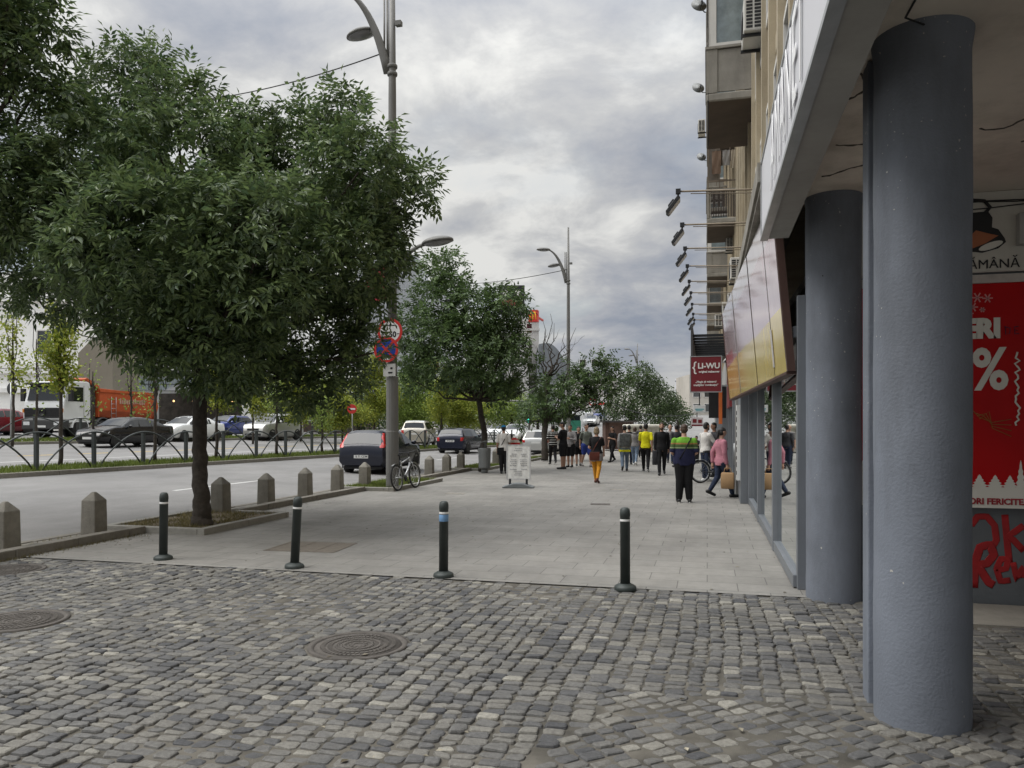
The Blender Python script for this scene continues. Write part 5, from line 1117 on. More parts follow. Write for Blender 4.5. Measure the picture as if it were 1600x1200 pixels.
def car(label, loc, heading, LWH, style, paint, plate='', group=None, roof=None, cat='car', slim=False, tall_tails=False):
    Lc, Wc, Hc = LWH; st = STY[style]; t = thing('parked_car' if slim else 'car', label, cat, loc, heading, group)
    tp = st['top']
    def lerp(tab, x):
        for (a, va), (b, vb) in zip(tab[:-1], tab[1:]):
            if x <= b: s = (x - a)/(b - a); return va + (vb - va)*max(0, s)
        return tab[-1][1]
    def prof(f):
        zt = lerp(tp, f)*Hc; zb = min((st['belt'][0] + (st['belt'][1] - st['belt'][0])*(f + .5))*Hc, zt - .02); k = max(0, min(1, (zt - zb - .02)/(Hc*.30)))
        e = abs(2*f); w = Wc/2*(1 - .035*e**2 - (.14 if f > 0 or style == 'sedan' else .06)*max(0, e - .84)/.16*max(0, e - .84)/.16); rw = w*(.93 - .20*k); z0 = .20 + .10*max(0, (e - .86)/.14)
        return zt, zb, k, w, rw, z0
    def sec(f):
        zt, zb, k, w, rw, z0 = prof(f)
        P = [(0, z0), (w*.86, z0), (w*.965, z0 + .10), (w, z0 + (zb - z0)*.48), (w*.995, z0 + (zb - z0)*.62), (w*.962, zb), (rw + .015, zt - .055*k - .012), (rw*.93, zt - .012), (rw*.5, zt + .014), (0, zt + .02)]
        return P
    fs = sorted(set([q for q, _ in tp] + list(np.linspace(-.47, .47, 30)))); rows = []
    for f in fs: P = sec(f); rows.append([(x, f*Lc, z) for x, z in P] + [(-x, f*Lc, z) for x, z in P[-2:0:-1]])
    mb = MB(); mb.grid(rows, close=True); mb.add(rows[0], [tuple(range(len(rows[0])))]); mb.add(rows[-1], [tuple(range(len(rows[0])))[::-1]])
    mb.box(-Wc*.40, Wc*.40, -Lc*.46, Lc*.46, .16, .30, 1)
    body = mb.build('body', [paint, BLACK], t)
    # glazing follows the shell 5 mm proud of it
    def glz(name, R_): mb = MB(); mb.grid(R_); mb.build(name, CARGL, t, recalc=False)
    def acr(f0, f1, wf, name, n=6):
        R_ = []
        for i in range(n + 1):
            f = f0 + (f1 - f0)*i/n; zt, zb, k, w, rw, z0 = prof(f); sg = -1 if f0 < 0 else 1; R_.append([(x*rw*wf, f*Lc + sg*.008, zt + .008 + (.02 - .034*abs(x)**2)) for x in np.linspace(-1, 1, 9)])
        glz(name, R_)
    acr(st['scr'][0], st['scr'][1], .90, 'windscreen'); acr(st['rear'][0], st['rear'][1], .90, 'rear_window')
    if roof: R_ = []; 
    if roof:
        mb = MB(); mb.grid([[(x*prof(f)[4]*.95, f*Lc, prof(f)[0] + .006 + (.02 - .034*abs(x)**2)) for x in np.linspace(-1, 1, 9)] for f in np.linspace(st['rear'][1] + .01, st['scr'][0] - .01, 10)]); mb.build('roof_panel', roof, t, recalc=False)
    cuts = [(st['rear'][1] + .005, -.16), (-.15, .005), (.02, st['scr'][1] - .035)] if style != 'mini' else [(st['rear'][1], -.12), (-.10, st['scr'][1] - .03)]
    for s in (-1, 1):
        for a, b in cuts:
            R_ = []
            for i in range(9):
                f = a + (b - a)*i/8; P = sec(f); (xa, za), (xb, zb) = P[5], P[6]; R_.append([(s*(xa + (xb - xa)*q + .006), f*Lc, za + (zb - za)*q) for q in (.10, .5, .90)])
            glz('side_window', R_)
        P = sec(-.455); zq = (.50, .64) if not tall_tails else (.60, .93)
        mb = MB(); n = 7; R_ = []
        for i in range(n):
            z = Hc*(zq[0] + (zq[1] - zq[0])*i/(n - 1)); f = -.497
            while f < -.3:
                pr = prof(f)
                if pr[0] > z + .03: break
                f += .002
            pr = prof(f); wz = pr[3]*.985 if z < pr[1] else pr[3]*.96 + (pr[4] + .01 - pr[3]*.96)*min(1, (z - pr[1])/max(.05, pr[0] - pr[1]))
            R_.append([(s*(wz - .15), f*Lc - .016, z), (s*(wz - .02), f*Lc - .014, z), (s*(wz + .012), f*Lc + .03, z), (s*(wz + .010), f*Lc + .10, z)])
        mb.grid(R_); mb.build('tail_light', TAIL, t, recalc=False)
        f = .465; pr = prof(f); mb = MB(); R_ = []
        for i in range(5):
            z = Hc*(.40 + .10*i/4); R_.append([(s*(Wc*.24), Lc*(.499 - .003*i), z - .01), (s*(Wc*.36), Lc*(.488 - .004*i), z), (s*(Wc*.455), Lc*(.458 - .006*i), z + .02), (s*(Wc*.486), Lc*(.43 - .008*i), z + .03)])
        mb.grid(R_); mb.build('headlight', HEADL, t, recalc=False)
        mb = MB(); mb.ell((s*(Wc/2 + .07), Lc*(st['scr'][1] - .075), Hc*.69), (.11, .06, .075), 10, 6); mb.build('wing_mirror', paint, t)
        for yy in (-.31, .315):
            y = yy*Lc; rr = .305 if Hc < 1.55 else .34; xo = Wc/2*(1 - .035*(2*yy)**2)
            mb = MB(); MM = Matrix.Translation((s*(xo - .11), y, rr)) @ Matrix.Rotation(R(90), 4, 'Y')
            ww = .105; mb.lathe([(rr*.62, -ww), (rr*.94, -ww), (rr, -ww*.7), (rr, ww*.7), (rr*.94, ww), (rr*.62, ww)], 28, M=MM); w_ = mb.build('wheel', RUBBER, t)
            mb = MB(); mb.lathe([(rr*.62, -ww), (rr*.60, .02), (.0, .04)], 24, mi=1, M=Matrix.Translation((s*(xo - .11), y, rr)) @ Matrix.Rotation(R(90)*s, 4, 'Y') @ Matrix.Translation((0, 0, .0)))
            for k in range(5):
                A_ = Matrix.Translation((s*(xo - .11), y, rr)) @ Matrix.Rotation(R(90)*s, 4, 'Y') @ Matrix.Rotation(2*PI*k/5, 4, 'Z'); mb.box(.02, rr*.64, -.035, .035, ww*.55, ww*.8, 0, A_)
            mb.build('rim', [GALV, DKMET], w_)
            # dark arch opening
            mb = MB(); n = 20; mb.grid([[(s*(xo + o), y + r_*math.cos(a), rr + r_*math.sin(a)) for r_ in (rr*.9, rr*1.16)] for a in np.linspace(-.45, PI + .45, n) for o in (.004,)]); mb.build('wheel_arch', BLACK, t, recalc=False)
    # plates, bumper inserts and grille
    mb = MB(); mb.box(-.26, .26, -Lc/2 - .012, -Lc/2 + .01, Hc*.36, Hc*.36 + .11) if tall_tails else mb.box(-.26, .26, -Lc*.4975 - .012, -Lc*.49, Hc*.46, Hc*.46 + .11); pb = mb.build('number_plate', PLATE, t)
    zpl = (Hc*.36 if tall_tails else Hc*.46) + .055; yp = -Lc/2 - .013 if tall_tails else -Lc*.4975 - .013
    if plate: text_mesh('lettering', plate, .10, BLACK, pb, frame_M((0.02, yp, zpl), (1, 0, 0), (0, 0, 1)), ext=.001, bold=.002)
    mb = MB(); mb.box(-.26, .26, Lc/2 - .01, Lc/2 + .012, Hc*.27, Hc*.27 + .11); mb.build('front_plate', PLATE, t)
    mb = MB(); mb.box(-Wc*.24, Wc*.24, Lc*.485, Lc*.5 + .006, Hc*.37, Hc*.44); mb.box(-Wc*.33, Wc*.33, Lc*.48, Lc*.5 + .004, Hc*.18, Hc*.255); mb.build('grille', BLACK, t)
    return t
P_BLUE = mat('dark_blue_paint', (.008, .010, .020), .22, .1, .05, 2, spec=.4, coat=.35); P_MINI = mat('navy_paint', (.009, .011, .026), .2, .1, .05, 2, spec=.4, coat=.4); P_BLACK = mat('black_car_paint', (.006, .006, .007), .15, 0, .05, 2, spec=.4, coat=.35)
P_WHITE = mat('white_car_paint', (.68, .69, .68), .25, 0, .03, 2, spec=.5, coat=.7); P_SILV = mat('silver_car_paint', (.42, .42, .40), .28, .5, .05, 2, coat=.7); P_BLU2 = mat('bright_blue_paint', (.03, .05, .22), .22, 0, .05, 2, coat=.8); P_BEIGE = mat('champagne_paint', (.40, .37, .31), .28, .4, .05, 2, coat=.7); P_MAR = mat('maroon_paint', (.14, .012, .018), .25, .1, .05, 2, coat=.7)
def gp(px, py): p = groad(px, py); return (p.x, p.y, road_z(p.x) + .004)
def onl(px, D): p = at(px, 665, D); return (p.x, p.y, road_z(p.x) + .004)
p = gp(566, 741); car('dark blue hatchback seen from behind with tall red tail lights beside the stone bollards', (p[0] - .10, p[1] + 1.92, p[2]), R(1.5), (3.82, 1.78, 1.50), 'hatch', P_BLUE, 'B 71 CDM', tall_tails=True)
p = gp(702, 709); car('small navy car with round red tail lights driving away past the litter bin', (p[0] + .1, p[1] + 1.9, p[2]), R(-2), (3.82, 1.73, 1.41), 'mini', P_MINI, 'B 05 RIM', roof=P_MINI)
p = onl(198, 37.5); car('glossy black saloon coming towards us in front of the dump truck', (p[0], p[1], p[2]), R(180 - 4), (4.63, 1.80, 1.42), 'sedan', P_BLACK)
p = onl(296, 46); car('white saloon half hidden by the big trunk behind the black saloon', p, R(176), (4.5, 1.8, 1.46), 'sedan', P_WHITE)
p = onl(355, 55); car('white and blue hatchback behind the young maple', p, R(178), (4.1, 1.75, 1.5), 'hatch', P_BLU2, roof=P_WHITE)
p = onl(428, 52); car('silver off roader parked beyond the far railing', p, R(176), (4.5, 1.85, 1.78), 'suv', P_SILV)
p = onl(655, 52); car('pale beige estate car with round rear lamp right of the lamp post', p, R(12), (4.4, 1.80, 1.68), 'suv', P_BEIGE, roof=P_WHITE)
p = at(778, 682, 90); car('distant white car left of the blue cap', (p.x, p.y, z_(684, 90)), R(180), (4.3, 1.8, 1.5), 'hatch', P_WHITE)
p = at(806, 690, 66); car('distant white car just right of the blue cap', (p.x, p.y, z_(690, 66)), R(180), (4.3, 1.8, 1.5), 'sedan', P_WHITE)
p = at(848, 707, 47); car('silver hatchback waiting by the half bare tree', (p.x, p.y, -.04), R(0), (4.1, 1.75, 1.5), 'hatch', P_SILV)
p = onl(-8, 44); car('maroon car cut by the left edge behind the sign pole', p, R(178), (4.5, 1.8, 1.5), 'sedan', P_MAR)
# distant traffic on the rising cross road
mb = MB(); mb.grid([[(-34, 92, 0.02), (4, 92, .02)], [(-34, 120, 2.4), (4, 120, 2.4)], [(-34, 170, 4.4), (4, 170, 4.4)]], smooth=False); struct(mb.build('rising_road', ASPH2))
for i, (px, D, z, pm, stl, lab) in enumerate(((905, 108, 1.37, P_WHITE, 'suv', 'distant white car on the rising road above the black haired walker'), (925, 112, 1.7, P_SILV, 'sedan', 'distant silver car on the rising road'), (938, 124, 2.55, P_BLU2, 'suv', 'distant blue van like car on the rising road'), (888, 120, 2.4, P_WHITE, 'hatch', 'distant white hatchback high on the rising road'), (917, 135, 3.0, P_SILV, 'suv', 'farthest grey car on the rising road'))):
    p = at(px, 665, D); car(lab, (p.x, p.y, z), R(180), (4.4, 1.85, 1.75 if stl == 'suv' else 1.5), stl, pm)
p = at(893, 665, 98); t = thing('bus', 'distant white bus with a green panel behind the group of walkers', 'bus', (p.x, p.y, .55), R(4))
mb = MB(); mb.box(-1.25, 1.25, 0, 9, .35, 2.9); mb.build('body', P_WHITE, t, bevel=.12); mb = MB(); mb.box(-1.1, 1.1, -.02, .01, 1.3, 2.5); mb.build('rear_window', CARGL, t); mb = MB(); mb.box(-.3, 1.2, -.03, -.005, .5, 1.8); mb.build('green_panel', mat('bus_green', (.02, .14, .09), .5), t)
for s in (-1, 1): mb = MB(); mb.tube([(s*1.0, 2, .45), (s*1.26, 2, .45)], .45, 18); mb.build('wheel', RUBBER, t)

# dump truck, heading towards us
def truck():
    p = onl(66, 42.0); t = thing('dump_truck', 'white cab dump truck with orange tipper body behind the railings', 'truck', p, R(180 + 4))
    W = 1.25; CW = mat('truck_white', (.66, .67, .67), .35, 0, .05, 2, coat=.4, dirt=.15); OR = mat('truck_orange', (.45, .085, .022), .5, 0, .12, 1.2, dirt=.35); GUN = mat('truck_gunmetal', (.045, .045, .045), .6, .2, .2, 4)
    # local: +y is forward, front bumper at y = 0
    mb = MB(); poly = [(-2.15, 1.0), (-2.15, 3.12), (-1.9, 3.2), (-.75, 3.16), (-.42, 2.95), (-.14, 2.0), (-.05, 1.3), (-.05, 1.0)]
    mb.prism([(-W, y, z) for y, z in poly], (2*W, 0, 0)); mb.box(-W, W, -2.15, -.2, .85, 1.0); cab = mb.build('cab', CW, t, bevel=.06)
    g = MB(); g.prism([(-1.05, -.135, 2.08), (1.05, -.135, 2.08), (1.05, -.385, 2.92), (-1.05, -.385, 2.92)], (0, .02, .006)); g.build('windscreen', CARGL, t)
    mb = MB(); mb.box(-1.20, 1.20, -.5, -.10, 2.96, 3.08); mb.build('sun_visor', BLACK, t, bevel=.03)
    for s in (-1, 1):
        g = MB(); g.prism([(s*(W + .004), -1.55, 2.05), (s*(W + .004), -.40, 2.05), (s*(W + .004), -.62, 2.85), (s*(W + .004), -1.55, 2.85)], (s*.01, 0, 0)); g.build('side_window', CARGL, t)
        g = MB(); g.box(s*(W + .003) - .004, s*(W + .003) + .004, -1.62, -1.60, 1.05, 2.95); g.box(s*(W + .02) - .02, s*(W + .02) + .02, -1.5, -1.3, 1.75, 1.80); d = g.build('door_seam', GUN, t)
        g = MB(); g.box(s*1.50 - .12, s*1.50 + .12, -.42, -.26, 2.05, 2.75); g.tube([(s*1.2, -.4, 2.85), (s*1.5, -.34, 2.8)], .02, 6); g.build('wing_mirror', BLACK, t, bevel=.03)
        g = MB(); g.box(s*.95 - .2, s*.95 + .2, -.02, .06, .72, .92); g.build('headlight', HEADL, t, bevel=.02)
        g = MB(); g.box(s*1.19 - .045, s*1.19 + .045, -.1, .02, 1.42, 1.62); g.build('indicator', mat('amber', (.6, .2, .02), .3), t)
        g = MB(); g.box(s*1.15 - .1, s*1.15 + .1, -1.85, -1.0, .45, .9); g.build('step', GUN, t)
    mb = MB(); mb.box(-1.15, 1.15, -.09, -.02, 1.12, 1.68); 
    for k in range(5): mb.box(-1.1, 1.1, -.02, .02, 1.17 + k*.10, 1.22 + k*.10)
    mb.lathe([(.20, 0), (.20, .02), (.17, .02), (.17, 0)], 20, M=Matrix.Translation((0, .03, 1.42)) @ Matrix.Rotation(R(-90), 4, 'X')); mb.build('grille', BLACK, t)
    mb = MB(); mb.box(-W - .02, W + .02, -.5, .05, .50, 1.0); mb.build('bumper', GUN, t, bevel=.05)
    mb = MB(); mb.box(-.26, .26, .05, .065, .60, .71); mb.build('number_plate', PLATE, t)
    mb = MB(); mb.box(-1.1, 1.1, -2.75, -2.2, .9, 2.6); mb.tube([(-1.0, -2.5, 1), (-1.0, -2.5, 3.1)], .10, 10); mb.build('air_filter', GUN, t, bevel=.08)
    mb = MB(); mb.box(-.5, .5, -8.2, -.5, .75, 1.05); mb.box(-1.15, 1.15, -7.9, -2.9, .80, .95); mb.build('chassis', GUN, t)
    # rounded tipper with canopy over the cab
    prof = [(-1.0, 1.1), (-1.22, 1.5), (-1.25, 2.0), (-1.25, 2.75), (-1.20, 2.75), (-1.17, 2.0), (-.95, 1.22), (0, 1.15), (.95, 1.22), (1.17, 2.0), (1.20, 2.75), (1.25, 2.75), (1.25, 2.0), (1.22, 1.5), (1.0, 1.1), (0, 1.0)]
    rows = [[(x, y, z + dz) for x, z in prof] for y, dz in ((-2.85, .12), (-4.5, .06), (-6.5, 0), (-8.0, -.02))]
    mb = MB(); mb.grid(rows, smooth=False, close=True); mb.box(-1.22, 1.22, -2.9, -2.82, 1.2, 3.0); mb.prism([(-1.22, -2.86, 2.86), (-1.22, -2.82, 3.05), (-1.22, -1.9, 3.42), (-1.22, -1.75, 3.36), (-1.22, -1.75, 3.28)], (2.44, 0, 0)); mb.prism([(-1.2, -8.0, 1.05), (-1.2, -8.35, 1.9), (-1.2, -8.1, 2.75), (-1.2, -8.0, 2.75)], (2.4, 0, 0)); tb = mb.build('tipper_body', OR, t, bevel=.015)
    mb = MB()
    for s in (-1, 1):
        mb.box(s*1.27 - .035, s*1.27 + .035, -8.0, -2.85, 2.66, 2.80); mb.box(s*1.27 - .03, s*1.27 + .03, -7.5, -7.32, 1.2, 2.70)
    mb.build('top_rail', OR, tb)
    mb = MB()
    for k in range(5): mb.tube([(-1.30, -4.2, 1.15 + k*.28), (-1.30, -3.8, 1.15 + k*.28)], .015, 5)
    mb.tube([(-1.30, -4.2, 1.0), (-1.30, -4.2, 2.4)], .018, 5); mb.tube([(-1.30, -3.8, 1.0), (-1.30, -3.8, 2.4)], .018, 5); mb.build('ladder', GALV, tb)
    mb = MB(); random.seed(8)
    for k in range(12): mb.box(-1.272, -1.262, -6.9 + k*.2, -6.76 + k*.2, 2.02 + random.uniform(-.03, .03), 2.30 + random.uniform(-.05, .05))
    mb.build('worn_letter_marks', mat('worn_white_marks', (.42, .26, .2), .6, 0, .4, 9), tb)
    for y in (-1.35, -3.2, -5.9, -7.2):
        for s in (-1, 1):
            mb = MB(); MM = Matrix.Translation((s*1.05, y, .52)) @ Matrix.Rotation(R(90), 4, 'Y'); mb.lathe([(.3, -.16), (.48, -.16), (.52, -.11), (.52, .11), (.48, .16), (.3, .16)], 26, M=MM); w = mb.build('wheel', RUBBER, t)
            mb = MB(); mb.lathe([(.30, .16), (.27, .08), (.14, .06), (.12, .14), (0, .14)], 20, M=Matrix.Translation((s*1.05, y, .52)) @ Matrix.Rotation(R(90)*s, 4, 'Y')); mb.build('rim', STEEL, w)
            mb = MB(); mb.grid([[(s*(1.0 + q*.27), y + .66*math.cos(a), .52 + .66*math.sin(a)) for q in (0, 1)] + [(s*1.27, y + .60*math.cos(a), .52 + .60*math.sin(a))] for a in np.linspace(.1, PI - .1, 14)]); mb.build('mudguard', CW if y > -2 else GUN, t, recalc=False)
truck()

# ---------------------------------------------------------------- buildings across the boulevard and beyond
def facade(name, label, px0, px1, py_top, D, col, depth=12, floors=(), winw=1.2, winh=1.5, step=2.4, cornice=(), rz=0.0, gl=GLASSD, roof=None, py_base=None, m=None):
    a = at(px0, 665, D); b = at(px1, 665, D); base = min(road_z(a.x), 1.24) if a.x < -9 else 0; H = z_(py_top, D) - base; w = (b - a).length
    c = (a + b)/2; t = thing(name, label, 'building', (c.x, c.y, base), YAW + rz)
    mb = MB(); mb.box(-w/2, w/2, 0, depth, -.5, H); mb.build('wall', m or mat(label[:18], col, .85, 0, .07, .35, dirt=.35, ds=.15), t)
    if cornice:
        mb = MB()
        for py in cornice: z = z_(py, D) - base; mb.box(-w/2 - .15, w/2 + .15, -.22, 0, z - .18, z + .18)
        mb.build('cornice', mat('cornice_' + label[:12], tuple(x*.9 for x in col), .85), t)
    for z in floors:
        n = int((w - .6)/step)
        for i in range(n):
            x = -w/2 + (w - n*step)/2 + step*(i + .5); mb = MB()
            for q in ((x - winw/2 - .1, x - winw/2, z, z + winh), (x + winw/2, x + winw/2 + .1, z, z + winh), (x - winw/2, x + winw/2, z - .1, z), (x - winw/2, x + winw/2, z + winh, z + winh + .1)): mb.box(q[0], q[1], -.08, -.004, q[2], q[3])
            f = mb.build('window', WF, t); mb = MB(); mb.box(x - winw/2, x + winw/2, -.03, -.005, z, z + winh); mb.build('pane', gl, f)
    if roof: mb = MB(); mb.box(-w/2 - .3, w/2 + .3, -.3, depth, H, H + .3); mb.build('roof', roof, t)
    return t, w, H
t, w, H = facade('corner_building', 'large white corner building with thin cornices behind the dump truck', -190, 152, 425, 62, (.84, .84, .82), 14, (6.2,), 1.1, 1.9, 4.6, (572, 580, 610, 468))
facade('party_wall_building', 'tan windowless party wall with a gabled top behind the orange tipper', 122, 176, 552, 57, (.215, .195, .155), 4)
mb = MB(); Hh = z_(552, 57) - 1.24; w_ = 54*57/F; mb.prism([(-w_/2, 0, Hh), (w_/2, 0, Hh), (w_/2, 0, Hh + .9), (-w_*.05, 0, Hh + 1.2)], (0, 4, 0)); mb.build('gable', MATS['tan windowless par'], [o for o in bpy.data.objects if o.name.startswith('party_wall_building')][0])
p = at(148, 545, 66); 
facade('dark_building', 'dark glazed building right of the tan party wall', 174, 205, 505, 70, (.05, .06, .06), 12, (4, 7), 1, 1.6, 1.6)
t, w, H = facade('restaurant', 'low restaurant with grey glass upper band and terrace behind the big trunk', 196, 392, 585, 68, (.50, .51, .51), 14, (), 1, 1, 2, roof=mat('grey_roof', (.2, .2, .2), .7))
mb = MB(); mb.box(-w/2 + .5, w/2 - .5, -.10, -.01, 3.6, H - .3); gp_ = mb.build('glass_band', mat('sky_glass', (.28, .33, .36), .15, 0, .12, .6, spec=.7), t); mb = MB()
for k in range(8): mb.box(-w/2 + .6 + k*1.5, -w/2 + .66 + k*1.5, -.14, -.105, 3.6, H - .3)
mb.box(-w/2 + .5, w/2 - .5, -.14, -.105, (3.6 + H)/2 - .2, (3.6 + H)/2 - .15); mb.build('mullion', DKMET, gp_)
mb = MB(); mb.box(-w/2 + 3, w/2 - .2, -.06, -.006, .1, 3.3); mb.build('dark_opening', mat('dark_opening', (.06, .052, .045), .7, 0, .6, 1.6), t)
mb = MB(); mb.prism([(-1, -2.5, 3.4), (5, -2.5, 3.4), (5.4, -.2, 4.0), (-1, -.2, 4.0)], (0, 0, .06)); mb.build('awning', mat('grey_awning', (.13, .13, .13), .7), t)
for k in range(5): mb = MB(); mb.ell((w/2 - 1.2 - 1.7*k, -1.2, 2.6), (.09, .09, .09), 10, 6); mb.build('lamp', emit('warm_lamp_%d' % k, (1.0, .6, .25), 1.2), t)
facade('shop_row', 'row of dark brick shops behind the silver off roader', 392, 560, 620, 74, (.105, .075, .062), 10, (1.0,), 1.6, 1.9, 2.6, roof=mat('dark_shop_roof', (.06, .055, .055), .7))
p = at(612, 665, 60)
for i, (px, w_, D, lab) in enumerate(((388, 1.2, 66, 'white parasol hanging cloth on the restaurant terrace'),)):
    q = onl(px, D); mb = MB(); mb.grid([[(-.6 + .3*j, .1*math.sin(j*2 + k), 4.2 - k*.5) for j in range(4)] for k in range(8)]); o = mb.build('terrace_curtain', WHITE); o.location = q; tag(o, lab, 'curtain')
# white ribbed tower and towers behind tree tops
t, w, H = facade('glass_tower', 'pale ribbed glass tower rising behind the near street lamp', 560, 652, 398, 150, (.50, .52, .54), 20)
mb = MB()
for k in range(26): mb.box(-w/2 + k*w/26, -w/2 + k*w/26 + .10, -.2, -.01, 0, H)
for z in (H*.62, H*.80, H*.95): mb.box(-w/2, w/2, -.22, -.01, z, z + .15)
mb.build('fins', mat('tower_fins', (.40, .42, .44), .5), t)
t, w, H = facade('glass_tower', 'lower pale wing of the ribbed tower with a stepped roof', 640, 690, 440, 152, (.47, .49, .51), 20)
t, w, H = facade('office_building', 'white apartment building with a rooftop sign frame behind the ash crown', 740, 826, 520, 130, (.55, .54, .52), 16, tuple(2 + 3*k for k in range(6)), 1.2, 1.6, 2.4, (530, 548))
t, w, H = facade('office_building', 'white rounded corner building carrying the red box sign', 812, 842, 487, 134, (.56, .55, .53), 12, tuple(8 + 3*k for k in range(4)), .9, 1.6, 1.5, (500, 515))
p = at(800, 472, 128); t = thing('rooftop_sign', 'dark rooftop sign frame with pale letters over the ash crown', 'sign', (p.x, p.y, z_(520, 128)), YAW); h = z_(446, 128) - z_(520, 128)
mb = MB(); mb.box(-2.2, 2.1, -.2, .2, 3.0, h); mb.box(-1.6, -1.4, -.1, .1, 0, 3); mb.box(1.4, 1.6, -.1, .1, 0, 3); mb.build('frame', BLACK, t); mb = MB(); mb.box(-1.5, -.4, -.24, -.201, h - 1.7, h - .8); mb.ell((1.0, -.22, h - 1.2), (.5, .03, .5), 12, 6); mb.build('symbol', OFFW, t); mb = MB(); mb.box(-1.6, 1.6, -.24, -.201, h - 3.4, h - 2.4); mb.build('red_strip', mat('dull_red_strip', (.2, .04, .03), .6), t)
p = at(834, 494, 126); t = thing('box_sign', 'square red box sign with a yellow curved letter on the white corner building', 'sign', p, YAW - .25)
mb = MB(); mb.box(-.75, .75, -.6, .6, -.95, .95); mb.box(.2, .5, .6, 5.5, -.15, .15); mb.build('box', mat('bright_red_sign', (.52, .03, .02), .5), t, bevel=.03)
mb = MB()
for s in (-1, 1): mb.tube([(s*.02, -.62, -.60), (s*.05, -.62, .2), (s*.18, -.62, .6), (s*.31, -.62, .6), (s*.43, -.62, .1), (s*.50, -.62, -.65)], .075, 8)
mb.build('letter', mat('sign_yellow', (.80, .52, .05), .5), t)
# barrel roofed grey hall
a, b = at(842, 665, 120), at(893, 665, 120); w = (b - a).length; c = (a + b)/2; H = z_(592, 120); Ht = z_(536, 120); t = thing('barrel_roof_hall', 'grey hall with a curved barrel roof behind the middle street lamp', 'building', (c.x, c.y, 0), YAW)
mb = MB(); mb.box(-w/2, w/2, 0, 14, 0, H); mb.build('wall', mat('hall_grey', (.24, .25, .26), .7, 0, .1, .5), t)
mb = MB(); mb.prism([(-w/2, -.1, H)] + [(-w/2 + w*s, -.1, H + (Ht - H)*math.cos((s - .25)*1.9 if s > .25 else (s - .25)*1.0)*1.0*(1 if s < .98 else .15)) for s in np.linspace(0, 1, 20)] + [(w/2, -.1, H)], (0, 14, 0)); mb.build('roof', mat('zinc_roof', (.17, .185, .20), .5, .2, .1, 1), t)
mb = MB()
for k in range(5): mb.box(w*.02 + k*.5, w*.02 + .25 + k*.5, -.15, -.01, 4, H - .4)
mb.build('windows', WHITE, t)
facade('flat_block', 'pale block of flats seen behind the half bare tree', 893, 965, 592, 170, (.50, .47, .44), 12, tuple(2 + 3*k for k in range(5)), 1.3, 1.5, 2.6)
mb = None
t, w, H = facade('far_flats', 'far pale block of flats with balconies at the end of the street', 1077, 1118, 585, 150, (.48, .45, .40), 12, tuple(1.5 + 2.9*k for k in range(4)), 1.4, 1.5, 2.2)
p = at(1057, 665, 320); t = thing('chimney', 'thin distant chimney above the dark trees', 'chimney', (p.x, p.y, 0)); mb = MB(); mb.lathe([(.7, 0), (.5, z_(592, 320)), (.4, z_(592, 320))], 14); mb.build('stack', mat('chimney_grey', (.35, .35, .37), .8), t); mb = MB(); mb.lathe([(.6, z_(596, 320)), (.62, z_(595, 320))], 14); mb.build('rim', DKMET, t)
p = at(671, 571, 100); t = thing('red_roof_sign', 'dark red sign with white mark behind the ash tree', 'sign', p, YAW); mb = MB(); mb.box(-1.2, 1.2, 0, .3, -.6, .6); mb.build('panel', REDS, t); mb = MB(); mb.box(.2, .5, -.03, -.002, -.3, .4); mb.box(.2, .9, -.03, -.002, -.35, -.2); mb.build('symbol', OFFW, t); mb = MB(); mb.box(-.1, .1, .05, .2, -p.z, -.6); mb.build('post', DKMET, t)
facade('low_building', 'low pale hall with plain walls behind the far trees', 590, 760, 640, 110, (.40, .39, .37), 10, (1.2,), 1.6, 1.2, 3.2)
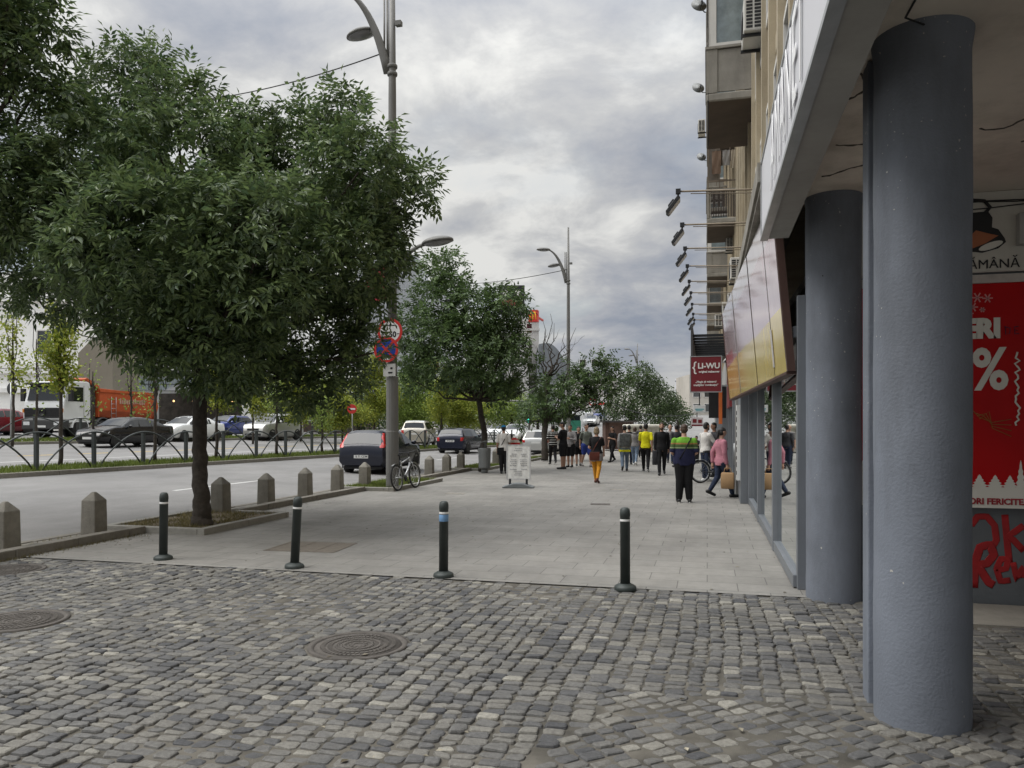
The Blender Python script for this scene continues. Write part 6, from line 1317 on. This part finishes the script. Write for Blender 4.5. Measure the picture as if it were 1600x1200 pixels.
# ---------------------------------------------------------------- people: one remeshed skin per body, clothes grown over it
SKIN = mat('skin', (.40, .235, .165), .55, 0, .06, 9, spec=.35); SKIN2 = mat('tanned_skin', (.30, .165, .11), .55, 0, .06, 9, spec=.35)
HAIRC = {'black': mat('black_hair', (.012, .010, .009), .5, 0, .3, 30, bump=.5, bs=80), 'brown': mat('brown_hair', (.05, .028, .016), .5, 0, .3, 30, bump=.5, bs=80), 'fair': mat('fair_hair', (.20, .15, .09), .5, 0, .25, 30, bump=.5, bs=80), 'grey': mat('grey_hair', (.30, .29, .27), .6, 0, .25, 30, bump=.5, bs=80)}
def cloth(name, col, rough=.85): return mat('cloth_' + name, col, rough, 0, .16, 7, bump=.6, bs=16, spec=.2)
def stripes(name, stops, rough=.85):
    """woven bands across the garment: stops (height in m, colour)"""
    m = bpy.data.materials.new(name); m.use_nodes = True; N = m.node_tree.nodes; L = m.node_tree.links; p = N['Principled BSDF']; p.inputs['Roughness'].default_value = rough; p.inputs['Specular IOR Level'].default_value = .2
    tc = N.new('ShaderNodeTexCoord'); sp_ = N.new('ShaderNodeSeparateXYZ'); L.new(tc.outputs['Object'], sp_.inputs[0]); mr = N.new('ShaderNodeMath'); mr.operation = 'MULTIPLY'; mr.inputs[1].default_value = .5; L.new(sp_.outputs[2], mr.inputs[0])
    r = N.new('ShaderNodeValToRGB'); r.color_ramp.interpolation = 'CONSTANT'; L.new(mr.outputs[0], r.inputs[0]); e = r.color_ramp
    e.elements[0].position = 0; e.elements[0].color = stops[0][1] + (1,); e.elements[1].position = min(.999, stops[1][0]*.5); e.elements[1].color = stops[1][1] + (1,)
    for z, c in stops[2:]: q = e.elements.new(z*.5); q.color = c + (1,)
    L.new(r.outputs[0], p.inputs['Base Color'])
    nb = N.new('ShaderNodeTexNoise'); nb.inputs['Scale'].default_value = 16; L.new(tc.outputs['Object'], nb.inputs[0]); b = N.new('ShaderNodeBump'); b.inputs['Strength'].default_value = .6; b.inputs['Distance'].default_value = .02; L.new(nb.outputs[0], b.inputs['Height']); L.new(b.outputs[0], p.inputs['Normal']); return m
def skin_build(mb, name, m, parent, vox):
    o = mb.build(name, m, parent); r = o.modifiers.new('remesh', 'REMESH'); r.mode = 'VOXEL'; r.voxel_size = vox; r.use_smooth_shade = True
    s = o.modifiers.new('smooth', 'SMOOTH'); s.factor = .5; s.iterations = 2
    bpy.context.view_layer.update(); dg = bpy.context.evaluated_depsgraph_get(); me = bpy.data.meshes.new_from_object(o.evaluated_get(dg)); o.modifiers.clear(); old = o.data; o.data = me; me.name = name; bpy.data.meshes.remove(old)
    if not me.materials: me.materials.append(m)
    return o
def cap_(mb, a, b, r0, r1, n=12, fy=1.0):
    a, b = Vector(a), Vector(b); d = (b - a); L = d.length; d.normalize(); P = []; Rr = []
    for k in range(4): q = PI/2*(1 - k/4); P.append(a - d*r0*math.sin(q)); Rr.append(max(.002, r0*math.cos(q)))
    for k in range(5): P.append(a + d*L*k/4); Rr.append(r0 + (r1 - r0)*k/4)
    for k in range(1, 5): q = PI/2*k/4; P.append(b + d*r1*math.sin(q)); Rr.append(max(.002, r1*math.cos(q)))
    mb.tube(P, Rr, n, flat=fy)
def person(label, px, py, H, head, cl, pose=None, group=None, D=None, female=False, g=1.0, belly=0.0, hair=('short', 'black'), tan=False, vox=.012, legs='stand', headturn=0.0, bend=0.0):
    pose = pose or {}; z0 = 0.0
    loc = ground(px, py) if D is None else at(px, py, D)
    t = thing('person', label, 'person', (loc.x, loc.y, loc.z if D else 0), R(head), group)
    h = H; hw = .052*h*(1.05 if female else 1); sh = (.100 if female else .112)*h*(g*.5 + .5)
    V3 = lambda x, y, z: Vector((x*h, y*h, z*h))
    # joints (fractions of height); +y is where the person faces
    st = {'stand': ((0, 0), (0, 0)), 'walk': ((.16, .0), (-.13, .05)), 'walk2': ((-.14, .06), (.15, 0)), 'apart': ((0, 0), (0, 0))}[legs]
    J = {}
    for i, s in enumerate((-1, 1)):
        f, lift = st[i]; wdt = hw/h*(1.25 if legs == 'apart' else .85)
        J['hip', s] = V3(s*hw/h*.95, 0, .50); J['knee', s] = V3(s*hw/h*.95, f*.45 + (.035 if f < 0 else .02*abs(f)/.15), .275 + lift*.25); J['ank', s] = V3(s*wdt, f - (.02 if lift else 0), .045 + lift*.8)
        J['toe', s] = J['ank', s] + (V3(s*.012, .105, -.024) if not lift else V3(s*.008, .085, -.06))
        J['heel', s] = J['ank', s] + (V3(0, -.028, -.022) if not lift else V3(0, -.035, -.008))
        J['sh', s] = V3(s*sh/h*.93, -.005 + .0, .783); a = pose.get('arm' + ('L' if s < 0 else 'R'), 'down')
        E, W_ = {'down': ((s*(sh/h + .015), -.012, .63), (s*(sh/h + .018), .02, .485)), 'fwd': ((s*(sh/h + .012), .05, .645), (s*(sh/h + .0), .135, .53)), 'back': ((s*(sh/h + .014), -.075, .645), (s*(sh/h + .014), -.075, .50)),
                 'phone': ((s*(sh/h + .035), .03, .635), (s*.045, .135, .665)), 'bent': ((s*(sh/h + .022), -.02, .635), (s*(sh/h - .01), .09, .60)), 'pocket': ((s*(sh/h + .065), -.05, .645), (s*(sh/h + .022), .02, .52)), 'bar': ((s*(sh/h + .03), .06, .66), (s*.10, .20, .575))}[a]
        J['el', s] = V3(*E); J['wr', s] = V3(*W_)
    BM = Matrix.Translation((0, 0, .52*h)) @ Matrix.Rotation(-bend, 4, 'X') @ Matrix.Translation((0, 0, -.52*h))
    if bend:
        for k_ in list(J):
            if k_[0] in ('sh', 'el', 'wr'): J[k_] = BM @ J[k_]
    gg = .85 + .15*g
    wz = [(.455, .070, .060), (.50, .094*(1.04 if female else 1), .064), (.54, .092*(1.05 if female else 1), .063), (.60, .080*(.92 if female else 1), .056), (.66, .082*(.95 if female else 1), .058), (.73, .092*(.94 if female else 1), .066), (.77, .088, .060), (.795, .072, .052), (.815, .052, .044), (.83, .040, .038), (.84, .036, .034)]
    def torso(mb, z0, z1, inf, flare=0.0):
        rows = []; n = 20
        zs = [z for z, _, _ in wz if z0 < z < z1] + [z0, z1]; zs = sorted(set(zs))
        def it(z, k):
            for (a, b) in zip(wz[:-1], wz[1:]):
                if a[0] <= z <= b[0]: return a[k] + (b[k] - a[k])*(z - a[0])/(b[0] - a[0])
            return wz[-1][k]
        for z in zs:
            bl = belly*math.exp(-((z - .61)/.07)**2); f = flare*max(0, (.62 - z)/.15)
            a = it(z, 1)*h*g + inf + bl*h*.5 + f; b = it(z, 2)*h*gg + inf + bl*h*.9 + f
            rows.append([BM @ Vector((a*math.copysign(abs(math.cos(q))**.85, math.cos(q)), b*math.sin(q) + bl*h*.35, z*h)) for q in [2*PI*j/n for j in range(n)]])
        mb.grid(rows, close=True); mb.add([v for v in rows[0]], [tuple(range(n))[::-1]]); mb.add([v for v in rows[-1]], [tuple(range(n))])
    def leg(mb, s, inf, z=1.0, rth=.058, rkn=.035, ran=.023):
        k = J['knee', s]; hp = J['hip', s]; an = J['ank', s]
        if z <= .5: cap_(mb, hp, hp.lerp(k, z*2), rth*h*gg + inf, (rth + (rkn - rth)*z*2)*h*gg + inf)
        else: cap_(mb, hp, k, rth*h*gg + inf, rkn*h*gg + inf); cap_(mb, k, k.lerp(an, (z - .5)*2), (rkn*1.05)*h*gg + inf, (rkn + (ran - rkn)*(z - .5)*2)*h + inf)
    def arm(mb, s, inf, z=1.0):
        a, e, w = J['sh', s], J['el', s], J['wr', s]; r0, r1, r2 = .030*h*gg, .024*h*gg, .0165*h
        if z <= .5: cap_(mb, a, a.lerp(e, z*2), r0 + inf, r0 + (r1 - r0)*z*2 + inf)
        else: cap_(mb, a, e, r0 + inf, r1 + inf); cap_(mb, e, e.lerp(w, (z - .5)*2), r1 + inf, r1 + (r2 - r1)*(z - .5)*2 + inf)
    neck0, hc = BM @ V3(0, -.004, .825), BM @ V3(0, .012 + .02*pose.get('look', 0), .932 - .012*pose.get('look', 0))
    HM = Matrix.Translation(hc) @ Matrix.Rotation(R(headturn), 4, 'Z') @ Matrix.Rotation(-.35*pose.get('look', 0), 4, 'X')
    mb = MB(); torso(mb, .455, .835, 0); cap_(mb, neck0, hc - Vector((0, 0, .02*h)), .033*h, .030*h)
    mb.ell((0, 0, .008*h), (.0440*h, .054*h, .060*h), 16, 10, M=HM); mb.ell((0, .012*h, -.030*h), (.034*h, .040*h, .036*h), 14, 8, M=HM)
    cap_(mb, HM @ Vector((0, .050*h, .012*h)), HM @ Vector((0, .062*h, -.012*h)), .006*h, .009*h)
    for s in (-1, 1):
        mb.ell((s*.045*h, -.002*h, -.002*h), (.007*h, .014*h, .020*h), 8, 6, M=HM)
        leg(mb, s, 0); arm(mb, s, 0); cap_(mb, J['heel', s], J['toe', s], .022*h, .018*h)
        w = J['wr', s]; d = (w - J['el', s]).normalized(); side = Vector((0, 1, 0)) if abs(d.y) < .6 else Vector((0, 0, 1)); side = (side - d*side.dot(d)).normalized(); nn = d.cross(side)
        cap_(mb, w, w + d*.050*h, .016*h, .020*h)
        for k, (o_, ln) in enumerate(((-.018, .040), (-.006, .047), (.006, .044), (.017, .034))): b_ = w + d*.050*h + side*o_*h; m_ = b_ + d*ln*.55*h - nn*s*.004*h; cap_(mb, b_, m_, .0062*h, .0058*h, 8); cap_(mb, m_, m_ + (d - nn*s*.6).normalized()*ln*.5*h, .0058*h, .005*h, 8)
        b_ = w + d*.022*h + side*.016*h; cap_(mb, b_, b_ + (d*.7 + side*.7)*.034*h, .0075*h, .0058*h, 8)
    body = skin_build(mb, 'body', SKIN2 if tan else SKIN, t, vox*.8)
    # eyes and mouth
    mb = MB()
    for s in (-1, 1): mb.ell((s*.017*h, .0505*h, .010*h), (.007*h, .006*h, .005*h), 8, 6, M=HM)
    mb.build('eyes', BLACK, body)
    # clothes
    top, bot, shoe = cl['top'], cl['bottom'], cl.get('shoes', BLACK)
    sl = cl.get('sleeve', .36); hem = cl.get('hem', .50)
    mb = MB(); torso(mb, hem, .832, .013 if not cl.get('loose') else .020, cl.get('flare', .012))
    for s in (-1, 1):
        if sl: arm(mb, s, .013 if not cl.get('loose') else .018, sl)
        cap_(mb, BM @ V3(s*.018, 0, .808), J['sh', s] + Vector((-s*.008*h, 0, -.002*h)), .024*h + .006, .028*h*gg + .010)
    if cl.get('hood'): mb.ell(BM @ V3(0, -.035, .845), (.062*h, .045*h, .030*h), 14, 8)
    skin_build(mb, cl.get('topname', 'shirt'), top, t, vox)
    ln = cl.get('leg', .96); mb = MB(); torso(mb, .46, .545, .010)
    if cl.get('skirt'):
        mb = MB(); rows = []; n = 24
        for z, k in ((.57, .0), (.50, .012), (.43, .03), (.40, .035)): rows.append([Vector(((.092*h*g + k)*math.cos(q), (.066*h + k)*math.sin(q), z*h)) for q in [2*PI*j/n for j in range(n)]])
        mb.grid(rows, close=True); mb.add(rows[0], [tuple(range(n))[::-1]]); mb.add(rows[-1], [tuple(range(n))])
        for s in (-1, 1): leg(mb, s, .014, .16)
    else:
        for s in (-1, 1): leg(mb, s, cl.get('ease', .012), ln)
    skin_build(mb, cl.get('botname', 'trousers' if ln > .6 else 'shorts'), bot, t, vox)
    if cl.get('tights'):
        mb = MB()
        for s in (-1, 1): leg(mb, s, .006, .97)
        skin_build(mb, 'tights', cl['tights'], t, vox)
    for s in (-1, 1):
        mb = MB(); cap_(mb, J['heel', s] + Vector((0, 0, .002)), J['toe', s] + Vector((0, 0, .0)), .026*h, .022*h); cap_(mb, J['ank', s], J['heel', s] + Vector((0, .02, 0)), .026*h, .026*h)
        so = skin_build(mb, 'shoe', shoe, t, vox)
        if cl.get('soles'): mb = MB(); mb.tube([J['heel', s] - Vector((0, .02*h, .024*h)), J['toe', s] + Vector((0, .018*h, -.018*h))], .027*h, 10, flat=.3); mb.build('sole', WHITE, so)
    # hair
    kind, colr = hair; hm = HAIRC[colr]; mb = MB()
    if kind in ('short', 'long', 'tail', 'bob'):
        mb.ell((0, -.006*h, .016*h), (.0475*h, .056*h, .058*h), 18, 8, M=HM, z0=.05); mb.ell((0, -.018*h, -.002*h), (.0475*h, .042*h, .052*h), 18, 9, M=HM)
    if kind == 'long': 
        mb.grid([[HM @ Vector((.056*h*w_*math.cos(q), -.012*h - .044*h*d_*math.sin(q) - o_*h, z*h)) for q in [PI*j/10 for j in range(11)]] for z, w_, d_, o_ in ((.03, .8, 1, 0), (-.03, .95, 1, 0), (-.08, 1.0, .9, .012), (-.14, .95, .7, .03), (-.18, .55, .4, .035))]); mb.ell((0, -.035*h, -.09*h), (.046*h, .022*h, .085*h), 14, 8, M=HM)
    if kind == 'bob': mb.ell((0, -.012*h, -.022*h), (.056*h, .05*h, .055*h), 16, 8, M=HM)
    if kind == 'tail': cap_(mb, HM @ Vector((0, -.058*h, .018*h)), HM @ Vector((0, -.085*h, -.10*h)), .020*h, .012*h); mb.ell((0, -.056*h, .016*h), (.018*h, .02*h, .018*h), 10, 6, M=HM)
    if mb.v: skin_build(mb, 'hair', hm, t, .008)
    if cl.get('beard'): mb = MB(); mb.ell((0, .020*h, -.044*h), (.036*h, .038*h, .032*h), 14, 8, M=HM, z1=.45); skin_build(mb, 'beard', hm, t, .007)
    if cl.get('cap'):
        mb = MB(); mb.ell((0, -.002*h, .022*h), (.051*h, .060*h, .052*h), 18, 8, M=HM, z0=0); mb.ell((0, .055*h, .028*h), (.04*h, .045*h, .008*h), 14, 5, M=HM); skin_build(mb, 'cap', cl['cap'], t, .009)
    return t, J, BM, HM, body
def strap(t, J, BM, h, m, side=1, bagpos=None, belly=0.0, gdep=.075, w=.035):
    """cross body strap from the left or right shoulder to the opposite hip, closed round the torso"""
    mb = MB(); P = []
    for i in range(33):
        a = 2*PI*i/32; z = .66 + .155*math.cos(a); x = side*.085*math.cos(a); 
        y = -math.sin(a)*(gdep + belly*.8*math.exp(-((z - .61)/.08)**2)) * (.75 + .25*abs(math.sin(a))); P.append(BM @ Vector((x*h, y*h, (z + .005)*h)))
    rows = [[p - Vector((w/2, 0, 0)), p + Vector((w/2, 0, .012))] for p in P]; mb.grid(rows); o = mb.build('strap', m, t, recalc=False); s = o.modifiers.new('solid', 'SOLIDIFY'); s.thickness = .006
def bag(name, label, px, py, D, size, m, rz=0, strapm=None, straps=None, fold=False, cat='bag'):
    p = at(px, py, D); t = thing(name, label, cat, p, R(rz)); w, d, h = size
    mb = MB(); mb.grid([[(sx*w/2*k, sy*d/2*k2, z) for sx, sy in ((-1, -1), (0, -1.15), (1, -1), (1.05, 0), (1, 1), (0, 1.15), (-1, 1), (-1.05, 0))] for z, k, k2 in ((-h/2, .86, .8), (-h/2 + .02, .97, 1), (0, 1, 1.05), (h/2 - .03, .95, .85), (h/2, .85, .55))], close=True)
    n = 8; mb.f.append(tuple(range(n))[::-1]); mb.f.append(tuple(4*n + j for j in range(n))); mb.m += [0, 0]; mb.sm += [False, False]; mb.build('body', m, t, bevel=.01)
    if fold: mb = MB(); mb.prism([(-w/2, -d/2 - .012, h/2), (w/2, -d/2 - .012, h/2), (w/2*.95, -d/2 - .014, 0), (-w/2*.95, -d/2 - .014, 0)], (0, .008, 0)); mb.build('flap', m, t)
    if straps: mb = MB(); mb.tube(straps, .012, 6, flat=.4); mb.build('handles', strapm or m, t)
    return t
BLKC = cloth('black', (.012, .012, .013)); NAVY = cloth('navy', (.018, .022, .05)); JEAN = cloth('jeans', (.15, .20, .27)); DJEAN = cloth('dark_jeans', (.022, .03, .055)); WHT = cloth('white', (.58, .56, .53)); GREYC = cloth('grey', (.20, .19, .185)); GRN = cloth('grey_green', (.15, .165, .14)); YELC = cloth('yellow', (.62, .58, .015)); MUST = cloth('mustard', (.50, .22, .02)); PINKC = cloth('pink', (.40, .17, .21)); BLUEC = cloth('blue', (.03, .05, .22)); DKGREY = cloth('dark_grey', (.045, .045, .05)); LEATH = mat('brown_leather', (.10, .022, .012), .45, 0, .2, 8); CAPB = cloth('cap_blue', (.02, .20, .42)); SHOEW = cloth('white_shoe', (.6, .6, .58), .6); CROWD = 'people walking on the pavement'
# nearest figures
fat = stripes('striped_polo', [(0, (.020, .022, .055)), (1.195, (.045, .085, .025)), (1.20, (.32, .40, .22)), (1.215, (.06, .10, .035)), (1.285, (.30, .16, .06)), (1.315, (.14, .34, .035))])
t, J, BM, HM, _ = person('stout man in green and navy striped shirt seen from behind with a cross strap', 1069, 785, 1.74, 6, dict(top=fat, bottom=BLKC, sleeve=.42, hem=.47, loose=True, ease=.034, soles=True), dict(armL='bent', armR='bent', look=.5), CROWD, g=1.30, belly=.035, hair=('short', 'brown'), legs='apart', vox=.011)
strap(t, J, BM, 1.74, BLKC, 1, belly=.05, gdep=.098)
t, J, BM, HM, _ = person('woman in pink shirt with dark ponytail striding to the shop door', 1127, 777, 1.66, -62, dict(top=PINKC, bottom=DJEAN, sleeve=.97, hem=.455, loose=True), dict(armL='back', armR='down', look=.3), CROWD, female=True, hair=('tail', 'black'), legs='walk2', vox=.011)
D_ = 17.9; bag('paper_bag', 'brown paper carrier bag in the hand of the woman in pink', 1137, 751, D_, (.30, .13, .38), mat('kraft_paper', (.32, .20, .10), .8, 0, .08, 5), -10, straps=[(-.09, 0, .18), (-.06, 0, .29), (.06, 0, .29), (.09, 0, .18)])
t, J, BM, HM, _ = person('bearded man in white shirt standing with a dark bicycle', 1103, 752, 1.80, -50, dict(top=WHT, bottom=DJEAN, sleeve=.42, hem=.49, shoes=SHOEW, beard=1, loose=True), dict(armL='bar', armR='bar'), CROWD, hair=('short', 'black'))
person('man in dark shirt hidden behind the bearded man', 1116, 745, 1.80, 120, dict(top=DKGREY, bottom=NAVY, sleeve=.42), None, CROWD, hair=('short', 'black'), tan=True)
t, J, BM, HM, _ = person('woman in black top, grey shorts and mustard tights walking away', 932, 755, 1.66, -4, dict(top=BLKC, bottom=GREYC, sleeve=.34, hem=.53, skirt=1, tights=MUST, shoes=LEATH, botname='skirt'), dict(armL='bent', armR='fwd'), CROWD, female=True, g=1.1, hair=('bob', 'fair'), legs='walk')
strap(t, J, BM, 1.66, LEATH, 1); bag('shoulder_bag', 'brown leather shoulder bag on the hip of the woman in mustard tights', 929, 713, 21.7, (.28, .12, .24), LEATH, 10, fold=True)
person('man in bright yellow shirt and black trousers walking away', 1009, 737, 1.78, 4, dict(top=YELC, bottom=BLKC, sleeve=.42, hem=.49, loose=True, soles=True), dict(armL='fwd', armR='back'), CROWD, hair=('short', 'black'), tan=True, legs='walk')
t, J, BM, HM, _ = person('bearded man in black jacket walking towards us carrying a long bag', 1034, 742, 1.80, 184, dict(top=BLKC, bottom=BLKC, sleeve=.97, hem=.46, loose=True, beard=1, topname='jacket'), dict(armL='back', armR='down'), CROWD, hair=('short', 'brown'), legs='walk2')
bag('long_bag', 'dark long bag hanging from the hand of the man in black jacket', 1023, 715, 26.4, (.16, .10, .50), DKGREY, 20, straps=[(-.04, 0, .22), (0, 0, .34), (.04, 0, .22)])
t, J, BM, HM, _ = person('person in light jeans with a grey backpack walking away', 976, 736, 1.72, 6, dict(top=GREYC, bottom=JEAN, sleeve=.97, hem=.50, loose=True), dict(armL='back', armR='fwd'), CROWD, hair=('short', 'black'), legs='walk2')
bag('backpack', 'grey camouflage backpack with a yellow band on the walker in light jeans', 976, 688, 28.25, (.38, .20, .46), mat('camouflage_cloth', (.085, .09, .085), .85, 0, .55, 11), 14, fold=True)
mb = MB(); mb.box(-.2, .2, -.16, .1, -.02, .05); p = at(976, 705, 28.4); o = mb.build('waist_bag', YELC, bevel=.02); o.location = p; o.rotation_euler.z = R(14); tag(o, 'yellow band bag below the grey backpack', 'bag')
person('girl with long brown hair, grey hood and pale jeans walking away', 992, 727, 1.64, -3, dict(top=GREYC, bottom=JEAN, sleeve=.97, hem=.49, loose=True, hood=1, shoes=SHOEW), None, CROWD, female=True, hair=('long', 'brown'), legs='walk')
t, J, BM, HM, _ = person('man in white shirt and blue cap with a black shoulder bag', 787, 740, 1.72, 14, dict(top=WHT, bottom=BLKC, sleeve=.40, hem=.47, loose=True, cap=CAPB, ease=.02), dict(armL='down', armR='bent', look=.3), CROWD, hair=('short', 'black'), legs='stand', tan=True)
strap(t, J, BM, 1.72, BLKC, 1); bag('shoulder_bag', 'black shoulder bag hanging behind the man in the blue cap', 782, 705, 26.6, (.24, .10, .26), BLKC, 20, fold=True)
person('person in red and white top bent over behind the pavement board', 812, 735, 1.6, 60, dict(top=stripes('red_white_top', [(0, (.45, .03, .03)), (1.05, (.6, .55, .5)), (1.15, (.45, .03, .03)), (1.25, (.03, .02, .02))]), bottom=DKGREY, sleeve=.45), dict(armL='bar', armR='bar', look=1), CROWD, female=True, hair=('long', 'black'), bend=.75)
bw_ = stripes('black_white_stripes', [(0, (.012,)*3)] + [(.86 + .1*k + o, c) for k in range(6) for o, c in ((0, (.45, .45, .43)), (.03, (.012,)*3))])
person('man in black and white striped shirt seen from behind', 864, 726, 1.74, 20, dict(top=bw_, bottom=BLKC, sleeve=.45, hem=.48, loose=True, soles=True), dict(armL='bent', armR='bent'), CROWD, hair=('short', 'black'), legs='walk')
person('tall man in black shirt and black shorts standing sideways', 880, 733, 1.86, 72, dict(top=BLKC, bottom=BLKC, sleeve=.42, hem=.47, loose=True, leg=.42, ease=.035), dict(armL='phone', armR='phone', look=.5), CROWD, hair=('short', 'black'), headturn=30)
person('young man in light grey sweatshirt and black shorts facing us', 891, 730, 1.74, 170, dict(top=cloth('light_grey', (.27, .26, .26)), bottom=BLKC, sleeve=.97, hem=.48, loose=True, leg=.44, ease=.035), dict(armL='phone', armR='bent'), CROWD, hair=('short', 'black'))
person('girl in black dress standing beside the grey sweatshirt', 904, 728, 1.66, 200, dict(top=BLKC, bottom=BLKC, sleeve=.36, hem=.46, leg=.38, ease=.03, flare=.05, soles=True), None, CROWD, female=True, hair=('short', 'black'))
person('man in grey green shirt and blue shorts stepping to the right', 916, 729, 1.76, 215, dict(top=GRN, bottom=BLUEC, sleeve=.42, hem=.50, loose=True, leg=.40, ease=.035, shoes=GREYC), dict(armL='pocket', armR='back'), CROWD, hair=('short', 'brown'), legs='walk')
person('woman with long black hair in black clothes holding a white cup', 957, 722, 1.66, 150, dict(top=BLKC, bottom=BLKC, sleeve=.45, hem=.48), dict(armL='phone', armR='down'), CROWD, female=True, hair=('long', 'black'), legs='walk')
person('dark clothed walker partly hidden behind the grey backpack', 983, 726, 1.72, 5, dict(top=BLKC, bottom=DJEAN, sleeve=.97), None, CROWD, hair=('short', 'black'), legs='walk2')
person('bald man in dark jeans behind the stout striped man', 1047, 724, 1.74, 185, dict(top=GREYC, bottom=DJEAN, sleeve=.45), None, CROWD, hair=('none', 'grey'), legs='walk')
person('man in dark top half hidden by the stout striped man', 1057, 730, 1.74, 20, dict(top=DKGREY, bottom=DJEAN, sleeve=.97), None, CROWD, hair=('short', 'black'))
person('dark walker farther off between girl and man in yellow', 1001, 715, 1.72, 0, dict(top=DKGREY, bottom=BLKC, sleeve=.97), None, CROWD, hair=('short', 'black'), legs='walk')
person('seated dark figure with bare forearms right of the stout man', 1089, 724, 1.25, 130, dict(top=BLKC, bottom=BLKC, sleeve=.4), dict(armL='bar', armR='phone', look=.6), CROWD, hair=('short', 'black'))
person('pedestrian in a dark top beyond the maroon car', -2, 688, 1.75, 60, dict(top=DKGREY, bottom=DJEAN, sleeve=.97), None, CROWD, D=46, hair=('short', 'black'))
p = at(1110, 700, 23)
